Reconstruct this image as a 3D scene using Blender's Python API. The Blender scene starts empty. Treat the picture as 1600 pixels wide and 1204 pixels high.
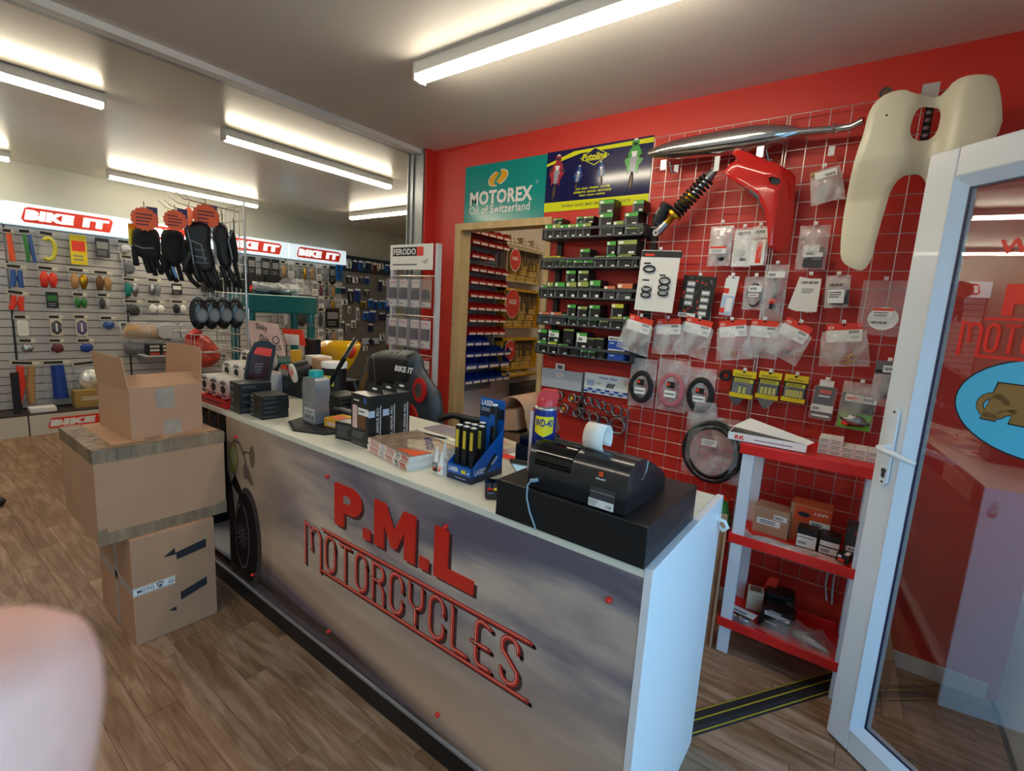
import bpy, math, random
from mathutils import Matrix, Vector
from math import sin, cos, pi, radians
random.seed(7)
SC = bpy.context.scene
COL = SC.collection
# ------------------------------------------------------------------ camera
F_PX = 755.03; YAW, PITCH, ROLL = .633827, .155596, .0589807
def _rows():
    r0 = Matrix(((1,0,0),(0,0,-1),(0,1,0)))
    rz = Matrix(((cos(YAW),sin(YAW),0),(-sin(YAW),cos(YAW),0),(0,0,1)))
    rx = Matrix(((1,0,0),(0,cos(PITCH),-sin(PITCH)),(0,sin(PITCH),cos(PITCH))))
    rr = Matrix(((cos(ROLL),-sin(ROLL),0),(sin(ROLL),cos(ROLL),0),(0,0,1)))
    return rr @ rx @ r0 @ rz
RC = _rows()
CAM = Vector((0, 0, 1.55))
cd = bpy.data.cameras.new('camera'); cam = bpy.data.objects.new('camera', cd); COL.objects.link(cam)
cd.sensor_width = 36; cd.lens = F_PX/1600*36; cd.clip_start = .005; cd.clip_end = 100
m = Matrix((RC[0], -RC[1], -RC[2])).transposed().to_4x4(); m.translation = CAM
cam.matrix_world = m; SC.camera = cam
cd.dof.use_dof = True; cd.dof.focus_distance = 2.6; cd.dof.aperture_fstop = 18
def at(px, py, ax, val):
    """world point where the view line of a photo pixel meets the plane ax = val"""
    d = RC.transposed() @ Vector(((px-800)/F_PX, (py-602)/F_PX, 1))
    i = 'xyz'.index(ax)
    return CAM + d*((val-CAM[i])/d[i])
# ------------------------------------------------------------------ world, light, exposure
w = bpy.data.worlds.new('sky'); SC.world = w; w.use_nodes = True
nt = w.node_tree; bg = nt.nodes['Background']
tc = nt.nodes.new('ShaderNodeTexCoord'); sx = nt.nodes.new('ShaderNodeSeparateXYZ'); cr = nt.nodes.new('ShaderNodeValToRGB')
nt.links.new(tc.outputs['Generated'], sx.inputs[0]); nt.links.new(sx.outputs['Z'], cr.inputs[0]); nt.links.new(cr.outputs[0], bg.inputs[0])
cr.color_ramp.elements[0].position = 0; cr.color_ramp.elements[0].color = (.36,.66,.88,1)
cr.color_ramp.elements[1].position = .6; cr.color_ramp.elements[1].color = (.26,.58,.95,1)
bg.inputs[1].default_value = 2.5
vs = SC.view_settings; SC.display_settings.display_device = 'sRGB'
vs.view_transform = 'Standard'; vs.look = 'None'; vs.gamma = 1; vs.use_curve_mapping = False; vs.exposure = 0.98
SC.cycles.use_denoising = True; SC.cycles.max_bounces = 10; SC.cycles.diffuse_bounces = 6; SC.cycles.transparent_max_bounces = 24
SC.cycles.sample_clamp_indirect = 6; SC.cycles.caustics_reflective = False; SC.cycles.caustics_refractive = False
TUBE_POWER = 19.0
def portal(name, loc, rot, sx_, sy_):
    l = bpy.data.lights.new(name, 'AREA'); l.shape = 'RECTANGLE'; l.size = sx_; l.size_y = sy_; l.cycles.is_portal = True
    o = bpy.data.objects.new(name, l); COL.objects.link(o); o.location = loc; o.rotation_euler = rot
portal('doorway_portal', (.78, 1.13, 1.05), (0, pi/2, 0), 2.1, .86)
portal('window_portal', (.78, -.5, 1.45), (0, pi/2, 0), 1.5, 1.9)
# ------------------------------------------------------------------ materials
def lin(c): return c/12.92 if c <= .04045 else ((c+.055)/1.055)**2.4
def rgb(h):
    if isinstance(h, str): return tuple(lin(int(h[i:i+2], 16)/255) for i in (0,2,4))
    return h
_M = {}
def mat(name, col='808080', rough=.5, metal=0, noise=0, nscale=8, bump=0, bscale=40, emit=None, es=1, alpha=1, spec=.5, coat=0, stretch=None, col2=None):
    if name in _M: return _M[name]
    M = bpy.data.materials.new(name); M.use_nodes = True; _M[name] = M
    t = M.node_tree; b = t.nodes['Principled BSDF']; c = (*rgb(col), 1)
    b.inputs['Base Color'].default_value = c; b.inputs['Roughness'].default_value = rough; b.inputs['Metallic'].default_value = metal
    b.inputs['Specular IOR Level'].default_value = spec; b.inputs['Coat Weight'].default_value = coat
    if alpha < 1: b.inputs['Alpha'].default_value = alpha
    if emit: b.inputs['Emission Color'].default_value = (*rgb(emit), 1); b.inputs['Emission Strength'].default_value = es
    if noise or bump:
        co = t.nodes.new('ShaderNodeTexCoord'); mp = t.nodes.new('ShaderNodeMapping'); t.links.new(co.outputs['Object'], mp.inputs[0])
        if stretch: mp.inputs['Scale'].default_value = stretch
    if noise:
        n = t.nodes.new('ShaderNodeTexNoise'); n.inputs['Scale'].default_value = nscale; n.inputs['Detail'].default_value = 4
        t.links.new(mp.outputs[0], n.inputs[0])
        r = t.nodes.new('ShaderNodeValToRGB'); t.links.new(n.outputs[0], r.inputs[0])
        a = (*[max(0, x*(1-noise)) for x in c[:3]], 1); d = (*rgb(col2), 1) if col2 else (*[min(1, x*(1+noise)) for x in c[:3]], 1)
        r.color_ramp.elements[0].position = .3; r.color_ramp.elements[0].color = a if not col2 else c
        r.color_ramp.elements[1].position = .7; r.color_ramp.elements[1].color = d
        t.links.new(r.outputs[0], b.inputs['Base Color'])
    if bump:
        n = t.nodes.new('ShaderNodeTexNoise'); n.inputs['Scale'].default_value = bscale; t.links.new(mp.outputs[0], n.inputs[0])
        bp = t.nodes.new('ShaderNodeBump'); bp.inputs['Strength'].default_value = bump; bp.inputs['Distance'].default_value = .01
        t.links.new(n.outputs[0], bp.inputs['Height']); t.links.new(bp.outputs[0], b.inputs['Normal'])
    return M
mat('white', 'e4e4e0', .45); mat('cream', 'd8d0b8', .5); mat('black', '141416', .45); mat('blackmatt', '1b1b1d', .8); mat('darkgrey', '3a3b3d', .5)
mat('grey', '8a8b8c', .5); mat('lightgrey', 'b9babc', .5); mat('red', 'd0221c', .4); mat('redprint', 'e83a22', .45); mat('orange', 'e0501c', .5)
mat('yellow', 'e8cf18', .45); mat('blue', '1a3f96', .4); mat('navy', '14204e', .45); mat('teal', '128078', .4); mat('green', '2e7a34', .5); mat('brightgreen', '6cc22c', .5)
mat('brown', '6b4526', .6); mat('pink', 'd8b8b4', .6); mat('purple', '3a2a6a', .5)
mat('chrome', 'd6d6d6', .12, 1); mat('steel', 'a8aaac', .3, 1); mat('wire', 'cfccc6', .28, .9); mat('brass', 'b8893a', .3, 1); mat('gold', 'c89a2c', .28, 1)
mat('rubber', '121315', .6); mat('paper', 'ebe8e2', .7); mat('label', 'f0f0ec', .6); mat('ink', '22242a', .7); mat('inkgrey', '6a6c70', .7)

def film(name, lo, hi, sc, col='ececea'):
    M = mat(name, col, .1, bump=.9, bscale=sc*2.2); t = M.node_tree; b = t.nodes['Principled BSDF']; b.inputs['Specular IOR Level'].default_value = .9
    co = t.nodes.new('ShaderNodeTexCoord'); n = t.nodes.new('ShaderNodeTexNoise'); n.inputs['Scale'].default_value = sc; n.inputs['Detail'].default_value = 1.5; n.inputs['Distortion'].default_value = 1.2
    t.links.new(co.outputs['Object'], n.inputs[0]); r = t.nodes.new('ShaderNodeMapRange'); r.inputs[1].default_value = .40; r.inputs[2].default_value = .72; r.inputs[3].default_value = lo; r.inputs[4].default_value = hi
    t.links.new(n.outputs[0], r.inputs[0]); t.links.new(r.outputs[0], b.inputs['Alpha'])
film('bag', .16, .46, 7); film('bagdense', .3, .62, 8)
mat('clear', 'e8eef2', .06, alpha=.14)
mat('card', 'b88f70', .8, noise=.06, nscale=5, bump=.06, bscale=60); mat('carddark', '7a5a42', .8, noise=.08, nscale=5)
mat('tape', '8d7861', .2, noise=.3, nscale=20, bump=.5, bscale=30, stretch=(1,1,.2))
# ------------------------------------------------------------------ mesh building
def V(*a): return Vector(a)
class MB:
    def __init__(s): s.v=[]; s.f=[]; s.mi=[]; s.sm=[]; s.mats=[]; s.M=None
    def add(s, vs, fs, m, smooth=False):
        o = len(s.v)
        if s.M is not None: vs = [s.M @ Vector(q) for q in vs]
        s.v += [tuple(q) for q in vs]
        if m not in s.mats: s.mats.append(m)
        k = s.mats.index(m)
        for f in fs: s.f.append([i+o for i in f]); s.mi.append(k); s.sm.append(smooth)
        return s
    def box(s, x0, x1, y0, y1, z0, z1, m='white', c=0):
        if x0>x1: x0,x1=x1,x0
        if y0>y1: y0,y1=y1,y0
        if z0>z1: z0,z1=z1,z0
        if not c:
            return s.add([(x0,y0,z0),(x1,y0,z0),(x1,y1,z0),(x0,y1,z0),(x0,y0,z1),(x1,y0,z1),(x1,y1,z1),(x0,y1,z1)],
              [(0,3,2,1),(4,5,6,7),(0,1,5,4),(1,2,6,5),(2,3,7,6),(3,0,4,7)], m)
        c = min(c, (x1-x0)*.45, (z1-z0)*.45)   # chamfered in xz outline
        p = [(x0+c,z0),(x1-c,z0),(x1,z0+c),(x1,z1-c),(x1-c,z1),(x0+c,z1),(x0,z1-c),(x0,z0+c)]
        return s.prism(p, y0, y1, m)
    def prism(s, poly, y0, y1, m='white', smooth=False):
        """polygon in x,z (seen from -y) extruded between y0 (front) and y1"""
        a = sum(poly[i][0]*poly[(i+1)%len(poly)][1]-poly[(i+1)%len(poly)][0]*poly[i][1] for i in range(len(poly)))
        if a < 0: poly = poly[::-1]
        n = len(poly)
        vs = [(x,y0,z) for x,z in poly]+[(x,y1,z) for x,z in poly]
        fs = [tuple(range(n)), tuple(range(2*n-1, n-1, -1))]
        s.add(vs, fs, m)
        s.add(vs, [(i+n if False else i, i+n, (i+1)%n+n, (i+1)%n) for i in range(n)], m, smooth)
        return s
    def cyl(s, p0, p1, r0, r1=None, n=16, m='white', caps=True, r1y=None):
        p0, p1 = Vector(p0), Vector(p1); r1 = r0 if r1 is None else r1
        d = (p1-p0).normalized(); u = d.orthogonal().normalized(); w_ = d.cross(u)
        vs = []
        for p, r in ((p0,r0),(p1,r1)):
            for i in range(n):
                a = 2*pi*i/n; vs.append(p+u*cos(a)*r+w_*sin(a)*r)
        s.add(vs, [(i,(i+1)%n,(i+1)%n+n,i+n) for i in range(n)], m, True)
        if caps: s.add(vs, [tuple(range(n-1,-1,-1)), tuple(range(n,2*n))], m)
        return s
    def tube(s, pts, r, n=8, m='white', closed=False, caps=True, flat=1):
        pts = [Vector(p) for p in pts]; N = len(pts); rs = r if isinstance(r, (list,tuple)) else [r]*N
        u = None; rings = []
        for i, p in enumerate(pts):
            if closed: d = pts[(i+1)%N]-pts[i-1]
            else: d = pts[min(i+1,N-1)]-pts[max(i-1,0)]
            d.normalize()
            if u is None: u = d.orthogonal().normalized()
            else:
                u = (u-d*u.dot(d))
                u = u.normalized() if u.length > 1e-6 else d.orthogonal().normalized()
            w_ = d.cross(u)
            rings.append([p+u*cos(2*pi*k/n)*rs[i]+w_*sin(2*pi*k/n)*rs[i]*flat for k in range(n)])
        vs = [q for R in rings for q in R]; fs = []
        for i in range(N if closed else N-1):
            a, b = i*n, ((i+1)%N)*n
            fs += [(a+k, a+(k+1)%n, b+(k+1)%n, b+k) for k in range(n)]
        s.add(vs, fs, m, True)
        if caps and not closed: s.add(vs, [tuple(range(n-1,-1,-1)), tuple(range((N-1)*n, N*n))], m)
        return s
    def lathe(s, prof, c=(0,0,0), n=20, m='white', smooth=True, ax='z'):
        vs=[]; 
        for r, z in prof:
            for k in range(n):
                a=2*pi*k/n; q=(r*cos(a), r*sin(a), z)
                if ax=='y': q=(q[0], q[2], q[1])
                if ax=='x': q=(q[2], q[0], q[1])
                vs.append((c[0]+q[0], c[1]+q[1], c[2]+q[2]))
        N=len(prof); fs=[]
        for i in range(N-1):
            for k in range(n):
                f=(i*n+k, i*n+(k+1)%n, (i+1)*n+(k+1)%n, (i+1)*n+k); fs.append(f[::-1] if ax=='y' else f)
        s.add(vs, fs, m, smooth)
        s.add(vs, [tuple(range(n-1,-1,-1)), tuple(range((N-1)*n,N*n))], m)
        return s
    def ball(s, c, rx, ry, rz, m='white', nu=12, nv=8, wob=0, seed=0):
        rnd = random.Random(seed); vs=[(c[0],c[1],c[2]-rz)]
        for j in range(1,nv):
            t=-pi/2+pi*j/nv
            for i in range(nu):
                a=2*pi*i/nu; k=1+wob*(rnd.random()-.5)*2
                vs.append((c[0]+rx*cos(t)*cos(a)*k, c[1]+ry*cos(t)*sin(a)*k, c[2]+rz*sin(t)*k))
        vs.append((c[0],c[1],c[2]+rz)); fs=[]
        for i in range(nu): fs.append((0,1+(i+1)%nu,1+i)); L=1+(nv-2)*nu; fs.append((L+i,L+(i+1)%nu,len(vs)-1))
        for j in range(nv-2):
            for i in range(nu): a=1+j*nu; fs.append((a+i,a+(i+1)%nu,a+nu+(i+1)%nu,a+nu+i))
        return s.add(vs, fs, m, True)
    def text(s, body, cx, cz, w, h, y=0, m='ink', shear=0, d=.0006, bold=0, ang=0):
        """flat lettering fitted to w x h, centred at cx,cz on the plane y, facing -y"""
        key=(body, bold)
        if key not in _T:
            c = bpy.data.curves.new('lettering', 'FONT'); c.body = body; c.size = 1; c.offset = bold; c.resolution_u = 2; c.space_character = 1+bold*1.2
            o = bpy.data.objects.new('lettering', c); me = bpy.data.meshes.new_from_object(o)
            _T[key] = ([tuple(q.co) for q in me.vertices], [tuple(p.vertices) for p in me.polygons])
            bpy.data.objects.remove(o); bpy.data.curves.remove(c); bpy.data.meshes.remove(me)
        vs, fs = _T[key]
        if not vs: return s
        x0=min(q[0] for q in vs); x1=max(q[0] for q in vs); z0=min(q[1] for q in vs); z1=max(q[1] for q in vs)
        kx=w/(x1-x0); kz=h/(z1-z0); out=[]
        for q in vs:
            x=(q[0]-(x0+x1)/2)*kx; z=(q[1]-(z0+z1)/2)*kz; x+=z*shear
            X=cx+x*cos(ang)-z*sin(ang); Z=cz+x*sin(ang)+z*cos(ang); out.append((X, y-d, Z))
        return s.add(out, fs, m)
    def disc(s, cx, cz, rx, rz, y, m='white', d=.0006, n=24):
        return s.prism([(cx+rx*cos(2*pi*i/n), cz+rz*sin(2*pi*i/n)) for i in range(n)], y-d, y, m)
    def bars(s, x0, x1, z0, z1, y, n, m='inkgrey', seed=0, d=.0005):
        """n rows of small print too fine to read"""
        rnd=random.Random(seed); h=(z1-z0)/n
        for i in range(n):
            e=x0+(x1-x0)*(.6+.4*rnd.random()); s.box(x0, e, y-d, y, z1-h*(i+.7), z1-h*(i+.3), m)
        return s
    def barcode(s, x0, x1, z0, z1, y, m='ink', n=9, d=.0005):
        w_=(x1-x0)/n
        for i in range(n): s.box(x0+w_*i, x0+w_*(i+(.65 if i%3 else .4)), y-d, y, z0, z1, m)
        return s
    def mesh(s, name):
        me = bpy.data.meshes.new(name); me.from_pydata(s.v, [], s.f)
        for q in s.mats: me.materials.append(_M[q])
        me.polygons.foreach_set('material_index', s.mi); me.polygons.foreach_set('use_smooth', s.sm); me.update()
        return me
_T = {}
def thing(name, label, cat, loc=(0,0,0), rz=0, group=None, rx=0, ry=0):
    o = bpy.data.objects.new(name, None); COL.objects.link(o); o.empty_display_size = .05
    o.location = loc; o.rotation_euler = (rx, ry, rz); o['label'] = label; o['category'] = cat
    if group: o['group'] = group
    return o
def obj(name, mb, parent=None, label=None, bevel=0, seg=2, me=None, loc=None, kind=None, rot=None):
    o = bpy.data.objects.new(name, me or mb.mesh(name)); COL.objects.link(o)
    if parent is not None: o.parent = parent
    if loc is not None: o.location = loc
    if rot is not None: o.rotation_euler = rot
    if label: o['label'] = label
    if kind: o['kind'] = kind
    if bevel:
        b = o.modifiers.new('edge', 'BEVEL'); b.width = bevel; b.segments = seg; b.limit_method = 'ANGLE'; b.angle_limit = radians(50)
    return o
def struct(name, mb, parent=None, bevel=0):
    return obj(name, mb, parent, bevel=bevel, kind='structure' if parent is None else None)
def kids(o): return list(o.children)
def dup(root, loc=None, rz=None, label=None, group=None, ry=None):
    r = root.copy(); COL.objects.link(r)
    if loc is not None: r.location = loc
    if rz is not None: r.rotation_euler[2] = rz
    if ry is not None: r.rotation_euler[1] = ry
    if label: r['label'] = label
    if group: r['group'] = group
    for ch in kids(root):
        c = ch.copy(); COL.objects.link(c); c.parent = r
        for g in kids(ch): d = g.copy(); COL.objects.link(d); d.parent = c
    return r
ORD = ['first','second','third','fourth','fifth','sixth','seventh','eighth','ninth','tenth','eleventh','twelfth']
# ------------------------------------------------------------------ the setting
ZC = 2.722; YW = 2.78; XB = -7.04
def plank_material():
    M = bpy.data.materials.new('plank'); M.use_nodes = True; _M['plank'] = M; t = M.node_tree; b = t.nodes['Principled BSDF']; L = t.links.new; N = t.nodes.new
    oi = N('ShaderNodeObjectInfo'); ge = N('ShaderNodeNewGeometry'); ad = N('ShaderNodeMath'); ad.operation = 'ADD'
    L(oi.outputs['Random'], ad.inputs[0]); L(ge.outputs['Random Per Island'], ad.inputs[1])
    fr = N('ShaderNodeMath'); fr.operation = 'FRACT'; L(ad.outputs[0], fr.inputs[0])
    cm = N('ShaderNodeCombineXYZ'); mu = N('ShaderNodeMath'); mu.operation = 'MULTIPLY'; mu.inputs[1].default_value = 37; L(fr.outputs[0], mu.inputs[0]); L(mu.outputs[0], cm.inputs[2])
    va = N('ShaderNodeVectorMath'); va.operation = 'ADD'; L(ge.outputs['Position'], va.inputs[0]); L(cm.outputs[0], va.inputs[1])
    mp = N('ShaderNodeMapping'); mp.inputs['Scale'].default_value = (1.5, 9, 1); L(va.outputs[0], mp.inputs[0])
    n1 = N('ShaderNodeTexNoise'); n1.inputs['Scale'].default_value = 1.7; n1.inputs['Detail'].default_value = 6; n1.inputs['Distortion'].default_value = 1.4; L(mp.outputs[0], n1.inputs[0])
    mp2 = N('ShaderNodeMapping'); mp2.inputs['Scale'].default_value = (4, 90, 1); L(va.outputs[0], mp2.inputs[0])
    n2 = N('ShaderNodeTexNoise'); n2.inputs['Scale'].default_value = 1.5; n2.inputs['Detail'].default_value = 5; n2.inputs['Distortion'].default_value = .8; L(mp2.outputs[0], n2.inputs[0])
    a1 = N('ShaderNodeMath'); a1.operation = 'MULTIPLY_ADD'; a1.inputs[1].default_value = .42; L(n2.outputs[0], a1.inputs[0]); L(n1.outputs[0], a1.inputs[2])
    a2 = N('ShaderNodeMath'); a2.operation = 'MULTIPLY_ADD'; a2.inputs[1].default_value = .15; L(fr.outputs[0], a2.inputs[0]); L(a1.outputs[0], a2.inputs[2])
    r = N('ShaderNodeValToRGB'); L(a2.outputs[0], r.inputs[0]); e = r.color_ramp.elements
    e[0].position = .46; e[0].color = (*rgb('65462f'), 1); e[1].position = 1.02; e[1].color = (*rgb('b3937a'), 1)
    q = e.new(.74); q.color = (*rgb('8c6a4e'), 1)
    L(r.outputs[0], b.inputs['Base Color']); b.inputs['Roughness'].default_value = .42
plank_material()
mat('subfloor', '3a2c20', .9)
fl = struct('floor', MB().box(-7.2, .64, -2.1, 6.8, -.08, -.004, 'subfloor'))
def plank(L_, W_): return MB().box(0, L_, 0, W_, -.004, 0, 'plank').mesh('plank')
pw = .1045; ends = {0:-1.936, 1:-2.222, 2:-1.376, 3:-1.85, 4:-1.273, -1:-2.6, -2:-1.3, -3:-2.1, -4:-1.75, -5:-1.0, -6:-2.4}
PL = plank(.918, pw-.0012); far = MB(); rnd = random.Random(3)
k = -5
while .496+k*pw < 6.6:
    y = .496+k*pw; e = ends.get(k, -rnd.uniform(1, 2)); x = e-7*.92+.3*0
    while x < -7.2: x += .92
    x -= .92
    while x < .62:
        a, b_ = max(x, -7.1), min(x+.918, .62)
        near = x > -4.15 and y < 2.7 and y > -.2
        if near and not (y > 1.15 and y < 1.6 and b_ < -.6) and a == x and b_ == x+.918: obj('plank', None, fl, me=PL, loc=(x, y, 0))
        elif b_-a > .02: far.box(a, b_, y, y+pw-.0012, -.004, 0, 'plank')
        x += .92
    k += 1
obj('plank_field', far, fl, kind='stuff')
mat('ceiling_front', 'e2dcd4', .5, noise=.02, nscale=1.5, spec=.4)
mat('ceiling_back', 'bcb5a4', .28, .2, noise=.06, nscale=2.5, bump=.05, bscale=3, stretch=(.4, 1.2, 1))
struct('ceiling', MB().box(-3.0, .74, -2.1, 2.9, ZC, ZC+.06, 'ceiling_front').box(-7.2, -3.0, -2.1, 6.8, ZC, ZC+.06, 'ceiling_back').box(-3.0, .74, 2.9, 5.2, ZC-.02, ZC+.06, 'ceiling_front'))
mat('redwall', 'cc3226', .5, noise=.05, nscale=3, bump=.03, bscale=90)
mat('backwall', 'a7a69a', .5); mat('whitewall', 'dcdcd8', .6)
DX0, DX1, DZ = -2.657, -1.79, 2.165
struct('wall_red', MB().box(-2.935, DX0, YW, YW+.1, 0, ZC, 'redwall').box(DX0, DX1, YW, YW+.1, DZ, ZC, 'redwall').box(DX1, .74, YW, YW+.1, 0, ZC, 'redwall'))
struct('wall_return', MB().box(-2.935, -2.915, 2.70, YW, 0, ZC, 'redwall'))
struct('wall_back', MB().box(XB-.16, XB-.06, -2.1, 6.8, 0, ZC, 'backwall'))
struct('wall_far', MB().box(XB-.1, -3.0, 6.6, 6.7, 0, ZC, 'backwall'))
struct('wall_partition', MB().box(-3.06, -2.96, YW+.1, 6.7, 0, ZC, 'whitewall'))
struct('wall_near', MB().box(-7.2, .74, -2.1, -2.0, 0, ZC, 'whitewall'))
struct('wall_storeroom', MB().box(-2.96, .74, 5.0, 5.1, 0, ZC, 'whitewall').box(.5, .6, 2.88, 5, 0, ZC, 'whitewall'))
struct('wall_right', MB().box(.64, .74, 1.6, 2.78, -.1, ZC, 'whitewall').box(.64, .74, .66, 1.6, 2.13, ZC, 'whitewall').box(.64, .74, .66, 1.6, -.1, .001, 'whitewall').box(.64, .74, .45, .66, -.1, ZC, 'whitewall')
       .box(.64, .74, -1.45, .45, 2.2, ZC, 'whitewall').box(.64, .74, -1.45, .45, -.1, .7, 'whitewall').box(.64, .74, -2.1, -1.45, -.1, ZC, 'whitewall'))
mat('upvc', 'e3e6e8', .28, coat=.2)
wf = MB()
for a in ((-1.45,-1.38),(-.53,-.47),(.38,.45)): wf.box(.62, .76, a[0], a[1], .7, 2.2, 'upvc')
for a in ((.7,.77),(2.13,2.2)): wf.box(.62, .76, -1.45, .45, a[0], a[1], 'upvc')
struct('window_1', wf)
df = MB().box(.63, .76, .66, .72, 0, 2.13, 'upvc').box(.63, .76, 1.6, 1.66, 0, 2.13, 'upvc').box(.63, .76, .66, 1.66, 2.13, 2.19, 'upvc')
struct('trim_2', df)
mat('pavement', '8f8f8c', .85, noise=.1, nscale=6)
struct('ground', MB().box(.74, 14, -8, 10, -.16, -.06, 'pavement'))
struct('baseboard_red', MB().box(DX1+.01, .6, YW-.014, YW, 0, .078, 'white'), bevel=.003)
mat('postmetal', '8b8f91', .32, .5, noise=.05, nscale=4, stretch=(8,8,.4))
p = MB().box(-3.12, -2.937, 2.70, 2.80, 0, ZC, 'postmetal')
for x in (-3.115, -3.06, -2.945): p.box(x-.004, x+.008, 2.688, 2.70, 0, ZC, 'postmetal')
struct('column_1', p)
struct('trim_3', MB().box(-3.04, -2.975, -2, 2.72, ZC-.035, ZC, 'white').box(-3.12, -3.04, -2, 2.70, ZC-.02, ZC, 'postmetal'), bevel=.002)
# timber lining of the storeroom doorway
mat('pine', 'c8ab78', .6, noise=.16, nscale=5, stretch=(6, 6, .7), bump=.05)
tr = MB(); tl = struct('trim_1', MB().box(DX0, DX0+.055, YW-.012, YW+.11, 0, DZ-.05, 'pine'), bevel=.002)
obj('head_board', MB().box(DX0, DX1, YW-.014, YW+.11, DZ-.05, DZ, 'pine'), tl, bevel=.002)
obj('jamb_board', MB().box(DX1-.04, DX1, YW-.012, YW+.11, 0, DZ-.05, 'pine'), tl, bevel=.002)
kn = MB(); rnd = random.Random(5)
mat('knot', '7a5630', .7)
for i in range(14): kn.disc(DX0+.008+rnd.random()*.04, .7+i*.1+rnd.random()*.05, .003+rnd.random()*.003, .003+rnd.random()*.003, YW-.0125, 'knot', n=8)
obj('wood_knots', kn, tl, kind='stuff')
# ------------------------------------------------------------------ ceiling lights
mat('tube', 'fff8e8', .5, emit='fff2d8', es=TUBE_POWER)
def light(x, y, L_, along, label, first=[None]):
    t = thing('ceiling_light', label, 'ceiling light', (x, y, ZC), 0 if along == 'x' else pi/2, 'batten lights on the ceiling')
    if not first[0]:
        h = MB().box(0, L_, -.035, .035, -.055, 0, 'white')
        first[0] = (h.mesh('housing'), MB().prism([(cos(a)*.028, -.06-sin(a)*.03) for a in [pi*i/10 for i in range(11)]]+[(-.028, -.052), (.028, -.052)], 0, L_-.02, 'tube', True).mesh('diffuser'),
                    MB().box(-.008, .004, -.038, .038, -.085, 0, 'white').mesh('end_cap'))
    obj('housing', None, t, me=first[0][0], bevel=.004)
    d = obj('diffuser', None, t, me=first[0][1], loc=(L_-.01, 0, 0), rot=(0, 0, pi/2))
    obj('end_cap', None, t, me=first[0][2]); obj('end_cap', None, t, me=first[0][2], loc=(L_+.004, 0, 0))
light(-1.99, 1.78, 1.5, 'x', 'lit white batten light on the front ceiling, above the red wall and counter')
light(-3.97, 1.70, 1.5, 'y', 'lit white batten light hanging nearest the metal post on the back ceiling')
light(-6.52, 1.66, 1.5, 'y', 'lit white batten light above the hanging gloves and the back wall')
light(-5.95, 4.16, 1.5, 'x', 'short-looking lit batten light half hidden by the grey metal post')
light(-4.05, -.47, 1.5, 'y', 'lit white batten light cut by the left edge, above the slatted displays')
light(-6.68, -.53, 1.5, 'y', 'lit batten light of which only a tip shows at the far left')
t = thing('ceiling_light', 'pale batten light inside the storeroom behind the timber doorway', 'ceiling light', (-1.9, 3.9, ZC-.02), 0)
obj('housing', MB().box(-.6, .6, -.03, .03, -.05, 0, 'white'), t); mat('tube2', 'fff8e8', .5, emit='ffe9c0', es=TUBE_POWER*.8)
obj('diffuser', MB().box(-.58, .58, -.02, .02, -.08, -.05, 'tube2'), t)
t = thing('ceiling_light', 'lit batten light over the shop front, seen mirrored in the door glass', 'ceiling light', (-2.4, -.5, ZC), 0)
obj('housing', MB().box(0, 1.5, -.035, .035, -.055, 0, 'white'), t); obj('diffuser', MB().box(.01, 1.49, -.025, .025, -.085, -.055, 'tube'), t)
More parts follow.
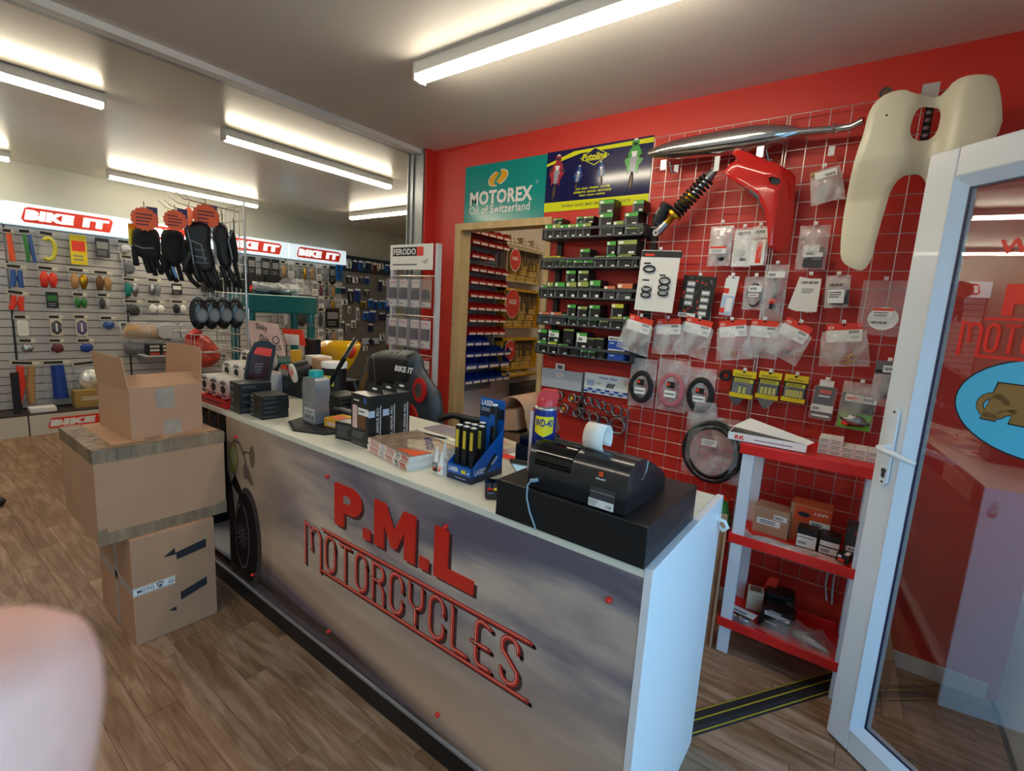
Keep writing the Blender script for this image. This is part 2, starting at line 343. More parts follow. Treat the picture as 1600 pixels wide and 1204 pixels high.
# ------------------------------------------------------------------ counter
CT = .965; CY0 = 1.055; CY1 = 1.70; CX0 = -3.15; CX1 = -.357
mat('worktop', 'dedecf', .4, noise=.03, nscale=30); mat('laminate', 'e0e2e4', .38); mat('panelwhite', 'e4e6ea', .35)
mat('stripsilver', 'aeb2b8', .28, .6)
def mural():
    M = bpy.data.materials.new('mural'); M.use_nodes = True; _M['mural'] = M; t = M.node_tree; b = t.nodes['Principled BSDF']; L = t.links.new; N = t.nodes.new
    co = N('ShaderNodeTexCoord'); sp = N('ShaderNodeSeparateXYZ'); L(co.outputs['Object'], sp.inputs[0])
    # warped height
    mp = N('ShaderNodeMapping'); mp.inputs['Scale'].default_value = (1.1, 1, 4.5); mp.inputs['Rotation'].default_value = (0, .13, 0); L(co.outputs['Object'], mp.inputs[0])
    n = N('ShaderNodeTexNoise'); n.inputs['Scale'].default_value = 1.5; n.inputs['Detail'].default_value = 7; n.inputs['Distortion'].default_value = .5; L(mp.outputs[0], n.inputs[0])
    sky = N('ShaderNodeValToRGB'); L(n.outputs[0], sky.inputs[0]); e = sky.color_ramp.elements
    e[0].position = .36; e[0].color = (*rgb('68626e'), 1); e[1].position = .72; e[1].color = (*rgb('c9b8a8'), 1); q = e.new(.52); q.color = (*rgb('8f8588'), 1)
    # warm glow low on the horizon
    hr = N('ShaderNodeValToRGB'); L(sp.outputs['Z'], hr.inputs[0]); e = hr.color_ramp.elements
    e[0].position = .22; e[0].color = (1,1,1,1); e[1].position = .60; e[1].color = (0,0,0,1)
    mx = N('ShaderNodeMix'); mx.data_type = 'RGBA'; mx.inputs[7].default_value = (*rgb('c4a88e'), 1); L(hr.outputs[0], mx.inputs[0]); L(sky.outputs[0], mx.inputs[6])
    # the ground: dark brown road streaks
    mp2 = N('ShaderNodeMapping'); mp2.inputs['Scale'].default_value = (.5, 1, 12); mp2.inputs['Rotation'].default_value = (0, .14, 0); L(co.outputs['Object'], mp2.inputs[0])
    n2 = N('ShaderNodeTexNoise'); n2.inputs['Scale'].default_value = 1.6; n2.inputs['Detail'].default_value = 3; L(mp2.outputs[0], n2.inputs[0])
    gr = N('ShaderNodeValToRGB'); L(n2.outputs[0], gr.inputs[0]); e = gr.color_ramp.elements
    e[0].position = .4; e[0].color = (*rgb('3a3029'), 1); e[1].position = .65; e[1].color = (*rgb('665a66'), 1)
    hw = N('ShaderNodeMath'); hw.operation = 'MULTIPLY_ADD'; hw.inputs[1].default_value = .14; L(sp.outputs['X'], hw.inputs[0]); hz = N('ShaderNodeMath'); hz.operation = 'ADD'; hz.inputs[1].default_value = .35; L(sp.outputs['Z'], hz.inputs[0]); L(hz.outputs[0], hw.inputs[2])
    gm = N('ShaderNodeValToRGB'); L(hw.outputs[0], gm.inputs[0]); e = gm.color_ramp.elements
    e[0].position = .31; e[0].color = (1,1,1,1); e[1].position = .39; e[1].color = (0,0,0,1)
    m2 = N('ShaderNodeMix'); m2.data_type = 'RGBA'; L(gm.outputs[0], m2.inputs[0]); L(mx.outputs[2], m2.inputs[6]); L(gr.outputs[0], m2.inputs[7])
    # brighter cream sky towards the far end
    lf = N('ShaderNodeMapRange'); lf.inputs[1].default_value = -1.7; lf.inputs[2].default_value = -2.35; L(sp.outputs['X'], lf.inputs[0])
    zf = N('ShaderNodeMapRange'); zf.inputs[1].default_value = .2; zf.inputs[2].default_value = .5; L(sp.outputs['Z'], zf.inputs[0])
    ml = N('ShaderNodeMath'); ml.operation = 'MULTIPLY'; L(lf.outputs[0], ml.inputs[0]); L(zf.outputs[0], ml.inputs[1])
    ms = N('ShaderNodeMath'); ms.operation = 'MULTIPLY'; ms.inputs[1].default_value = .65; L(ml.outputs[0], ms.inputs[0])
    m3 = N('ShaderNodeMix'); m3.data_type = 'RGBA'; L(ms.outputs[0], m3.inputs[0]); L(m2.outputs[2], m3.inputs[6]); m3.inputs[7].default_value = (*rgb('c8ab88'), 1)
    L(m3.outputs[2], b.inputs['Base Color']); b.inputs['Roughness'].default_value = .07; b.inputs['Specular IOR Level'].default_value = .5
mural()
ct = thing('shop_counter', 'long white shop counter with a glossy sunset mural and red lettering', 'counter', (0, 0, 0))
obj('worktop', MB().box(CX0, CX1, CY0, CY1, CT-.024, CT, 'worktop'), ct, bevel=.002)
obj('end_panel', MB().box(CX1+.001, CX1+.022, CY0-.002, CY1+.01, 0, CT+.003, 'panelwhite'), ct, bevel=.0015)
obj('carcass', MB().box(-2.52, CX1, CY0+.012, CY0+.03, .1, CT-.024, 'laminate').box(-2.52, CX1, CY1-.3, CY1-.28, .1, .6, 'laminate').box(CX0, CX0+.018, CY0+.05, CY1, 0, CT-.024, 'black').box(CX0, CX1, CY0+.05, CY1, .1, .12, 'laminate'), ct)
obj('mural_board', MB().box(-2.54, CX1, CY0, CY0+.011, .104, CT-.024, 'mural'), ct)
obj('bottom_strip', MB().box(CX0, CX1, CY0-.006, CY0+.012, .088, .104, 'stripsilver'), ct, label='silver edge strip', bevel=.002)
obj('kick_plate', MB().box(CX0, CX1, CY0+.002, CY0+.014, 0, .088, 'black'), ct, label='black kick board')
sh = MB().box(CX0+.02, -2.54, CY0+.06, CY1-.05, .80, .815, 'black')
for i in range(15): sh.box(-3.11+i*.036, -3.085+i*.036, CY0+.07, CY0+.3, .815, .85+(i%3)*.03, ['darkgrey','black','brown'][i%3])
obj('open_shelf', sh.box(CX0+.02, -2.54, CY0+.35, CY0+.37, .12, .94, 'black'), ct, label='dark open shelf with small goods')
fix = MB()
for x, z in ((-2.427,.856),(-1.65,.857),(-.999,.861),(-.435,.853),(-2.294,.182),(-1.641,.188),(-1.003,.184)):
    k = MB().lathe([(.0001,-.014),(.006,-.012),(.008,-.006),(.008,0)], (x, CY0, z), 14, 'redcap', ax='y') if 'redcap' in _M or mat('redcap','e02818',.3) else None
    obj('red_fixing_cap', k, ct)
# mural details: motorcycle at the far end (flat print)
mat('print_dark', '241f22', .08); mat('print_mid', '4a4344', .08); mat('print_rim', '6c6063', .08); mat('print_lamp', 'b09a4c', .08); mat('print_lamp2', 'c8ba88', .08); mat('print_soft', '6f5f52', .08)
mk = MB(); y = CY0
def ell(cx, cz, rx, rz, m_, d): mk.disc(cx, cz, rx, rz, y, m_, d, 32)
mk.prism([(-2.54,.66),(-2.50,.60),(-2.47,.45),(-2.45,.30),(-2.30,.115),(-2.54,.115)], y-.0003, y, 'print_dark')
ell(-2.335, .355, .13, .265, 'print_mid', .0004)
ell(-2.36, .35, .115, .235, 'print_dark', .0006); ell(-2.40, .35, .075, .175, 'print_rim', .0008); ell(-2.40, .35, .067, .16, 'print_dark', .001)
for i in range(12):
    a = 2*pi*i/12; mk.M = Matrix.Translation((-2.40, y-.0012, .35)) @ Matrix.Rotation(a, 4, 'Y'); mk.box(.01, .062, -.0001, .0001, -.003, .003, 'print_rim'); mk.M = None
ell(-2.40, .35, .022, .04, 'print_mid', .0014)
mk.prism([(-2.50,.60),(-2.46,.66),(-2.40,.60),(-2.36,.42),(-2.385,.41),(-2.43,.56)], y-.0009, y, 'print_dark')
ell(-2.47, .74, .048, .083, 'print_soft', .0006); ell(-2.472, .742, .043, .077, 'print_lamp', .0008); ell(-2.468, .75, .026, .05, 'print_lamp2', .001)
for pts, r in (([(-2.47,.83),(-2.40,.83),(-2.35,.77),(-2.33,.70)],.008), ([(-2.37,.78),(-2.34,.80),(-2.30,.80)],.005)):
    for a, b_ in zip(pts, pts[1:]):
        dx, dz = b_[0]-a[0], b_[1]-a[1]; l_ = math.hypot(dx, dz); nx, nz = -dz/l_*r, dx/l_*r
        mk.prism([(a[0]+nx,a[1]+nz),(b_[0]+nx,b_[1]+nz),(b_[0]-nx,b_[1]-nz),(a[0]-nx,a[1]-nz)], y-.0007, y, 'print_soft')
ell(-2.275, .79, .026, .055, 'print_soft', .0009)
mk.prism([(-2.37,.72),(-2.34,.75),(-2.30,.70),(-2.27,.655),(-2.285,.645),(-2.33,.665),(-2.36,.66)], y-.0009, y, 'print_soft')
obj('motorcycle_print', mk, ct, label='front half of a motorcycle printed on the mural')
# lettering
mat('letter_red', 'd23024', .12); mat('letter_shadow', '4a2f30', .12); mat('letter_line', 'f8b4a0', .12)
def stroke(mb, pts, r, y0, y1, m_, closed=False):
    """flat round-ended stroke through x,z points"""
    P = [Vector((a, 0, b_)) for a, b_ in pts]; N_ = len(P); Lf=[]; Rt=[]
    for i in range(N_):
        if closed: d0=(P[i]-P[i-1]).normalized(); d1=(P[(i+1)%N_]-P[i]).normalized()
        else: d0=(P[i]-P[max(i-1,0)]); d1=(P[min(i+1,N_-1)]-P[i]); d0=(d0 if d0.length else d1).normalized(); d1=(d1 if d1.length else d0).normalized()
        d=(d0+d1); d=d.normalized() if d.length>1e-6 else d1; nn=Vector((-d.z,0,d.x)); k=1/max(.5,abs(nn.dot(Vector((-d1.z,0,d1.x)))))
        Lf.append(P[i]+nn*r*k); Rt.append(P[i]-nn*r*k)
    vs=[(q.x,y0,q.z) for q in Lf]+[(q.x,y0,q.z) for q in Rt]; n=N_
    mb.add(vs,[(i,(i+1)%n,(i+1)%n+n,i+n) for i in range(n if closed else n-1)],m_)
    if not closed:
        for e in (P[0],P[-1]): mb.add([(e.x+cos(2*pi*i/10)*r, y0, e.z+sin(2*pi*i/10)*r) for i in range(10)],[tuple(range(10))],m_)
def arc(cx, cz, rx, rz, a0, a1, n=8): return [(cx+rx*cos(radians(a0+(a1-a0)*i/n)), cz+rz*sin(radians(a0+(a1-a0)*i/n))) for i in range(n+1)]
G = {  # strokes in a 0..1 box, narrow art deco capitals
 'M': [[(.04,-.14)]+[(.04,1.0)]+arc(.22,.98,.0,.0,0,1,1)+[(.30,.96),(.40,.78)]+[(.44,.34)], [(.40,.80),(.52,.97),(.78,.97),(.94,.80),(.94,-.14)]],
 'O': [arc(.5,.72,.36,.24,0,180)+arc(.5,.28,.36,.24,180,360)+[(.86,.72)]],
 'T': [[(.12,.94),(.9,.94)], [(.5,.94),(.5,.04)]],
 'R': [[(.16,.04),(.16,.94),(.5,.94)]+arc(.5,.74,.34,.2,90,-90)+[(.1,.54)], [(.5,.54),(.84,.36),(.86,.04)]],
 'C': [[(.86,.62)]+arc(.5,.74,.36,.22,0,180)+arc(.5,.26,.36,.22,180,360)+[(.86,.38)]],
 'Y': [[(.14,.96),(.14,.62)]+arc(.5,.62,.36,.2,180,270,5)+arc(.5,.62,.36,.2,270,360,5)+[(.86,.96)], [(.5,.42),(.5,.04)]],
 'L': [[(.16,.96),(.16,.2)]+arc(.3,.18,.14,.14,180,270,4)+[(.9,.04)]],
 'E': [[(.8,.90)]+[(.5,.96)]+arc(.36,.78,.2,.18,90,180,4)+[(.16,.2)]+arc(.36,.2,.2,.16,180,270,4)+[(.84,.04)], [(-.04,.46),(.78,.46)]],
 'S': [[(.84,.72)]+arc(.5,.78,.34,.18,0,180)+[(.18,.66),(.5,.5),(.82,.34)]+arc(.5,.22,.34,.18,0,-180)+[(.16,.28)]],
}
def deco(mb, x0, x1, z0, z1, y_, word='MOTORCYCLES', r=.0075, red='letter_red', line=True, shadow=True, rails=True, wM=1.45):
    wt=[wM if c=='M' else 1 for c in word]; u=(x1-x0)/sum(wt); x=x0
    for c, k in zip(word, wt):
        zz0, zz1 = (z0, z1)
        for s in G[c]:
            pts=[(x+(a*.86+.05)*u*k, zz0+b_*(zz1-zz0)) for a, b_ in s]
            ded=[pts[0]]
            for q in pts[1:]:
                if math.hypot(q[0]-ded[-1][0], q[1]-ded[-1][1])>1e-4: ded.append(q)
            if shadow: stroke(mb,[(a+.012,b_-.008) for a,b_ in ded], r, y_-.0010, y_, 'letter_shadow')
            stroke(mb, ded, r, y_-.0022, y_, red)
            if line: stroke(mb, [(a-.002,b_+.001) for a,b_ in ded], r*.2, y_-.0026, y_, 'letter_line')
        x+=u*k
    if rails:
        xa = x0+u*wM*.95
        for za, zb in ((z1+.012, z1+.012), (z0-.012, z0-.012)):
            if shadow: stroke(mb,[(xa+.012,za-.008),(x1+.03,zb-.008)], r*.9, y_-.0010, y_, 'letter_shadow')
            stroke(mb,[(xa,za),(x1+.018,zb)], r*.9, y_-.0024, y_, red)
            if line: stroke(mb,[(xa,za+.001),(x1+.018,zb+.001)], r*.15, y_-.0027, y_, 'letter_line')
lt = MB(); deco(lt, -1.83, -.672, .452, .612, CY0)
obj('motorcycles_lettering', lt, ct, label='red neon-style lettering between two red rails')
pm = MB()
def pml(mb, y_, fx, fz, red='letter_red', sh=True):
    P_ = [(.0,.04),(.04,0),(.30,0),(.34,.04),(.34,.36),(.62,.36),(.74,.39),(.85,.46),(.92,.58),(.94,.69),(.92,.8),(.86,.9),(.76,.96),(.62,1),(.04,1),(0,.96)][::-1]
    M_ = [(0,0),(0,1),(.34,1),(.6,.5),(.86,1),(1.2,1),(1.2,0),(.9,0),(.9,.56),(.68,.12),(.52,.12),(.30,.56),(.30,0)]
    L_ = [(0,0),(0,1),(.34,1),(.34,.26),(.95,.26),(.95,0)]
    D_ = [(0,0),(0,.24),(.24,.24),(.24,0)]
    for gl, ox in ((P_,0),(D_,1.0),(M_,1.36),(D_,2.68),(L_,3.06)):
        pts=[(fx(a+ox), fz(b_)) for a, b_ in gl]
        if sh: mb.prism([(a+.012,b_-.010) for a,b_ in pts], y_-.0008, y_, 'letter_shadow')
        mb.prism(pts, y_-.006 if sh else y_-.002, y_, red)
    if sh: mb.prism([(fx(.34),fz(.60)),(fx(.34),fz(.78)),(fx(.5),fz(.78)),(fx(.58),fz(.72)),(fx(.58),fz(.66)),(fx(.5),fz(.60))], y_-.0066, y_-.006, 'print_grey')
mat('print_grey', '8f8686', .1)
pml(pm, CY0, lambda a: -1.60+a*.181, lambda b_: .678+b_*.172)
obj('initials_lettering', pm, ct, label='thick red initials')
obj('hook', MB().tube([(CX1+.022,1.66,.90),(CX1+.045,1.665,.895),(CX1+.055,1.67,.875),(CX1+.04,1.675,.858),(CX1+.028,1.68,.868)], .006, 8, 'white').lathe([(.016,0),(.016,.008)], (CX1+.022,1.66,.905), 12, 'white', ax='x'), ct, label='small white hook')
# ------------------------------------------------------------------ cardboard boxes on the left
b1 = thing('cardboard_box', 'lowest cardboard box with black arrows and white branded tape, on the floor', 'box', (-2.386, .597, 0), pi/2, 'stacked cardboard boxes')
W1, D1, H1 = .326, .484, .495
obj('carton', MB().box(0, W1, 0, D1, 0, H1, 'card'), b1, bevel=.004)
def arrow(mb, ox, oz, k, full):
    if full: mb.prism([(ox,oz),(ox+.045,oz+.028),(ox+.047,oz+.004),(ox+.15*k,oz+.028),(ox+.15*k,oz-.014),(ox+.052,oz-.03),(ox+.050,oz-.004)], -.0008, 0, 'ink')
    else: mb.prism([(ox+.05,oz+.03),(ox+.16,oz+.062),(ox+.16,oz+.022),(ox+.05,oz-.008)], -.0008, 0, 'ink').prism([(ox,oz-.038),(ox+.03,oz-.03),(ox+.03,oz-.052)], -.0008, 0, 'ink')
a = MB(); arrow(a, .115, .375, 1.15, True)
a.M = None
obj('printed_arrow', a, b1, label='black printed arrow'); a = MB(); arrow(a, .125, .15, 1, False); obj('printed_arrow', a, b1, label='black printed arrow, lower and broken')
tp = MB().box(0, .155, -.001, 0, .235, .272, 'label').box(0, .0, -.001, 0, .235, .272, 'label').box(-.001, 0, -.001, D1, .235, .272, 'tapew') if mat('tapew', 'a39a94', .3) else None
tp.text('MOTO', .045, .2535, .062, .017, -.001, 'ink', bold=.01).text('GI', .139, .2535, .022, .017, -.001, 'ink', bold=.01)
tp.prism([(.085,.264),(.098,.268),(.111,.264),(.108,.246),(.098,.238),(.088,.246)], -.0016, -.001, 'ink').prism([(.089,.261),(.098,.264),(.107,.261),(.105,.248),(.098,.242),(.091,.248)], -.002, -.0016, 'label').prism([(.094,.258),(.102,.258),(.102,.248),(.098,.244),(.094,.248)], -.0024, -.002, 'ink')
tp.box(-.001, 0, D1*.42, D1*.42+.04, 0, H1, 'tapew').box(.004, .151, -.0014, -.001, .238, .2395, 'ink').box(.004, .151, -.0014, -.001, .2675, .269, 'ink')
obj('packing_tape', tp, b1, label='white printed tape')
# middle
W2 = .487; q_ = at(100, 666, 'z', .8975); D2 = -2.41-q_.x; b2 = thing('cardboard_box', 'big middle cardboard box edged with shiny brown tape', 'box', (-2.41, .503, .4955), pi/2, 'stacked cardboard boxes')
H2 = .402
obj('carton', MB().box(0, W2, 0, D2, 0, H2, 'card'), b2, bevel=.004)
for k, a_ in enumerate(((-.001, W2+.001, -.0015, .0, H2-.052, H2), (-.001, W2+.001, -.0015, 0, 0, .05), (-.0015, 0, -.001, D2, H2-.055, H2), (0, .075, .0005, D2, H2, H2+.0014), (.20, .26, .0005, D2, H2, H2+.001), (.0, W2, 0, .05, H2+.0014, H2+.0024), (0, .03, -.0022, -.0016, .05, .07), (W2-.035, W2, -.0022, -.0016, .05, .06))):
    obj('packing_tape', MB().box(*a_, 'tape'), b2, label='glossy brown packing tape' if k < 1 else None)
# top, open
p0 = at(206, 687.5, 'z', .8985); p1 = at(317, 670, 'z', .8985); p2 = at(162.5, 662.5, 'z', .8985)
d = p1-p0; W3 = d.length; rz3 = math.atan2(d.y, d.x); D3 = (p2-p0).length
b3 = thing('cardboard_box', 'open cardboard box on top of the pile with its end flaps standing up', 'box', (p0.x, p0.y, .8985), rz3, 'stacked cardboard boxes')
H3 = .222; t_ = .004
obj('carton', MB().box(0, W3, 0, t_, 0, H3, 'card').box(0, W3, D3-t_, D3, 0, H3, 'card').box(0, t_, t_, D3-t_, 0, H3, 'card').box(W3-t_, W3, t_, D3-t_, 0, H3, 'card').box(t_, W3-t_, t_, D3-t_, 0, t_, 'card'), b3)
fa = MB(); fa.M = Matrix.Translation((0, 0, H3)) @ Matrix.Rotation(radians(3), 4, 'Y'); fa.prism([(D3*0,0),(D3,0),(D3-.004,.14),(.002,.135)], -.002, .002, 'card')
fa = MB(); fa.M = Matrix.Translation((0, 0, H3)) @ Matrix.Rotation(radians(-6), 4, 'Y') @ Matrix.Rotation(pi/2, 4, 'Z'); fa.prism([(0,0),(D3,0),(D3-.006,.13),(.012,.135)], -.002, .002, 'card'); obj('flap', fa, b3, label='left flap standing up')
fa = MB(); fa.M = Matrix.Translation((W3, 0, H3)) @ Matrix.Rotation(radians(3), 4, 'Y') @ Matrix.Rotation(pi/2, 4, 'Z'); fa.prism([(0,0),(D3,0),(D3-.004,.165),(.02,.17),(.004,.15)], -.002, .002, 'card'); obj('flap', fa, b3, label='right flap standing up')
fa = MB(); fa.M = Matrix.Translation((0, 0, H3)) @ Matrix.Rotation(radians(-62), 4, 'X'); fa.box(0, W3, -.002, .002, 0, .10, 'card'); obj('flap', fa, b3, label='front flap folded inwards')
fa = MB(); fa.M = Matrix.Translation((0, D3, H3)) @ Matrix.Rotation(radians(100), 4, 'X'); fa.box(0, W3, -.002, .002, 0, .13, 'card'); fa.M=None; obj('flap', fa, b3, label='rear flap folded back')
mat('cleartape', 'd8cdbd', .1, alpha=.45, bump=.9, bscale=30)
obj('packing_tape', MB().prism([(W3*.33,H3*.96),(W3*.60,H3*.98),(W3*.60,H3*.55),(W3*.36,H3*.58)], -.0015, 0, 'cleartape'), b3, label='clear tape catching the light')
obj('packing_tape', MB().box(W3*.44, W3*.68, -.001, 0, .0, H3*.3, 'cleartape'), b3, label='clear tape along the bottom seam')
# ------------------------------------------------------------------ cable cover on the floor
mat('mat_black', '24272c', .5); mat('line_yellow', 'b8a82c', .5)
cc = thing('cable_cover', 'black floor cable cover with three yellow lines running under the red shelves', 'cable cover', (-.45, 1.66, 0), math.atan2(.575, .375))
obj('ramp', MB().prism([(-.3,0),(-.3,0.0),(1.15,0.0),(1.15,0)], 0, 0, 'mat_black') if False else MB().add([(-.2,-.05,0),(1.2,-.05,0),(-.2,-.025,.012),(1.2,-.025,.012),(-.2,.025,.012),(1.2,.025,.012),(-.2,.05,0),(1.2,.05,0)],[(0,1,3,2),(2,3,5,4),(4,5,7,6),(0,2,4,6),(1,7,5,3)],'mat_black'), cc)
st = MB()
for y_, z_ in ((-.041,.0045),(0,.012),(.041,.0045)): st.box(-.2, 1.2, y_-.0025, y_+.0025, z_, z_+.0012, 'line_yellow')
obj('yellow_line', st, cc)
# ------------------------------------------------------------------ glazed door standing open
e = at(1291, 1137, 'z', .02); dr = thing('glazed_door', 'white plastic-framed glass door standing open at the right', 'door', (e.x, e.y, .012), radians(-40.9))
WD, HD, TH = .84, 2.105, .06
SW = .088
fr = MB().box(0, SW, 0, TH, 0, HD, 'upvc').box(WD-SW, WD, 0, TH, 0, HD, 'upvc').box(SW, WD-SW, 0, TH, 0, SW, 'upvc').box(SW, WD-SW, 0, TH, HD-SW, HD, 'upvc')
obj('frame', fr, dr, bevel=.005)
mat('bead', 'd9e4f0', .25); mat('gasket', '23284a', .5)
gx0, gx1, gz0, gz1 = SW, WD-SW, SW, HD-SW; c = .034
bd = MB()
def wedge(P, Q, R_, S): bd.add([P,Q,R_,S,(P[0],.05,P[2]),(Q[0],.05,Q[2]),(R_[0],.05,R_[2]),(S[0],.05,S[2])],[(0,1,2,3),(7,6,5,4),(0,4,5,1),(1,5,6,2),(2,6,7,3),(3,7,4,0)],'bead')
wedge((gx0,-.004,gz0),(gx0,-.004,gz1),(gx0+c,.022,gz1-c),(gx0+c,.022,gz0+c)); wedge((gx1,-.004,gz1),(gx1,-.004,gz0),(gx1-c,.022,gz0+c),(gx1-c,.022,gz1-c))
wedge((gx0,-.004,gz1),(gx1,-.004,gz1),(gx1-c,.022,gz1-c),(gx0+c,.022,gz1-c)); wedge((gx1,-.004,gz0),(gx0,-.004,gz0),(gx0+c,.022,gz0+c),(gx1-c,.022,gz0+c))
obj('glazing_bead', bd, dr)
g0, g1, g2, g3 = gx0+c, gx1-c, gz0+c, gz1-c; q = .006
obj('gasket', MB().box(g0, g0+q, .02, .024, g2, g3, 'gasket').box(g1-q, g1, .02, .024, g2, g3, 'gasket').box(g0, g1, .02, .024, g2, g2+q, 'gasket').box(g0, g1, .02, .024, g3-q, g3, 'gasket'), dr, label='dark blue-black glazing seal')
def glass():
    M = bpy.data.materials.new('glass'); M.use_nodes = True; _M['glass'] = M; t = M.node_tree; t.nodes.remove(t.nodes['Principled BSDF']); N = t.nodes.new; L = t.links.new
    tr = N('ShaderNodeBsdfTransparent'); tr.inputs[0].default_value = (.95,.97,.97,1); gl = N('ShaderNodeBsdfGlossy'); gl.inputs['Roughness'].default_value = .0; gl.inputs[0].default_value = (.95,.98,1,1)
    lw = N('ShaderNodeLayerWeight'); lw.inputs[0].default_value = .5; pw_ = N('ShaderNodeMath'); pw_.operation = 'POWER'; pw_.inputs[1].default_value = 4
    f = N('ShaderNodeMath'); f.operation = 'MULTIPLY_ADD'; f.inputs[1].default_value = .9; f.inputs[2].default_value = .11; L(lw.outputs['Facing'], pw_.inputs[0]); L(pw_.outputs[0], f.inputs[0])
    mx = N('ShaderNodeMixShader'); L(f.outputs[0], mx.inputs[0]); L(tr.outputs[0], mx.inputs[1]); L(gl.outputs[0], mx.inputs[2]); L(mx.outputs[0], t.nodes['Material Output'].inputs[0])
glass()
obj('glass_pane', MB().box(g0, g1, .026, .030, g2, g3, 'glass'), dr)
hd = MB().box(.032, .062, -.012, -.004, .985+.03, 1.255+.03, 'upvc', c=.012)
obj('lever_handle', hd.cyl((.047,-.01,1.148),(.047,-.05,1.148), .011, n=12, m='upvc').tube([(.047,-.05,1.148),(.06,-.056,1.146),(.10,-.056,1.142),(.165,-.052,1.132),(.172,-.05,1.13)], [.012,.0115,.010,.009,.006], 10, 'upvc')
    .disc(.047, 1.052, .007, .012, -.012, 'darkgrey', .001).disc(.047, 1.066, .009, .009, -.012, 'darkgrey', .0014).disc(.047, 1.027, .004, .004, -.012, 'darkgrey', .001).disc(.047, 1.272, .004, .004, -.012, 'darkgrey', .001), dr, bevel=.002)
mat('decal_red', 'e02418', .4); mat('decal_blue', '4ab8e4', .35); mat('decal_dark', '0f1c2c', .4); mat('decal_brown', '8a6c3c', .4)
dc = MB()
dc.text('WELCOME', .242+.175, 1.795, .35, .042, .026, 'decal_red', bold=.02)
pml(dc, .026, lambda a: .281+a*.078, lambda b_: 1.602+b_*.088, 'decal_red', sh=False)
deco(dc, .185, .70, 1.495, 1.580, .026, red='decal_red', line=False, shadow=False, r=.0045)
dc.disc(.425, 1.352, .218, .140, .026, 'decal_dark', .001, 40).disc(.425, 1.352, .213, .135, .026, 'decal_blue', .0014, 40)
cx = .30
for m_, y2, gw in (('decal_dark', .0018, .004), ('decal_brown', .0022, 0)):
    dc.prism([(cx+.012-gw,1.412+gw),(cx+.085+gw,1.412+gw),(cx+.10+gw,1.305-gw),(cx+.055-gw,1.305-gw),(cx+.058,1.335),(cx+.028,1.335),(cx+.02,1.322),(cx+.028,1.314),(cx+.022,1.305-gw),(cx-.014-gw,1.305-gw),(cx-.012,1.318)], .026-y2, .026, m_)
    stroke(dc, arc(cx+.01,1.345,.034,.030,30,330,14)+[(cx+.06,1.338)], .0075+gw*.6, .026-y2, .026, m_)
obj('window_decal', dc, dr, label='red lettering and blue oval sticker on the glass', loc=(-.015, 0, 0))
# ------------------------------------------------------------------ red and white shelf stand
mat('stand_white', 'dadfea', .4); mat('stand_red', 'e02420', .4)
sd = thing('shelf_stand', 'red and white plastic three-shelf stand in front of the wire grid', 'shelving unit', (-.412, 2.31, 0))
SWd, SDp = .53, .33
for x in (.012, SWd-.062):
    for y_ in (.008, SDp-.03):
        obj('leg', MB().box(x, x+.05, y_, y_+.022, 0, .98, 'stand_white'), sd, bevel=.003)
SHELF = []
for z, h in ((.975,.045),(.552,.045),(.132,.045)):
    s = MB().box(0, SWd, 0, .006, z-.0, z+h, 'stand_red').box(0, SWd, SDp-.006, SDp, z, z+h, 'stand_red').box(0, .006, 0, SDp, z, z+h, 'stand_red').box(SWd-.006, SWd, 0, SDp, z, z+h, 'stand_red').box(.006, SWd-.006, .006, SDp-.006, z+(.035 if z>.9 else .004), z+(.043 if z>.9 else .012), 'stand_red')
    obj('shelf', s, sd, bevel=.003); SHELF.append(z)
# ------------------------------------------------------------------ posters on the red wall
mat('poster_teal', '0b8f88', .16); mat('poster_white', 'e6e4e0', .2); mat('poster_yellow', 'd9dc1e', .16); mat('poster_navy', '17184a', .12); mat('amber', 'e0a62c', .2)
mat('skin_dark', '5a3b2c', .3); mat('bikegrey', '9a9aa6', .2); mat('bikeblue', '355a9a', .2); mat('bikered', 'a8303a', .2); mat('bikegreen', '3c9a3c', .2); mat('dirt', '6a4430', .3)
A = at(727.8, 262, 'y', YW); B = at(854, 340, 'y', YW)
p = thing('poster', 'teal poster with white lettering and amber swirl above the timber doorway', 'poster', (-2.578, YW-.004, 2.162))
Wp, Hp = .715, .40
obj('sheet', MB().box(0, Wp, 0, .003, 0, Hp, 'poster_teal'), p)
t = MB().text('MOTOREX', .335, .17, .56, .098, 0, 'poster_white', bold=.035).text('Oil of Switzerland', .325, .088, .545, .058, 0, 'poster_white', bold=.004)
t.disc(.645, .235, .009, .011, 0, 'poster_white', .0006, 12).disc(.645, .235, .006, .008, 0, 'poster_teal', .0009, 12)
t.M = Matrix.Translation((.31, 0, .295)) @ Matrix.Rotation(radians(-18), 4, 'Y'); t.disc(0, 0, .092, .050, 0, 'poster_white', .0008, 30).disc(0, 0, .085, .044, 0, 'amber', .0011, 30)
stroke(t, [(.005,.05),(.03,.035),(.02,.012),(-.02,-.005),(-.03,-.025),(-.005,-.05)], .009, -.0014, 0, 'poster_teal'); t.M = None
obj('print', t, p, label='white lettering and amber swirl emblem')
p = thing('poster', 'dark blue poster with yellow bands, racing motorcycles and a diamond badge', 'poster', (-1.862, YW-.004, 2.195))
Wp, Hp = .713, .372
obj('sheet', MB().box(0, Wp, 0, .003, 0, Hp, 'poster_navy'), p)
t = MB().box(0, Wp, -.0006, 0, 0, .058, 'poster_yellow').prism([(0,.30),(.2,.355),(Wp,.362),(Wp,.335),(.25,.338),(0,.285)], -.0006, 0, 'poster_yellow')
t.text("WORLD CLASS 'BIKE ORIENTED' PRODUCTS", .37, .030, .47, .017, -.0006, 'poster_navy', shear=.2, bold=.01)
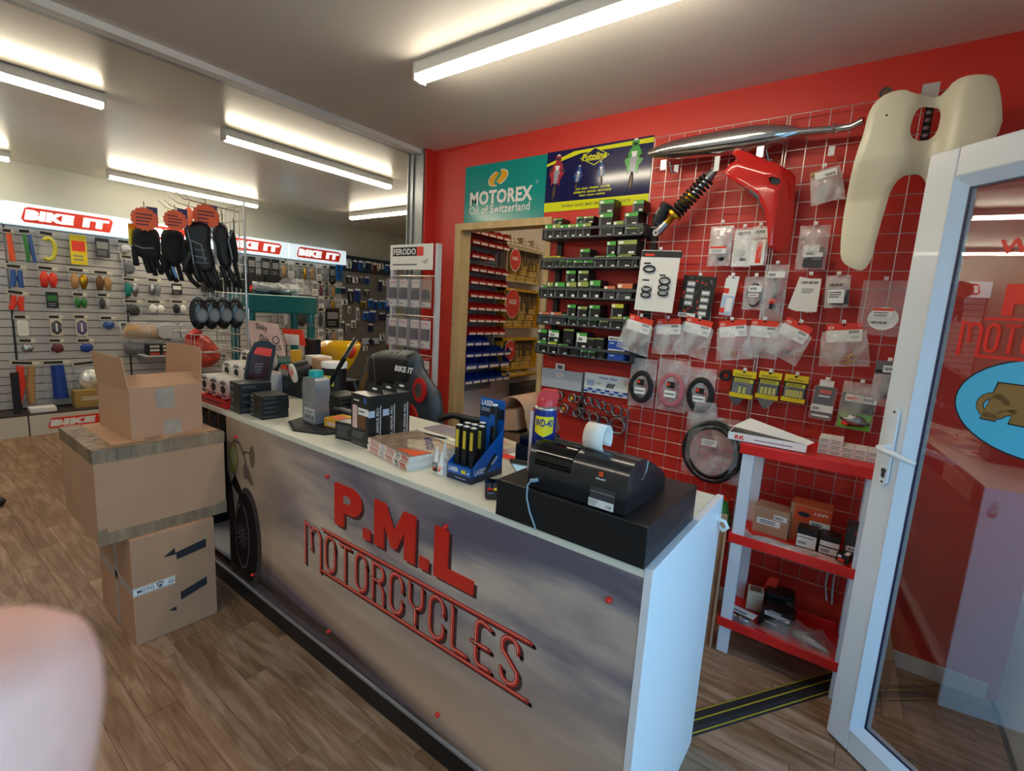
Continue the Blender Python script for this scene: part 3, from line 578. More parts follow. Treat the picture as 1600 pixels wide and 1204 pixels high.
for i, l in enumerate(('RACE - ROAD - TOURING - SCOOTER', 'SUPERMOTO - ENDURO - MOTOCROSS', 'TRIALS - QUADS - KARTING')): t.text(l, .345, .125-i*.021, (.24,.26,.18)[i], .013, 0, 'poster_yellow', bold=.03)
t.prism([(.245,.305),(.345,.36),(.445,.305),(.345,.255)], -.0008, 0, 'poster_yellow').prism([(.252,.305),(.345,.355),(.438,.305),(.345,.26)], -.0011, 0, 'poster_navy').text('Putoline', .345, .308, .165, .042, -.0011, 'poster_yellow', bold=.03, shear=.15).bars(.3, .39, .283, .289, -.0011, 1, 'poster_yellow')
def bike(cx, cz, k, body, lean=0):
    t.M = Matrix.Translation((cx, 0, cz)) @ Matrix.Rotation(lean, 4, 'Y') @ Matrix.Scale(k, 4)
    t.prism([(-.16,.5),(-.05,.62),(.1,.62),(.2,.48),(.3,.2),(.2,.05),(.1,.22),(-.08,.2),(-.2,.0),(-.3,.18)], -.0008/k, 0, body)
    t.disc(0, .68, .12, .13, 0, body, .001/k, 14).disc(.0, .66, .08, .05, 0, 'ink', .0013/k, 12).prism([(-.08,.76),(.08,.76),(.04,.82),(-.04,.82)], -.0013/k, 0, 'poster_white').prism([(-.34,.3),(-.2,.26),(-.16,.34),(-.3,.4)], -.0013/k, 0, 'ink').prism([(.34,.26),(.2,.24),(.16,.32),(.3,.38)], -.0013/k, 0, 'ink').prism([(-.1,.45),(.1,.45),(.06,.3),(-.06,.3)], -.0016/k, 0, 'poster_white').prism([(-.2,.12),(-.1,.2),(-.08,-.1),(-.16,-.22)], -.0016/k, 0, body).prism([(.2,.12),(.1,.2),(.08,-.1),(.16,-.22)], -.0016/k, 0, body)
    t.prism([(-.14,.2),(-.05,.34),(.06,.34),(.14,.2),(.1,-.1),(0,-.2),(-.1,-.1)], -.001/k, 0, 'bikegrey')
    t.disc(0, -.42, .07, .3, 0, 'rubber', .0012/k, 18).disc(0, -.42, .03, .2, 0, 'dirt', .0014/k, 12); t.M = None
bike(.075, .20, .185, 'bikered', .1); bike(.235, .185, .10, 'bikeblue', .15); bike(.40, .20, .09, 'bikeblue', -.1); bike(.60, .215, .19, 'bikegreen', .05)
obj('print', t, p, label='yellow lettering, motorcycles and diamond badge')
# ------------------------------------------------------------------ filter rack
RY = 2.645
mat('rack', '45484a', .45); mat('fgreen', '4aa442', .4); mat('fblack', '191d1c', .4); mat('folive', '93a050', .4); mat('forange', 'd8784a', .4); mat('fyellow', 'cfc83a', .4); mat('mblue', '1d4aa6', .35); mat('lblue', 'b8cade', .4)
rk = thing('filter_rack', 'dark grey wire rack of five shelves of filter boxes on the red wall', 'rack', (-1.775, RY, 1.27))
zb = [1.997-1.27, 1.818-1.27, 1.635-1.27, 1.465-1.27, 1.278-1.27]; RW = .67
for z in zb:
    tr_ = obj('shelf_tray', MB().box(0, RW, 0, .125, z, z+.004, 'rack').box(0, RW, 0, .003, z, z+.014, 'rack'), rk)
    obj('front_rail', MB().box(0, RW, 0, .003, z+.052, z+.068, 'rack').box(0, .006, 0, .125, z, z+.068, 'rack').box(RW-.006, RW, 0, .125, z, z+.068, 'rack'), tr_)
for x in (.05, RW+.004): obj('upright', MB().box(x, x+.035, .105, .13, -.01, .86, 'black'), rk)
TY = {'g': ('green-topped black', 'fgreen','fblack'), 'o': ('olive-topped black', 'folive','fblack'), 'r': ('orange-topped grey', 'forange','darkgrey'), 'y': ('yellow-striped black','fyellow','fblack'), 't': ('dark green','fblack','fblack'), 'w': ('white-labelled black','fgreen','fblack'), 'b': ('blue and white','label','mblue')}
FB = {0: [(851,863,350,0,'g'),(863,875,349,0,'o'),(875,887,350,0,'g'),(887,899,349,0,'o'),(899,910,348,0,'g'),(910,923,348,0,'o'),(936,957,352,0,'o'),(958,974,344,0,'o'),(976,996,352,0,'o'),(997,1008,350,0,'g'),
          (864,878,341,1,'g'),(900,910,338,1,'g'),(911,927,337,1,'o'),(936,957,333,1,'g'),(976,997,331,1,'g'),(936,959,311,2,'g'),(989,1006,312,2,'g')],
      1: [(848,862,403,0,'y'),(863,872,403,0,'g'),(873,883,404,0,'g'),(884,894,405,0,'g'),(895,910,406,0,'g'),(911,926,406,0,'g'),(928,944,399,0,'o'),(946,962,398,0,'g'),(964,986,398,0,'o'),(987,996,400,0,'g'),
          (906,921,388,1,'g'),(948,962,376,1,'g'),(965,995,374,1,'o')],
      2: [(845,854,445,0,'g'),(855,864,440,0,'o'),(866,882,440,0,'g'),(884,900,440,0,'o'),(902,919,439,0,'o'),(921,938,437,0,'g'),(943,961,446,0,'r'),(964,988,442,0,'r'),(884,899,422,1,'g'),(903,919,422,1,'o')],
      3: [(841,858,487,0,'r'),(859,877,487,0,'r'),(878,885,490,0,'g'),(887,900,494,0,'g'),(901,917,495,0,'g'),(918,933,496,0,'g'),(935,950,499,0,'o'),(952,971,496,0,'y'),(973,983,494,0,'g'),(886,899,475,1,'g'),(902,917,478,1,'o'),(920,937,476,1,'g'),(955,974,474,1,'y')],
      4: [(839,853,532,0,'g'),(855,869,534,0,'y'),(871,887,537,0,'g'),(889,904,546,0,'t'),(906,917,546,0,'g'),(918,930,547,0,'g'),(932,944,548,0,'t'),(949,975,546,0,'b'),(840,854,514,1,'g'),(856,873,515,1,'w'),(880,896,513,1,'t'),(900,917,519,1,'w'),(917,929,527,1,'t'),(930,943,527,1,'t'),(950,973,526,1,'b')]}
SN = ['top','second','third','fourth','bottom']
for s_, L_ in FB.items():
    base = 1.27+zb[s_]+.0045; tops = []; cnt = {0:0,1:0,2:0}
    for (a, b_, yt, lev, ty) in L_:
        x0 = at(a, yt, 'y', RY).x; x1 = at(b_, yt, 'y', RY).x; z1 = at((a+b_)/2, yt, 'y', RY).z
        x0 = max(x0, -1.768); x1 = min(x1, -1.112 if lev == 0 else -1.09)
        if lev: ov = [q for q in tops if q[0] < (x0+x1)/2+.02 and q[1] > (x0+x1)/2-.02]; z0 = max([q[2] for q in ov] or [base])+.0005
        else: z0 = base
        z1 = max(z1, z0+.03); tops.append((x0, x1, z1)); W_, H_ = x1-x0-.001, z1-z0
        cnt[lev] += 1; nm, c1, c2 = TY[ty]
        pos = f"{ORD[min(cnt[lev]-1,11)]} from left, " + ('standing on the ' if lev == 0 else 'stacked over the ' if lev == 1 else 'topmost over the ') + SN[s_] + ' rack shelf'
        o = thing('filter_box', f'{nm} filter box, {pos}', 'box', (x0, RY+.008, z0), 0, 'filter boxes on the wall rack')
        mb = MB().box(0, W_, 0, .1, 0, H_, c2)
        if ty == 'b':
            mb.box(0, W_, -.0006, 0, H_*.68, H_, 'label').text('MAHLE', W_*.48, H_*.83, W_*.8, H_*.2, -.0006, 'ink', bold=.05).bars(W_*.1, W_*.45, H_*.4, H_*.55, 0, 2, 'label')
        elif ty == 't': mb.box(W_*.35, W_*.7, -.0006, 0, H_*.15, H_*.3, 'inkgrey').box(0, W_, -.0006, 0, H_*.85, H_*.95, 'folive' if lev else 'fblack')
        else:
            mb.box(0, W_, -.0006, 0, H_*.70, H_*.97, c1).box(W_*.05, W_*.3, -.001, 0, H_*.74, H_*.92, 'paper').box(W_*.6, W_*.9, -.0006, 0, H_*.1, H_*.24, 'paper').box(0, W_*.16, -.0006, 0, 0, H_*.62, 'inkgrey').box(0, W_, -.0006, 0, 0, H_*.05, c1)
            if ty == 'w': mb.box(W_*.08, W_*1.0, -.0012, 0, H_*.42, H_*.78, 'label').barcode(W_*.2, W_*.6, H_*.5, H_*.68, -.0012)
        obj('carton', mb, o)
o = thing('filter_box', 'flat yellow packet lying at the left end of the second rack shelf', 'box', (-1.765, RY+.02, zb[1]+1.27+.0685), 0, 'filter boxes on the wall rack')
obj('carton', MB().box(0, .12, 0, .06, 0, .012, 'fyellow').bars(.01, .11, .002, .010, 0, 1, 'ink'), o)
# ------------------------------------------------------------------ blank panel, hose clip panel, clips
pl = thing('display_header', 'plain white header panel with a small red stamp, below the filter rack', 'panel', (-1.775, YW-.03, 1.05)); mat('panelgrey','bcc0c8',.4)
obj('board', MB().box(0, .31, 0, .004, 0, .125, 'panelgrey').box(.115, .165, -.001, 0, .075, .10, 'label').text('P.M.L', .14, .092, .035, .010, -.001, 'redprint', bold=.02).bars(.122, .158, .078, .086, -.001, 1, 'redprint').box(.105, .175, -.0015, 0, .125, .165, 'label').box(.12, .16, -.002, 0, .13, .155, 'inkgrey'), pl, bevel=.001)
pl = thing('display_header', 'white and blue header panel reading Hose clips', 'panel', (-1.448, YW-.03, 1.055))
t = MB().box(0, .30, 0, .004, 0, .128, 'label').text('Hose clips', .165, .105, .12, .019, 0, 'mblue', bold=.02)
for i in range(10): t.box(i*.03, i*.03+.03, -.0006, 0, .02 if i%2 else .026, .034, 'mblue' if i%2 else 'lblue').box(i*.03, i*.03+.03, -.0006, 0, .006, .019, 'lblue' if i%2 else 'mblue')
t.box(.02, .07, -.0006, 0, .045, .085, 'lblue').disc(.28, .095, .013, .013, 0, 'redprint').disc(.28, .095, .010, .010, 0, 'label', .001).bars(.085, .12, .06, .075, 0, 2)
for i in range(3): t.prism([(.15+i*.018,.05),(.165+i*.018,.078),(.18+i*.018,.076),(.165+i*.018,.045)], -.0006, 0, 'inkgrey')
obj('board', t, pl, bevel=.001)
br = thing('display_bracket', 'grey metal upright bracket between the white panel and hose clip panel', 'bracket', (-1.465, YW-.028, .93))
obj('channel', MB().box(0, .016, 0, .012, 0, .245, 'steel').box(-.02, .035, 0, .014, -.04, .05, 'steel'), br)
def clip(x, z, r, yl, label, tint='steel'):
    o = thing('hose_clip', label, 'hose clip', (x, YW-.06, z), 0, 'hose clips on the rail')
    q = MB(); q.lathe([(r,-.02),(r,.02)], (0,0,0), 18, tint, ax='y')
    qq = MB()
    n=18; vs=[]; 
    for yy in (-.022,.012):
        for rr in (r, r*.86): vs += [(rr*cos(2*pi*i/n), yy, rr*sin(2*pi*i/n)) for i in range(n)]
    fs=[]
    for i in range(n):
        j=(i+1)%n; fs += [(i,j,2*n+j,2*n+i),(n+j,n+i,3*n+i,3*n+j),(j,i,n+i,n+j),(2*n+i,2*n+j,3*n+j,3*n+i)]
    qq.add(vs, fs, tint, True); obj('band', qq, o)
    obj('screw', MB().cyl((-.012,-.005,-r-.004),(.014,-.005,-r-.004),.005,n=8,m='steel'), o)
    if yl: obj('tag', MB().box(-.008,.008,-.024,-.023,-.012,.010,'fyellow'), o)
mat('clipsteel', '9a9da0', .3, .8); mat('clipdark','7c8084',.35,.8)
hooks = MB().tube([(-1.72,YW-.02,.962),(-1.10,YW-.02,.935)],.0025,6,'wire')
clp = [(876,617,11,1),(884,637,12,1),(897,621,10,1),(905,623,8,0),(921,625,9,0),(932,629,9,0),(943,632,9,0),(953,637,10,0),(966,641,12,0),(978,645,10,0),(904,644,10,0),(918,648,10,0),(930,652,12,0),(945,659,14,0),(967,664,19,0)]
for i, (px, py, r, yl) in enumerate(clp):
    q = at(px, py, 'y', YW-.05); clip(q.x, q.z, r*.0027, yl, f"small steel hose clip, {ORD[i%10 if i<10 else i-10]} from left in the {'upper' if i<10 else 'lower'} row of clips", 'steel' if i<3 else 'clipdark' if i%2 else 'clipsteel')
obj('clip_rail', MB().tube([(0,0,0),(.62,0,-.03)],.002,6,'wire').tube([(.03,0,-.06),(.6,0,-.09)],.002,6,'wire'), br, loc=(-.26, -.03, .035))
# ------------------------------------------------------------------ wire grid
GY = 2.735; GZ0, GZ1 = .287, 2.535
def grid(x0, n, label):
    g = thing('wire_grid', label, 'wire grid', (x0, GY, GZ0)); W_ = n*.08125; H_ = GZ1-GZ0
    vm = MB().tube([(0,0,0),(0,0,H_)], .0021, 6, 'wire').mesh('upright_wire'); hm = MB().tube([(0,0,0),(W_,0,0)], .0021, 6, 'wire').mesh('cross_wire')
    fm = MB().tube([(0,0,0),(0,0,H_)], .0036, 8, 'wire').mesh('edge_wire')
    for i in range(n+1): obj('upright_wire', None, g, me=fm if i in (0,n) else vm, loc=(i*.08125, 0, 0))
    nz = round(H_/.0812)
    for i in range(nz+1): obj('cross_wire', None, g, me=hm, loc=(0, -.003, i*H_/nz))
grid(-1.125, 8, 'left chrome wire grid panel fixed to the red wall')
grid(-.462, 8, 'right chrome wire grid panel behind the cream mudguard')
# ------------------------------------------------------------------ packets hanging on the grid
def hang(px0, py0, px1, py1, Y=2.70):
    a = at(px0, (py0+py1)/2, 'y', Y); b_ = at(px1, (py0+py1)/2, 'y', Y); c_ = at((px0+px1)/2, py0, 'y', Y); d_ = at((px0+px1)/2, py1, 'y', Y)
    return (c_.x, Y, c_.z), b_.x-a.x, c_.z-d_.z
def pouch(W_, H_, z1, m='bag', seed=0, th=.012, flare=0, nx=6, nz=6):
    """a crumpled clear pouch hanging from z1 down, origin top centre"""
    rnd = random.Random(seed); mb = MB(); vs = []; fs = []
    for s in (-1, 1):
        for j in range(nz+1):
            for i in range(nx+1):
                u = i/nx-.5; v = j/nz; e = 0 if i in (0,nx) or j in (0,nz) else 1
                x = u*W_*(1+flare*v) + (rnd.random()-.5)*W_*.03*(1 if j else 0); z = z1-v*H_+(rnd.random()-.5)*H_*.03*(1 if j == nz else 0)
                vs.append((x, s*th*e*sin(pi*v)*(1+.5*(rnd.random()-.5))+(rnd.random()-.5)*.004*e, z))
    o = (nx+1)*(nz+1)
    for s in range(2):
        for j in range(nz):
            for i in range(nx):
                a = s*o+j*(nx+1)+i; q = (a, a+1, a+nx+2, a+nx+1); fs.append(q[::-1] if s == 0 else q)
    return mb.add(vs, fs, m, True)
def hook(o, L_=.05, z=0): obj('hook', MB().tube([(0,2.735-o.location.y,z+.004),(0,.0,z-.002),(0,-.022,z+.006)], .0018, 6, 'wire').box(-.008, .008, -.012, -.011, z, z+.016, 'label'), o)
GRP = 'packets hanging on the wire grid'
def packet(name, label, box, cat='packet', Y=2.70, tilt=0, grp=GRP, noh=False):
    loc, W_, H_ = hang(*box, Y); o = thing(name, label, cat, loc, 0, grp, ry=radians(tilt))
    if not noh: hook(o)
    return o, W_, H_
# seven red headed bags
rows = [((981,495,1025,551),13),((1023,498,1067,552),-4),((1069,498,1119,557),11),((1120,500,1169,561),-9),((1171,500,1221,558),2),((1222,504,1280,565),24),((1284,505,1354,571),-7)]
what = ['with zip-like clips inside','with a copper washer inside','with a small brass part inside','with copper rings inside','with green and copper bits inside','of dark rings, tilted sharply','with large rings, widest']
for i, (bx, tl_) in enumerate(rows):
    o, W_, H_ = packet('parts_bag', f'red and white headed clear bag {what[i]}, {ORD[i]} in its row', bx, tilt=tl_, Y=2.618 if i == 0 else 2.70-.016*(i%2))
    hw, hh = W_*(.86 if i<5 else .80), .085
    card = MB().box(-hw/2, hw/2, -.003, .001, -hh, -.02, 'label').box(-hw/2, hw/2, -.0035, .0015, -.028, 0, 'redprint').box(-hw/2, hw/2, -.004, -.0034, -.03, -.022, 'redprint')
    card.disc(-hw*.36, -.018, .011, .007, -.0035, 'label').disc(-hw*.36, -.018, .007, .004, -.0036, 'redprint', .001).barcode(hw*.12, hw*.42, -.046, -.034, -.003).bars(hw*.2, hw*.42, -.07, -.058, -.003, 2, 'ink').disc(0, -.008, .008, .004, -.0035, 'ink')
    obj('header_card', card, o)
    obj('clear_bag', pouch(W_*1.0, H_-.03, -.035, 'bag', i, .012, .18), o)
    pc = MB(); rnd = random.Random(i)
    if i == 0:
        for k in range(6): pc.box(.01+k*.005, .013+k*.005, -.006+.002*k, -.004+.002*k, -H_+.02, -H_+.06, 'steel')
    for k in range((1,1,1,2,3,3,3)[i]):
        cx_, cz_ = (rnd.random()-.4)*W_*.5, -H_+.02+rnd.random()*.015; r = (.006,.008,.006,.010,.007,.010,.016)[i]
        pc.M = Matrix.Translation((cx_, 0, cz_)) @ Matrix.Rotation(pi/2, 4, 'X'); pc.tube([(r*cos(2*pi*j/14), r*sin(2*pi*j/14), 0) for j in range(14)], r*.22, 6, ('brass','gold','brass','gold','green','clipsteel','gold')[i], closed=True); pc.M = None
    obj('contents', pc, o, kind='stuff' if i in (0,3,4,5,6) else None)
# upper row bags
o, W_, H_ = packet('parts_bag', 'round crumpled clear bag with black rubber bit, left of the white packet under the fairing', (1112,349,1148,415)); obj('clear_bag', pouch(W_, H_-.01, -.012, 'bagdense', 31, .02), o); obj('contents', MB().ball((.01,0,-H_*.82), .028, .014, .017, 'rubber').box(-.045, .035, -.021, -.02, -H_*.72, -H_*.55, 'label').box(-.045, .035, -.0215, -.021, -H_*.60, -H_*.55, 'redprint').bars(-.04, .02, -H_*.70, -H_*.62, -.0212, 2), o)
o, W_, H_ = packet('parts_packet', 'flat white card packet hanging between two clear bags under the fairing', (1150,356,1179,416)); obj('card', MB().box(-W_/2, W_/2, -.002, .001, -H_, -.01, 'paper').barcode(-W_*.35, W_*.35, -.035, -.02, -.002).bars(-W_*.3, W_*.2, -H_*.75, -H_*.6, -.002, 2).box(-W_*.1, W_*.25, -.003, -.002, -H_*.86, -H_*.78, 'inkgrey'), o); obj('clear_bag', pouch(W_*1.1, H_*1.02, 0, 'bag', 32, .006), o)
o, W_, H_ = packet('parts_packet', 'white packet with an upright red card, partly behind the red fairing tip', (1177,353,1202,414)); obj('card', MB().box(-W_*.45, W_*.45, -.004, .0, -H_, -H_*.35, 'label').box(-W_*.1, W_*.25, -.0046, -.004, -H_*.95, -H_*.4, 'redprint').box(-W_*.4, W_*.5, -.003, .0, -H_*.3, -.01, 'paper').barcode(-W_*.3, W_*.3, -.035, -.02, -.003), o); obj('clear_bag', pouch(W_*1.2, H_*1.02, 0, 'bag', 33, .006), o)
o, W_, H_ = packet('parts_bag', 'crumpled bag of brackets hanging highest on the grid, left of the mudguard', (1266,262,1312,317), tilt=-12); obj('clear_bag', pouch(W_, H_-.004, -.004, 'bagdense', 34, .02, .15), o); obj('contents', MB().box(-.04,.045,-.022,-.02,-.05,-.018,'label').barcode(.0,.04,-.045,-.034,-.022).tube([(-.03+.03*cos(a/5),-.012,-.04+.025*sin(a/5)) for a in range(4,14)],.006,6,'brass').box(-.03,0,-.012,-.004,-H_*.85,-H_*.5,'clipsteel'), o)
o, W_, H_ = packet('parts_bag', 'clear bag of black rubber blocks with white label, below the bracket bag', (1251,352,1299,421)); obj('clear_bag', pouch(W_, H_, 0, 'bag', 35, .022), o); obj('contents', MB().box(-.03,.045,-.014,.01,-H_*.95,-H_*.5,'darkgrey').box(-.035,.03,-.018,-.014,-H_*.72,-H_*.45,'label').barcode(-.02,.01,-H_*.68,-H_*.6,-.018).box(-.035,.046,-.016,-.0155,-H_*.72,-H_*.62,'label'), o)
# belts card
o, W_, H_ = packet('display_card', 'large white card of drive belts under a black header, left on the grid', (1003,391,1064,487), tilt=2.5, Y=2.62); t = MB().box(-W_/2, W_/2, -.002, .001, -H_, 0, 'paper').box(-W_/2+.002, W_/2+.01, -.004, -.002, -.036, -.004, 'fblack').box(-W_*.4, -W_*.15, -.0045, -.004, -.03, -.02, 'redprint').box(-W_*.4, -W_*.22, -.0026, -.002, -.075, -.066, 'ink').box(-W_*.38, -W_*.2, -.0026, -.002, -.165, -.156, 'ink').box(W_*.05, W_*.2, -.0026, -.002, -.135, -.126, 'ink'); obj('card', t, o)
for k, (cx_, cz_, rx_, rz_) in enumerate(((-.05,-.10,.032,.016),(.045,-.16,.028,.018),(.045,-.195,.028,.014),(-.05,-.21,.026,.013),(.045,-.225,.026,.013),(-.05,-.24,.026,.013))):
    q = MB(); q.tube([(cx_+rx_*cos(2*pi*i/18), -.01, cz_+rz_*sin(2*pi*i/18)) for i in range(18)], .0045, 6, 'rubber', closed=True)
    obj('belt', q, o); 
    if k: obj('pouch', pouch(.065, .05, cz_+.03, 'bag', 40+k, .014), o, loc=(cx_, 0, 0))
# black chain card
o, W_, H_ = packet('display_card', 'black card with red dots carrying two strips of small packets', (1069,431,1121,498), tilt=4); t = MB().box(-W_/2, W_/2, -.002, .001, -H_, 0, 'fblack'); rnd = random.Random(9)
for k in range(26): t.disc((rnd.random()-.5)*W_*.9, -.01-rnd.random()*(H_-.02), .005, .005, -.002, 'redprint' if k%3 else 'inkgrey', n=8)
t.box(-W_*.48, W_*.05, -.003, -.002, -H_*.99, -H_*.89, 'label').barcode(-W_*.44, -W_*.2, -H_*.97, -H_*.91, -.003); obj('card', t, o)
for k in range(4): obj('sachet', MB().box(-.022,.022,-.012,-.002,-.014,.014,'bagdense').box(-.018,.018,-.013,-.012,-.006,.007,'label'), o, loc=(-W_*.22, 0, -.045-k*.034)); obj('sachet', MB().box(-.022,.022,-.012,-.002,-.014,.014,'bagdense').box(-.018,.018,-.013,-.012,-.006,.007,'label'), o, loc=(W_*.26, 0, -H_+.03+k*.036))
o, W_, H_ = packet('parts_packet', 'narrow white, red and pale blue card hanging upright beside the black dotted card', (1134,431,1158,493), tilt=5); o['label'] = 'narrow white, red and pale blue card hanging upright beside the black dotted card'
obj('card', MB().box(-W_*.42, W_*.42, -.006, .001, -H_, -.012, 'label').box(-W_*.42, W_*.42, -.0066, -.006, -H_, -H_*.5, 'lblue').box(-W_*.42, -W_*.05, -.007, -.006, -H_*.45, -H_*.32, 'redprint').box(-W_*.1, W_*.3, -.007, -.0066, -H_*.9, -H_*.55, 'label').box(-W_*.42, -W_*.1, -.007, -.0066, -H_*.95, -H_*.82, 'redprint').box(-W_*.3, W_*.42, -.005, .001, -.02, 0, 'label').disc(W_*.05, -.01, .007, .003, -.005, 'ink'), o)
o, W_, H_ = packet('parts_bag', 'clear bag with a looped black cable and two white stickers', (1165,432,1200,484)); obj('clear_bag', pouch(W_, H_, 0, 'bag', 50, .012), o); obj('contents', MB().tube([(.03*cos(2*pi*i/20), -.004, -H_*.55+.055*sin(2*pi*i/20)) for i in range(20)], .0045, 6, 'rubber', closed=True).tube([(.036*cos(2*pi*i/20), .002, -H_*.57+.05*sin(2*pi*i/20)) for i in range(20)], .003, 6, 'rubber', closed=True).box(-.028,.032,-.014,-.0135,-.075,-.045,'label').barcode(-.02,.01,-.066,-.054,-.014).box(-.025,.02,-.014,-.0135,-.1,-.084,'label').bars(-.02,.015,-.097,-.087,-.014,1,'ink'), o)
o, W_, H_ = packet('parts_bag', 'long clear bag with a black tube and red-black knob, right of the cable bag', (1197,413,1234,500)); obj('clear_bag', pouch(W_, H_, 0, 'bag', 51, .02), o); obj('contents', MB().cyl((0,0,-.07),(.002,0,-.16), .013, n=12, m='fblack').ball((0,0,-.18), .024, .018, .02, 'red').cyl((0,0,-.19),(0,0,-.215), .018, .014, 12, 'fblack').box(-.035,.04,-.02,-.0195,-.065,-.035,'label').barcode(-.03,0,-.058,-.044,-.02), o)
o, W_, H_ = packet('parts_packet', 'fanned sheaf of white paper packets hanging below the rubber block bag', (1245,430,1290,487)); t = MB()
for k, an in enumerate((12, 6, 0)):
    t.M = Matrix.Translation((0, .004-.004*k, 0)) @ Matrix.Rotation(radians(an), 4, 'Y'); t.box(-W_*.38, W_*.38, 0, .001, -H_, -.015, 'paper')
    if k == 2: t.box(-W_*.38, W_*.38, -.0012, .0, -H_, -.015, 'paper').barcode(-W_*.3, W_*.3, -.04, -.028, -.0012).bars(-W_*.25, W_*.2, -.085, -.06, -.0012, 3)
t.M = None; obj('card', t, o)
o, W_, H_ = packet('parts_bag', 'small bag of black pads with white label, right of the white paper sheaf', (1292,430,1330,481), tilt=-3); obj('clear_bag', pouch(W_, H_, 0, 'bagdense', 52, .016), o); obj('contents', MB().box(-.02,.045,-.01,.01,-H_*.9,-H_*.45,'darkgrey').box(-.035,.028,-.018,-.012,-H_*.86,-H_*.45,'label').bars(-.03,.02,-H_*.7,-H_*.5,-.018,3,'ink').barcode(-.03,.02,-.05,-.038,-.019), o)
o, W_, H_ = packet('parts_bag', 'large wrinkled clear bag holding a white disc, beside the door frame', (1349,438,1420,525)); obj('clear_bag', pouch(W_, H_, 0, 'clear', 53, .012, 0, 9, 9), o); obj('contents', MB().disc(.012, -H_+.075, .055, .05, -.004, 'label', .003, 28).box(-.03,.045,-.011,-.008,-H_*.66,-H_*.50,'label').box(-.03,.045,-.0115,-.008,-H_*.545,-H_*.50,'redprint').barcode(-.03,.03,-H_*.78,-H_*.74,-.008).bars(-.025,.03,-H_*.65,-H_*.56,-.0115,2), o)
# hose bags
def hosebag(bx, label, col, seed, rx_, rz_, n=2, r=.008):
    o, W_, H_ = packet('hose_bag', label, bx, noh=True); obj('clear_bag', pouch(W_, H_, 0, 'bag', seed, .018, 0, 7, 8), o); t = MB()
    for k in range(n*2): t.tube([((rx_-k*.003)*cos(2*pi*i/24), -.012+.008*(k%3), -H_*.58+(rz_-k*.003)*sin(2*pi*i/24)) for i in range(24)], r, 7, col, closed=True)
    obj('hose', t, o); obj('label_sticker', MB().box(-.032,.032,-.031,-.03,-H_*.72,-H_*.59,'label').box(-.02,.022,-.031,-.03,-H_*.54,-H_*.42,'fblack').disc(-.011,-H_*.47,.009,.009,-.031,'redprint').bars(-.028,.028,-H_*.69,-H_*.62,-.031,1), o)
mat('pinkhose', 'd87a86', .25, alpha=.75)
hosebag((987,560,1028,636), 'clear bag with a fat black coiled hose, at the left edge of the grid', 'rubber', 60, .062, .085, 3, .011)
hosebag((1030,562,1080,643), 'clear bag of pink tubing between two bags of black hose', 'pinkhose', 61, .066, .09, 2, .008)
hosebag((1079,575,1121,648), 'clear bag with a larger black coiled hose, right of the pink tubing', 'rubber', 62, .062, .088, 3, .011)
q = at(1134, 586, 'y', 2.70); o = thing('tape_roll', 'roll of black tape hanging left of the yellow cards', 'tape', q, 0, GRP)
vs=[]; n=24
for yy in (-.014,.014):
    for rr in (.029,.014): vs += [(rr*cos(2*pi*i/n), yy, rr*sin(2*pi*i/n)) for i in range(n)]
fs=[]
for i in range(n): j=(i+1)%n; fs += [(i,j,2*n+j,2*n+i),(n+j,n+i,3*n+i,3*n+j),(j,i,n+i,n+j),(2*n+i,2*n+j,3*n+j,3*n+i)]
obj('roll', MB().add(vs, fs, 'rubber', True), o)
for i, (bx, w_, nt_) in enumerate((((1146,579,1183,622),'with two bolts',2),((1187,581,1223,624),'with four bolts, middle of three',4),((1227,586,1265,629),'with five bolts, rightmost of three',5))):
    o, W_, H_ = packet('blister_card', f'yellow and black card {w_}, right of the tape roll', bx, tilt=2)
    t = MB().box(-W_/2, W_/2, -.002, .001, -H_, -.035, 'fblack').box(-W_/2, W_/2, -.003, .001, -.034, -.0, 'yellow').box(-W_/2-.002, W_/2, -.003, .001, -H_, -H_+.022, 'yellow').bars(-W_*.4, W_*.4, -.03, -.018, -.003, 2, 'ink').disc(-.003, -.008, .007, .005, -.003, 'ink').box(-W_*.4, W_*.42, -.0026, -.002, -.06, -.042, 'fyellow').bars(-W_*.35, W_*.35, -.058, -.044, -.0026, 2, 'ink'); obj('card', t, o)
    b_ = MB()
    for k in range(nt_): x = (-.5+(k+.5)/nt_)*W_*(.4 if nt_ == 2 else .72); b_.box(x-.006, x+.006, -.010, -.003, -H_+.026, -H_+.066, 'fyellow').box(x-.007, x+.007, -.012, -.003, -H_+.060, -H_+.072, 'fblack')
    obj('bolt_row', b_, o, kind='stuff'); obj('blister', MB().box(-W_*.42, W_*.42, -.016, -.0025, -H_+.024, -.06, 'clear'), o)
for i, (px, py, l) in enumerate(((1150,624,'dark triangular plate under the first yellow card'),(1196,629,'bare steel triangular plate under the middle yellow card'))):
    q = at(px, py, 'y', 2.71); o = thing('metal_plate', l, 'metal plate', q, 0, GRP); obj('plate', MB().prism([(-.04,.02),(.04,.02),(.03,.0),(.008,-.03),(-.008,-.03),(-.03,.0)], -.002, .0, 'clipdark' if i == 0 else 'steel').disc(0,-.018,.004,.004,-.002,'ink'), o)
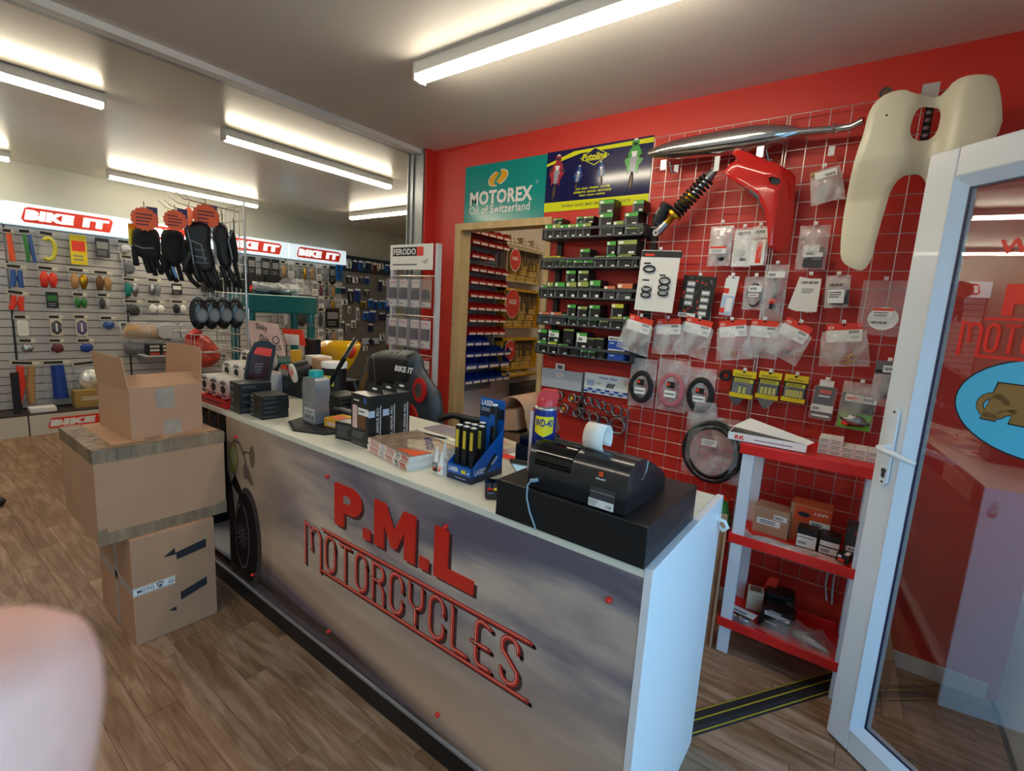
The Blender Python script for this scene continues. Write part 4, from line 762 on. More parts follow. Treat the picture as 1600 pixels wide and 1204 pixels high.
o, W_, H_ = packet('blister_pack', 'dark clamshell pack with red print and white label, left of the green packet', (1274,594,1312,655), tilt=2); obj('card', MB().box(-W_*.42, W_*.42, -.012, .008, -H_, -.03, 'darkgrey', c=.006).box(-W_*.3, W_*.3, -.004, .002, -.03, 0, 'paper').box(-W_*.22, W_*.28, -.0126, -.012, -.062, -.045, 'redprint').text('RJM', .002, -.0535, W_*.4, .012, -.0127, 'redprint', bold=.02).box(-W_*.25, W_*.25, -.0126, -.012, -.079, -.072, 'paper').box(-W_*.46, W_*.46, -.014, -.012, -H_*.82, -H_*.64, 'label').barcode(-W_*.4, -W_*.1, -H_*.78, -H_*.7, -.014).box(-W_*.38, W_*.38, -.0126, -.012, -H_*.95, -H_*.9, 'label'), o); obj('blister', MB().box(-W_*.5, W_*.5, -.018, .01, -H_*1.02, -.028, 'clear', c=.008), o)
o, W_, H_ = packet('parts_bag', 'green and black bag of silvery parts with white sticker, beside the door frame', (1319,598,1376,672), tilt=2); obj('card', MB().box(-W_*.46, W_*.46, -.006, .001, -H_*.66, -H_*.25, 'fblack').box(-W_*.46, W_*.46, -.006, .001, -H_, -H_*.62, 'brightgreen').box(-W_*.38, W_*.5, -.009, -.006, -H_*.42, -H_*.27, 'label').barcode(W_*.1, W_*.42, -H_*.38, -H_*.31, -.009).box(-W_*.34, -W_*.02, -.0095, -.009, -H_*.38, -H_*.32, 'redprint').bars(-W_*.38, -W_*.1, -H_*.62, -H_*.52, -.006, 2, 'brightgreen').ball((0,-.012,-H_*.82), .05, .012, .026, 'steel', wob=.3, seed=4).box(-W_*.35, -W_*.15, -.02, -.018, -H_*.93, -H_*.84, 'redprint'), o); obj('clear_bag', pouch(W_*1.02, H_, 0, 'bag', 70, .022), o)
o, W_, H_ = packet('parts_bag', 'bag with a grey-black header half hidden by the white door frame', (1369,564,1412,625)); obj('card', MB().box(-W_*.5, W_*.4, -.004, .001, -.06, 0, 'inkgrey').box(-W_*.47, W_*.4, -.0045, .0, -.055, -.04, 'fblack').box(-W_*.2, W_*.4, -.006, -.004, -.05, -.02, 'label').barcode(-W_*.15, W_*.3, -.042, -.028, -.006), o); obj('clear_bag', pouch(W_, H_*.9, -.05, 'bag', 71, .02), o); obj('contents', MB().ball((.01,0,-H_*.7), .03, .014, .045, 'darkgrey', wob=.25), o)
# big cable coil in a bag
q = at(1113, 705, 'y', 2.67); o = thing('cable_coil', 'large coil of black cable in a torn clear bag, left of the red shelves', 'cable', q, 0, GRP); rnd = random.Random(2)
t = MB()
for k in range(9):
    rx_, rz_ = .115+k*.0055*(1 if k%2 else .7), .13+k*.005; t.tube([(rx_*cos(2*pi*i/32)+rnd.random()*.001, -.03+.008*(k%5), rz_*sin(2*pi*i/32)) for i in range(32)], .0052, 6, 'rubber', closed=True)
obj('cable', t, o); obj('clear_bag', pouch(.30, .34, .19, 'bag', 81, .05, 0, 9, 9), o); obj('label_sticker', MB().box(-.045,.03,-.062,-.061,.04,.075,'label').bars(-.04,.025,.045,.07,-.062,3), o); obj('bag_neck', pouch(.10, .14, .26, 'bag', 82, .02, .6), o, loc=(-.06,0,0))
# ------------------------------------------------------------------ soft shapes
def inpoly(x, z, P):
    c = False; j = len(P)-1
    for i in range(len(P)):
        if (P[i][1] > z) != (P[j][1] > z) and x < (P[j][0]-P[i][0])*(z-P[i][1])/(P[j][1]-P[i][1])+P[i][0]: c = not c
        j = i
    return c
def near(x, z, P):
    b = (1e9, 0, 0)
    for i in range(len(P)):
        x1, z1 = P[i]; x2, z2 = P[(i+1)%len(P)]; dx, dz = x2-x1, z2-z1; l_ = dx*dx+dz*dz
        t = 0 if l_ == 0 else max(0, min(1, ((x-x1)*dx+(z-z1)*dz)/l_)); qx, qz = x1+dx*t, z1+dz*t; d = math.hypot(x-qx, z-qz)
        if d < b[0]: b = (d, qx, qz)
    return b
def puff(mb, P, th, res, m, back=None, R=None, holes=(), yfn=None, closed=True, wob=0):
    """an outline in x,z, triangulated and swollen towards -y (th) and +y (back)"""
    from mathutils.geometry import delaunay_2d_cdt
    back = th if back is None else back; R = R or th*2; pts = []; ed = []; rnd = random.Random(1)
    for L_ in [P]+list(holes):
        o = len(pts); D = []
        for i in range(len(L_)):
            a, b_ = L_[i], L_[(i+1)%len(L_)]; n = max(1, int(math.hypot(b_[0]-a[0], b_[1]-a[1])/res))
            D += [(a[0]+(b_[0]-a[0])*k/n, a[1]+(b_[1]-a[1])*k/n) for k in range(n)]
        pts += D; ed += [(o+i, o+(i+1)%len(D)) for i in range(len(D))]
    nb = len(pts); x0=min(p[0] for p in P); x1=max(p[0] for p in P); z0=min(p[1] for p in P); z1=max(p[1] for p in P)
    dist = [0]*nb; j = 0; z = z0
    while z < z1:
        x = x0+(j%2)*res/2
        while x < x1:
            if inpoly(x, z, P) and not any(inpoly(x, z, h) for h in holes):
                d = min([near(x, z, P)[0]]+[near(x, z, h)[0] for h in holes])
                if d > res*.5: pts.append((x, z)); dist.append(d)
            x += res
        z += res*.87; j += 1
    vv, ee, ff, ov, _, _ = delaunay_2d_cdt([Vector(p) for p in pts], ed, [], 0, 1e-6)
    D = [min([dist[k] for k in o] or [0]) for o in ov]; n = len(vv); vs = []; fs = []
    for s in (-1, 1):
        for i, q in enumerate(vv):
            k = math.sin(math.sqrt(min(1, D[i]/R))*pi/2); vs.append((q.x, (-th if s < 0 else back)*k+(yfn(q.x, q.y) if yfn else 0)+(rnd.random()-.5)*wob*(1 if D[i] > 0 else 0), q.y))
    for f in ff:
        cx_ = sum(vv[i].x for i in f)/3; cz_ = sum(vv[i].y for i in f)/3
        if inpoly(cx_, cz_, P) and not any(inpoly(cx_, cz_, h) for h in holes): fs.append(tuple(f)); fs.append(tuple(i+n for i in reversed(f)))
    return mb.add(vs, fs, m, True)
def smooth(P, n=3):
    for _ in range(n):
        P = [q for i in range(len(P)) for q in ((P[i][0]*.75+P[(i+1)%len(P)][0]*.25, P[i][1]*.75+P[(i+1)%len(P)][1]*.25), (P[i][0]*.25+P[(i+1)%len(P)][0]*.75, P[i][1]*.25+P[(i+1)%len(P)][1]*.75))]
    return P
def pxpoly(pts, Y, ox, oz, ax='y'):
    out = []
    for a, b_ in pts:
        q = at(a, b_, ax, Y); out.append(((q.x if ax == 'y' else q.y)-ox, q.z-oz))
    return out
CZ = CT+.0006
# ------------------------------------------------------------------ till end of the counter
mat('drawerblack', '191a1c', .38, noise=.05, nscale=20); mat('tillblack', '1d1f22', .22, coat=.2); mat('tillwindow', '0a0a0b', .06)
cd_ = thing('cash_drawer_unit', 'wide black cash drawer at the right end of the counter, under the till', 'cash drawer', (-.803, 1.047, CZ))
obj('casing', MB().box(0, .448, 0, .385, 0, .107, 'drawerblack'), cd_, bevel=.003); obj('base_frame', MB().box(.004, .444, .004, .381, -.0003, .004, 'black'), cd_)
dz = CZ+.108
tl = thing('cash_register', 'rounded black till printer with a paper roll and brand sticker, on the cash drawer', 'cash register', (-.705, 1.058, dz))
prof = [(0,0),(0,.085),(.012,.112),(.04,.128),(.10,.124),(.17,.095),(.25,.055),(.275,.035),(.28,0)]
q = MB(); q.M = Matrix.Rotation(pi/2, 4, 'Z') @ Matrix.Scale(-1, 4, (0, 1, 0)); WR = .285
q.M = Matrix(((0,1,0,0),(1,0,0,0),(0,0,1,0),(0,0,0,1)))
q.prism(prof, 0, WR, 'tillblack', True); obj('casing', q, tl, bevel=.006, seg=3)
q = MB(); q.M = Matrix(((0,1,0,0),(1,0,0,0),(0,0,1,0),(0,0,0,1))); q.prism([(-.0015,.07),(-.0015,.088),(.0105,.115),(.038,.131),(.045,.1305),(.045,.12),(.01,.10),(.004,.07)], .02, .13, 'tillwindow', True); obj('window_cover', q, tl, label='shiny dark window cover')
obj('rear_sticker', MB().box(.19, .258, -.0022, -.001, .012, .056, 'darkgrey').box(.188, .256, -.0026, -.0015, .004, .024, 'paper').text('olivetti', .215, .078, .026, .006, -.001, 'label', bold=.02).box(.21, .222, -.0018, -.001, .084, .096, 'orange').text('CE', .243, .0125, .014, .007, -.0026, 'ink', bold=.02).bars(.190, .215, .006, .022, -.0026, 4).box(.19, .256, -.0026, -.001, .042, .044, 'grey'), tl, label='grey and white rating sticker')
rl = MB(); pts = []; cc_ = []
for i in range(15): a = radians(-60+i*20); cc_.append((.07+.030*cos(a)*-1, .16+.036*sin(a)))
n=len(cc_); vs=[(x,y_,z) for x in (.135,.192) for y_, z in cc_]
obj('paper_roll', MB().add(vs, [(i,i+1,i+1+n,i+n) for i in range(n-1)], 'paper', True), tl, label='white curl of receipt paper').modifiers.new('thick','SOLIDIFY').thickness = .0008
obj('side_seam', MB().tube([(WR+.001,.12,.115),(WR+.001,.115,.09),(WR+.001,.10,.075),(WR+.001,.085,.072)], .0014, 6, 'steel'), tl)
mat('cablegrey', '8fa3b0', .45)
cb = thing('power_cable', 'pale grey cable hanging from the till over the cash drawer', 'cable', (-.69, 1.054, dz+.014))
obj('lead', MB().tube([(.012,-.004,.012),(.004,-.010,.010),(-.004,-.012,-.004),(-.004,-.012,-.04),(.008,-.012,-.075),(.024,-.012,-.104),(.030,-.010,-.1195)], .0028, 8, 'cablegrey'), cb)
obj('plug', MB().tube([(.002,-.008,.010),(.016,-.005,.014),(.022,-.001,.016)], .0055, 10, 'cablegrey'), cb)
# spray can
mat('wdblue', '172a86', .25, coat=.3); mat('wdyellow', 'f0d818', .3); mat('wdred', 'd83c40', .35); mat('tin', 'b8b4ac', .3, .8)
p_ = at(855, 608, 'z', dz+.262)
wd = thing('spray_can', 'blue and yellow WD-40 spray can with red cap standing behind the till', 'spray can', (p_.x, p_.y, dz), radians(28))
wd['label'] = 'blue and yellow lubricant spray can with red cap standing behind the till'
obj('can', MB().lathe([(.029,0),(.0325,.003),(.0325,.207)], m='wdblue', n=28).lathe([(.0325,.207),(.033,.210),(.030,.215),(.024,.218)], m='tin', n=28), wd)
obj('spray_cap', MB().lathe([(.0275,.214),(.027,.228),(.021,.24)], m='wdred').prism([(-.024,.225),(.03,.225),(.034,.24),(.030,.262),(-.010,.262),(-.024,.245)], -.018, .018, 'wdred'), wd, bevel=.004)
lb = MB()
def wrap(poly, r, m_, e):
    vs=[]; a0=radians(-90)
    for x, z in poly: a=a0+x/r; vs.append(((r+e)*cos(a),(r+e)*sin(a),z))
    lb.add(vs,[tuple(range(len(vs)))],m_)
for i in range(8):
    xa, xb = -.028+i*.007, -.021+i*.007
    def lo(x): return .132+abs(x)*.45
    wrap([(xa,lo(xa)),(xb,lo(xb)),(xb,.190),(xa,.190)], .0325, 'wdyellow', .0006)
    wrap([(xa,.085),(xb,.085),(xb,.098),(xa,.098)], .0325, 'label', .0006); wrap([(xa,.078),(xb,.078),(xb,.085),(xa,.085)], .0325, 'redprint', .0008)
obj('label_print', lb, wd, label='yellow shield on the can', kind='stuff')
tt = MB().text('WD-40', 0, .172, .05, .022, 0, 'wdblue', bold=.03); lb = MB(); out=[(((.0325+.0012)*cos(radians(-90)+v[0]/.0325)),((.0325+.0012)*sin(radians(-90)+v[0]/.0325)),v[2]) for v in tt.v]
obj('lettering', lb.add(out, tt.f, 'wdblue'), wd, label='dark blue lettering')
obj('straw', MB().cyl((-.034,-.012,.21),(-.036,-.014,.06), .002, n=6, m='wdred').box(-.040,-.032,-.02,-.012,.03,.2,'pink'), wd, label='red straw held by a pale strip')
# card terminal, small screen, receipt printer
ctm = thing('card_terminal', 'small black card payment terminal with red, yellow and green keys', 'card reader', (-.905, 1.175, CZ), radians(40))
obj('casing', MB().box(-.035, .035, -.06, .06, 0, .028, 'tillblack'), ctm, bevel=.008, seg=3)
for i, c_ in enumerate(('red','yellow','green')): obj('key', MB().box(-.028+i*.02, -.012+i*.02, -.056, -.044, .028, .032, c_), ctm)
kk = MB().box(-.028,-.016,-.038,-.028,.028,.031,'darkgrey').mesh('key')
for i in range(9): obj('key', None, ctm, me=kk, loc=((i%3)*.02, (i//3)*.014, 0))
obj('screen', MB().box(-.026, .026, .012, .045, .028, .029, 'tillwindow'), ctm)
mat('screenglow', '8fb4c4', .15, emit='7fa4b4', es=.5)
ph = thing('small_screen', 'small tilted black handset with a pale screen, left of the till', 'payment device', (-.86, 1.30, CZ), radians(15))
q = MB(); q.M = Matrix.Translation((0, 0, .035)) @ Matrix.Rotation(radians(50), 4, 'X'); q.box(-.04, .04, -.006, .006, 0, .12, 'tillblack'); obj('casing', q, ph, bevel=.002)
q = MB(); q.M = Matrix.Translation((0, 0, .035)) @ Matrix.Rotation(radians(50), 4, 'X') if False else Matrix.Translation((0, 0, .035)) @ Matrix.Rotation(radians(50), 4, 'X'); q.box(-.033, .033, -.0075, -.0065, .015, .105, 'screenglow'); obj('screen', q, ph)
obj('stand', MB().prism([(-.03,0),(.03,0),(.02,.05),(-.02,.05)], -.02, .02, 'black'), ph)
rp = thing('receipt_printer', 'boxy black receipt printer behind the handset and spray can', 'printer', (-1.0, 1.40, CZ), 0)
obj('casing', MB().box(0, .14, 0, .15, 0, .105, 'tillblack'), rp, bevel=.008, seg=3); obj('lid', MB().box(.02, .13, -.012, .11, .105, .145, 'tillblack'), rp, bevel=.012, seg=3); obj('window', MB().box(.03, .12, -.0135, -.012, .108, .13, 'tillwindow'), rp)
mg = thing('magazine', 'red and white magazine lying behind the torch display', 'magazine', (-1.18, 1.48, CZ), radians(-8))
obj('cover', MB().box(0, .21, 0, .15, 0, .006, 'label').box(.0, .21, 0, .05, .006, .0066, 'redprint').box(.1, .2, .06, .1, .006, .0066, 'redprint'), mg)
# torch display
mat('laserblue', '0f5fb8', .35); mat('lasernavy', '14233f', .35); mat('cob', 'd8c040', .3)
td = thing('torch_display', 'blue cardboard counter display full of inspection torches', 'display box', (-1.117, 1.17, CZ), 0)
WT, DT = .112, .165
ZB = .215
obj('tray_front', MB().box(0, WT, 0, .002, 0, .052, 'laserblue').box(0, WT, -.0006, 0, 0, .022, 'lasernavy').text('LASER', .030, .037, .044, .015, 0, 'label', bold=.03).box(.066, .086, -.0006, 0, .029, .041, 'yellow').box(.092,.102,-.0006,0,.03,.036,'lblue').bars(.04, .09, .008, .014, -.0006, 1, 'lblue'), td)
sp = MB(); sp.M = Matrix(((0,-1,0,WT),(1,0,0,0),(0,0,1,0),(0,0,0,1))); sp.prism([(0,0),(0,.052),(DT,.165),(DT,0)], 0, .002, 'laserblue').prism([(0,0),(0,.022),(DT,.022),(DT,0)], -.0006, 0, 'lasernavy').text('LASER', .045, .036, .06, .018, 0, 'label', bold=.03).prism([(.06,.03),(.12,.085),(.135,.07),(.075,.022)], -.0008, 0, 'fblack').prism([(.10,.05),(.13,.075),(.137,.068),(.107,.045)], -.0012, 0, 'lblue')
obj('side_wall', sp, td)
sp = MB(); sp.M = Matrix(((0,-1,0,.002),(1,0,0,0),(0,0,1,0),(0,0,0,1))); sp.prism([(0,0),(0,.052),(DT,.165),(DT,0)], 0, .002, 'laserblue'); obj('side_wall', sp, td)
obj('back_board', MB().box(0, WT, DT-.002, DT, 0, ZB+.05, 'laserblue').text('LASER', .034, ZB+.032, .055, .02, DT-.002, 'label', bold=.03).box(0, WT, DT-.0026, DT-.002, ZB-.02, ZB+.018, 'lasernavy').box(.065,.08,DT-.0034,DT-.0026,ZB+.008,ZB+.022,'yellow').bars(.006,.05,ZB,ZB+.014,DT-.0026,2,'lblue'), td)
obj('insert', MB().box(.002, WT-.002, .002, DT-.002, .045, .048, 'laserblue'), td)
k = 0
tmesh = None
for j in range(3):
    for i in range(3):
        if (i, j) in ((2, 2), (0, 2)): continue
        pos = ('front','middle','rear')[j]+' row'; o = thing('torch', f"black inspection torch with yellow light strip, {('left','middle','right')[i]} of the {pos} in the display", 'torch', (-1.117+.024+i*.032, 1.17+.028+j*.042, CZ+.0485), 0, 'torches in the counter display') if tmesh is None else dup(tmesh, (-1.117+.024+i*.032, 1.17+.028+j*.042, CZ+.0485), label=f"black inspection torch with yellow light strip, {('left','middle','right')[i]} of the {pos} in the display")
        if tmesh is None:
            obj('handle', MB().box(-.0105, .0105, -.009, .009, 0, .055, 'black'), o, bevel=.003); obj('head', MB().box(-.0115, .0115, -.008, .010, .055, .135, 'black'), o, bevel=.003)
            obj('light_strip', MB().box(-.006, .006, -.0095, -.008, .06, .122, 'cob'), o); obj('end_cap', MB().box(-.009, .009, -.006, .008, .135, .138, 'label'), o); tmesh = o
o = thing('torch', 'tallest black torch standing at the back corner of the blue display', 'torch', (-1.117+.09, 1.17+.135, CZ+.0485), 0, 'torches in the counter display'); obj('handle', MB().cyl((0,0,0),(0,0,.2), .012, n=12, m='black').cyl((0,0,.2),(0,0,.205), .010, n=12, m='label').box(-.011,.011,-.0125,-.012,.13,.17,'laserblue'), o)
# glue bottles
def glue(px, py, h, col, label):
    p_ = at(px, py, 'z', CZ); o = thing('glue_bottle', label, 'bottle', (p_.x, p_.y, CZ), 0, 'glue bottles on the counter')
    obj('bottle', MB().box(-.013, .013, -.008, .008, 0, .04, 'clear' if col == 'ink' else 'label', c=.002).box(-.012, .012, -.0086, -.008, .005, .034, col).box(-.010,.0,-.009,-.0086,.012,.02,'redprint').bars(-.01,.01,.02,.032,-.0088,2,'paper' if col == 'ink' else 'redprint'), o)
    obj('nozzle', MB().lathe([(.010,.04),(.009,.052),(.007,.06),(.0025,h)], m='label', n=14), o)
glue(682, 737, .092, 'ink', 'small glue bottle with black label and white nozzle, nearest the magazines')
glue(690, 741, .085, 'label', 'small white glue bottle with blue and red label beside the torch display')
glue(694, 729, .095, 'fyellow', 'small glue bottle standing behind the other two, with a cream nozzle')
# magazines
mat('magred', 'b8462e', .4); mat('mag1', '8f7a68', .3, noise=.45, nscale=24); mat('mag2', 'c4b8a4', .3, noise=.3, nscale=18)
for i in range(8):
    o = thing('magazine', f"free motorcycle magazine, {('bottom',)+tuple(ORD[1:7])+('topmost',) and (['bottom']+[x+' from the bottom' for x in ORD[1:7]]+['topmost'])[i]} of the neat stack on the counter", 'magazine', (-1.548+random.uniform(-.004,.004), 1.165+random.uniform(-.004,.004), CZ+i*.0064), radians(-10+random.uniform(-.8,.8)), 'stack of magazines on the counter')
    t = MB().box(0, .31, 0, .22, 0, .0056, 'paper').box(.02, .09, -.0006, 0, .0014, .0042, 'magred').box(.10, .135, -.0006, 0, .0014, .0042, 'bikegrey').box(.145, .20, -.0006, 0, .0014, .0042, 'magred').box(.215, .24, -.0006, 0, .0014, .0042, 'ink').box(.25, .295, -.0006, 0, .001, .0046, 'magred')
    if i == 7:
        t.box(.001, .309, .001, .219, .0062, .0065, 'mag1'); t.M = Matrix.Translation((0, 0, .0066)) @ Matrix.Rotation(-pi/2, 4, 'X')
        t.M = Matrix(((1,0,0,0),(0,0,1,0),(0,-1,0,.0066),(0,0,0,1))) 
        t.M = Matrix.Translation((0,0,.0068)) @ Matrix.Rotation(radians(-90), 4, 'X')
        t.prism([(.10,.12),(.19,.20),(.31,.21),(.31,.10),(.20,.06)], 0, .0002, 'mag2').text('MOTORCYCLE', .20, .155, .17, .03, 0, 'bikeblue', bold=.02, ang=-.5).prism([(.19,.02),(.30,.10),(.309,.02)], -.0001, .0002, 'orange').ball((.10,.10,0), .05, .0002, .03, 'bikegrey').ball((.07,.16,0), .03, .0002, .02, 'darkgrey'); t.M = None
    obj('pages', t, o)
mgz = thing('magazine', 'magazine with red print lying behind the magazine stack', 'magazine', (-1.35, 1.46, CZ), radians(-12)); t = MB().box(0, .21, 0, .2, 0, .03, 'paper').box(.001, .209, .001, .199, .03, .0305, 'mag2'); t.M = Matrix.Translation((0,0,.0308)) @ Matrix.Rotation(radians(-90), 4, 'X'); t.text('RK', .10, .15, .10, .04, 0, 'redprint', bold=.04).box(.0, .2, 0, .0001, .02, .07, 'darkgrey').ball((.08,.06,-.001), .06, .0004, .02, 'gold'); t.M=None; obj('pages', t, mgz)
mgz = thing('notepad', 'white sheets of paper under a magazine behind the black glove boxes', 'papers', (-1.66, 1.52, CZ), radians(-4)); mgz['label'] = 'white sheets under a magazine, behind the tall black boxes'; obj('sheets', MB().box(0, .3, 0, .12, 0, .004, 'paper').box(.02, .26, .03, .14, .004, .012, 'mag2').box(.02,.26,.03,.14,.012,.0125,'bikegrey'), mgz)
pn = thing('pen', 'black pen lying on the counter right of the tall black boxes', 'pen', (-1.58, 1.49, CZ+.005), radians(8)); obj('barrel', MB().tube([(0,0,0),(.12,0,0),(.14,0,0)], [.004,.0045,.001], 8, 'black'), pn)
# tall black boxes
for i in range(3):
    o = thing('glove_box', f"tall black box with hang tab and vertical lettering, {('nearest the counter edge','middle of three','rearmost of three')[i]}", 'box', (-1.682, 1.180+i*.071, CZ), radians(-3), 'tall black boxes on the counter')
    o['label'] = o['label'].replace('tall', 'tall glossy') ; W_, D_, H_ = .122, .069, .212
    t = MB().box(0, W_, 0, D_, 0, H_, 'fblack')
    if i == 0: t.box(.012, .045, -.0006, 0, .07, .165, 'pink').box(.05, .105, -.0006, 0, .075, .135, 'brown').box(.052, W_, -.001, 0, .13, .158, 'label').bars(.058,.10,.137,.152,-.001,1,'inkgrey').box(.09, .108, -.0008, 0, .18, .204, 'bikeblue').bars(.01, .10, .03, .06, 0, 4, 'inkgrey').bars(.02,.06,.18,.192,0,1,'label').bars(.01,.1,.005,.015,0,1,'inkgrey')
    t.M = Matrix(((0,-1,0,W_),(1,0,0,0),(0,0,1,0),(0,0,0,1)))
    t.box(.056, .059, -.0006, 0, .02, .17, 'label').text('DX ARMOR PRO', .044, .095, .135, .013, 0, 'label', ang=pi/2)
    if i < 2: t.box(0, .030, -.001, 0, .125, .152, 'lblue')
    t.M = None
    obj('carton', t, o, bevel=.001); obj('carton_lid', MB().box(.001, W_-.001, .001, D_-.001, H_, H_+.0008, 'steel'), o, label='shiny top')
    q = MB(); q.M = Matrix.Translation((0, D_, H_)) @ Matrix.Rotation(radians(-8), 4, 'X'); q.prism([(0,0),(W_,0),(W_-.018,.032),(.018,.032)], -.001, .001, 'fblack').disc(W_/2, .017, .018, .005, -.001, 'label'); obj('hang_tab', q, o)
o = thing('small_box', 'small black box with white end, in front of the orange box', 'box', (-1.775, 1.168, CZ), radians(10)); obj('carton', MB().box(0, .10, 0, .07, 0, .075, 'fblack').bars(.01, .09, .01, .065, 0, 7, 'inkgrey').box(.1, .1006, .012, .058, .014, .07, 'label').box(.01,.09,.005,.065,.075,.0755,'steel'), o)
o = thing('small_box', 'orange and yellow carton between the oil bottle tray and the black boxes', 'box', (-1.93, 1.215, CZ), radians(6)); obj('carton', MB().box(0, .13, 0, .10, .0, .05, 'darkgrey').box(0, .13, -.001, .1, .018, .056, 'amber').box(.02,.11,-.0016,-.001,.024,.04,'pink').box(.02,.1,.02,.06,.056,.0565,'orange'), o)
# oil bottle on its tray
mat('oilgrey', '8d8f96', .35, .3); mat('oilteal', '13a0a0', .35)
tr = thing('counter_tray', 'black eight-sided plastic base under the grey oil bottle', 'tray', (-1.99, 1.30, CZ), 0)
obj('base', MB().lathe([(.20,0),(.205,.008),(.19,.014)], m='black', n=8, smooth=False), tr, bevel=.002)
ob = thing('oil_bottle', 'grey one-litre oil bottle with a teal screw cap on a black tray', 'bottle', (-2.03, 1.20, CZ+.0145), radians(-3))
P = [(-.062,0),(-.060,.09),(-.064,.17),(-.05,.208),(.045,.214),(.058,.20),(.060,.15),(.050,.09),(.058,0)]
obj('body', MB().prism(P, 0, .07, 'oilgrey', True), ob, bevel=.006, seg=3); obj('screw_cap', MB().lathe([(.031,.208),(.032,.238),(.030,.243)], (0,.035,0), 24, 'oilteal'), ob)
obj('label_print', MB().box(-.03, .046, -.0012, 0, .09, .19, 'grey').bars(-.026,.042,.1,.185,-.0012,8,'inkgrey').box(-.042,.05,-.0012,0,.012,.07,'lightgrey').bars(-.03,.04,.045,.06,-.0014,2,'ink').box(-.036,-.012,-.0016,0,.016,.04,'inkgrey').box(-.006,.016,-.0016,0,.016,.04,'inkgrey').box(.022,.044,-.0016,0,.016,.04,'inkgrey'), ob)
# tablet till on an arm, seen edge-on
ts = thing('tablet_stand', 'black tablet screen seen edge-on, tilted on a black metal arm', 'screen', (-2.10, 1.42, CZ), 0)
a = Vector((-2.217, 1.40, 1.076))-Vector((-2.10,1.42,CZ)); b_ = Vector((-2.025, 1.40, 1.30))-Vector((-2.10,1.42,CZ)); dd = (b_-a)
vd = (Vector((-2.12,1.42,1.18))-CAM).normalized(); e1_ = dd.normalized(); nn = e1_.cross(vd).normalized(); vd = nn.cross(e1_); q = MB(); q.M = Matrix(((e1_.x,vd.x,nn.x,a.x),(e1_.y,vd.y,nn.y,a.y),(e1_.z,vd.z,nn.z,a.z),(0,0,0,1))); q.box(0, dd.length, -.05, .14, -.011, .011, 'tillblack'); obj('tablet', q, ts, bevel=.005)
obj('arm', MB().tube([(.02,.05,.18),(.05,.06,.12),(.03,.06,.05),(.0,.06,.0)], .012, 8, 'black').ball((.06,.05,.12), .018,.018,.018,'steel').cyl((.05,.03,.07),(.08,.03,.07),.02,n=12,m='black'), ts); obj('foot', MB().box(-.05,.08,0,.14,0,.012,'black'), ts, bevel=.003)
o = thing('small_box', 'flat grey box lying between the tablet stand and the counter', 'box', (-2.08, 1.36, CZ+.06), 0); o.location.z = CZ; obj('carton', MB().box(0,.18,0,.03,0,.05,'black').box(0,.18,0,.03,.05,.06,'grey'), o)
# stacks of black boxes
def stack(x, y_, w_, d_, h_, n, rz, where, kind='fblack', band='darkgrey'):
    for i in range(n):
        o = thing('phone_mount_box', f"flat black box, {(['bottom']+[s+' from the bottom' for s in ORD[1:n-1]]+['topmost'])[i]} of the {where}", 'box', (x+random.uniform(-.003,.003), y_+random.uniform(-.003,.003), CZ+i*(h_+.0005)), rz, 'flat black boxes on the counter')
        obj('carton', MB().box(0, w_, 0, d_, 0, h_, kind).box(.004, .03, -.0006, 0, h_*.3, h_*.75, 'steel').box(0, .0, 0, 0, 0, 0, kind) if False else MB().box(0, w_, 0, d_, 0, h_, kind).box(.01, .045, -.0008, 0, h_*.3, h_*.75, 'inkgrey').box(0, w_, -.0006, 0, 0, h_*.08, band).box(w_, w_+.0006, .01, d_*.5, h_*.35, h_*.7, band), o, bevel=.001)
stack(-2.555, 1.085, .125, .15, .037, 4, radians(-4), 'left stack beside the white rolls')
stack(-2.395, 1.108, .14, .125, .022, 5, radians(-4), 'right stack beside the oil bottle')
stack(-2.20, 1.36, .14, .15, .022, 5, radians(3), 'stack behind the oil bottle')
# red tray with white tape rolls
rt = thing('display_tray', 'low red printed tray holding white rolls at the far end of the counter', 'tray', (-3.11, 1.062, CZ), radians(1))
obj('tray', MB().box(0, .535, 0, .002, 0, .042, 'red').box(0, .535, .21, .212, 0, .042, 'red').box(0, .535, 0, .21, 0, .003, 'red').box(.533, .535, 0, .21, 0, .042, 'red').bars(.2,.5,.012,.03,0,1,'fblack'), rt)
mat('rollwhite', 'd9d5cd', .6)
RL = None; rp_ = []
for i in range(3): rp_.append((-3.03+i*.119, 1.15, CZ+.0625, 'lower'))
for i in range(3): rp_.append((-3.06+i*.122, 1.285, CZ+.128, 'upper'))
for i in range(2): rp_.append((-3.13+i*.122, 1.42, CZ+.18, 'rear'))
o = thing('display_riser', 'white step board under the rear white rolls', 'riser', (-3.13, 1.285, CZ)); obj('riser', MB().box(0, .37, 0, .12, 0, .068, 'laminate').box(0, .3, .13, .25, 0, .12, 'laminate'), o)
for i, (x, y_, z_, l) in enumerate(rp_):
    lab = f"white roll with dark printed end, {ORD[i%3 if i<6 else i-6]} from left of the {l} row"
    if RL is None:
        RL = thing('grip_tape_roll', lab, 'roll', (x, y_, z_), radians(5), 'white rolls on the counter')
        obj('roll', MB().lathe([(.052,0),(.058,.004),(.058,.12),(.052,.124)], n=24, m='rollwhite', ax='y').lathe([(.021,-.001),(.0215,.0)], n=16, m='ink', ax='y'), RL)
        obj('end_print', MB().disc(0, .034, .030, .008, 0, 'inkgrey', .0008, 14).disc(0,-.034,.03,.008,0,'inkgrey',.0008,14).disc(.0,0,.023,.023,0,'ink',.0012,16), RL)
    else: dup(RL, (x, y_, z_), label=lab)
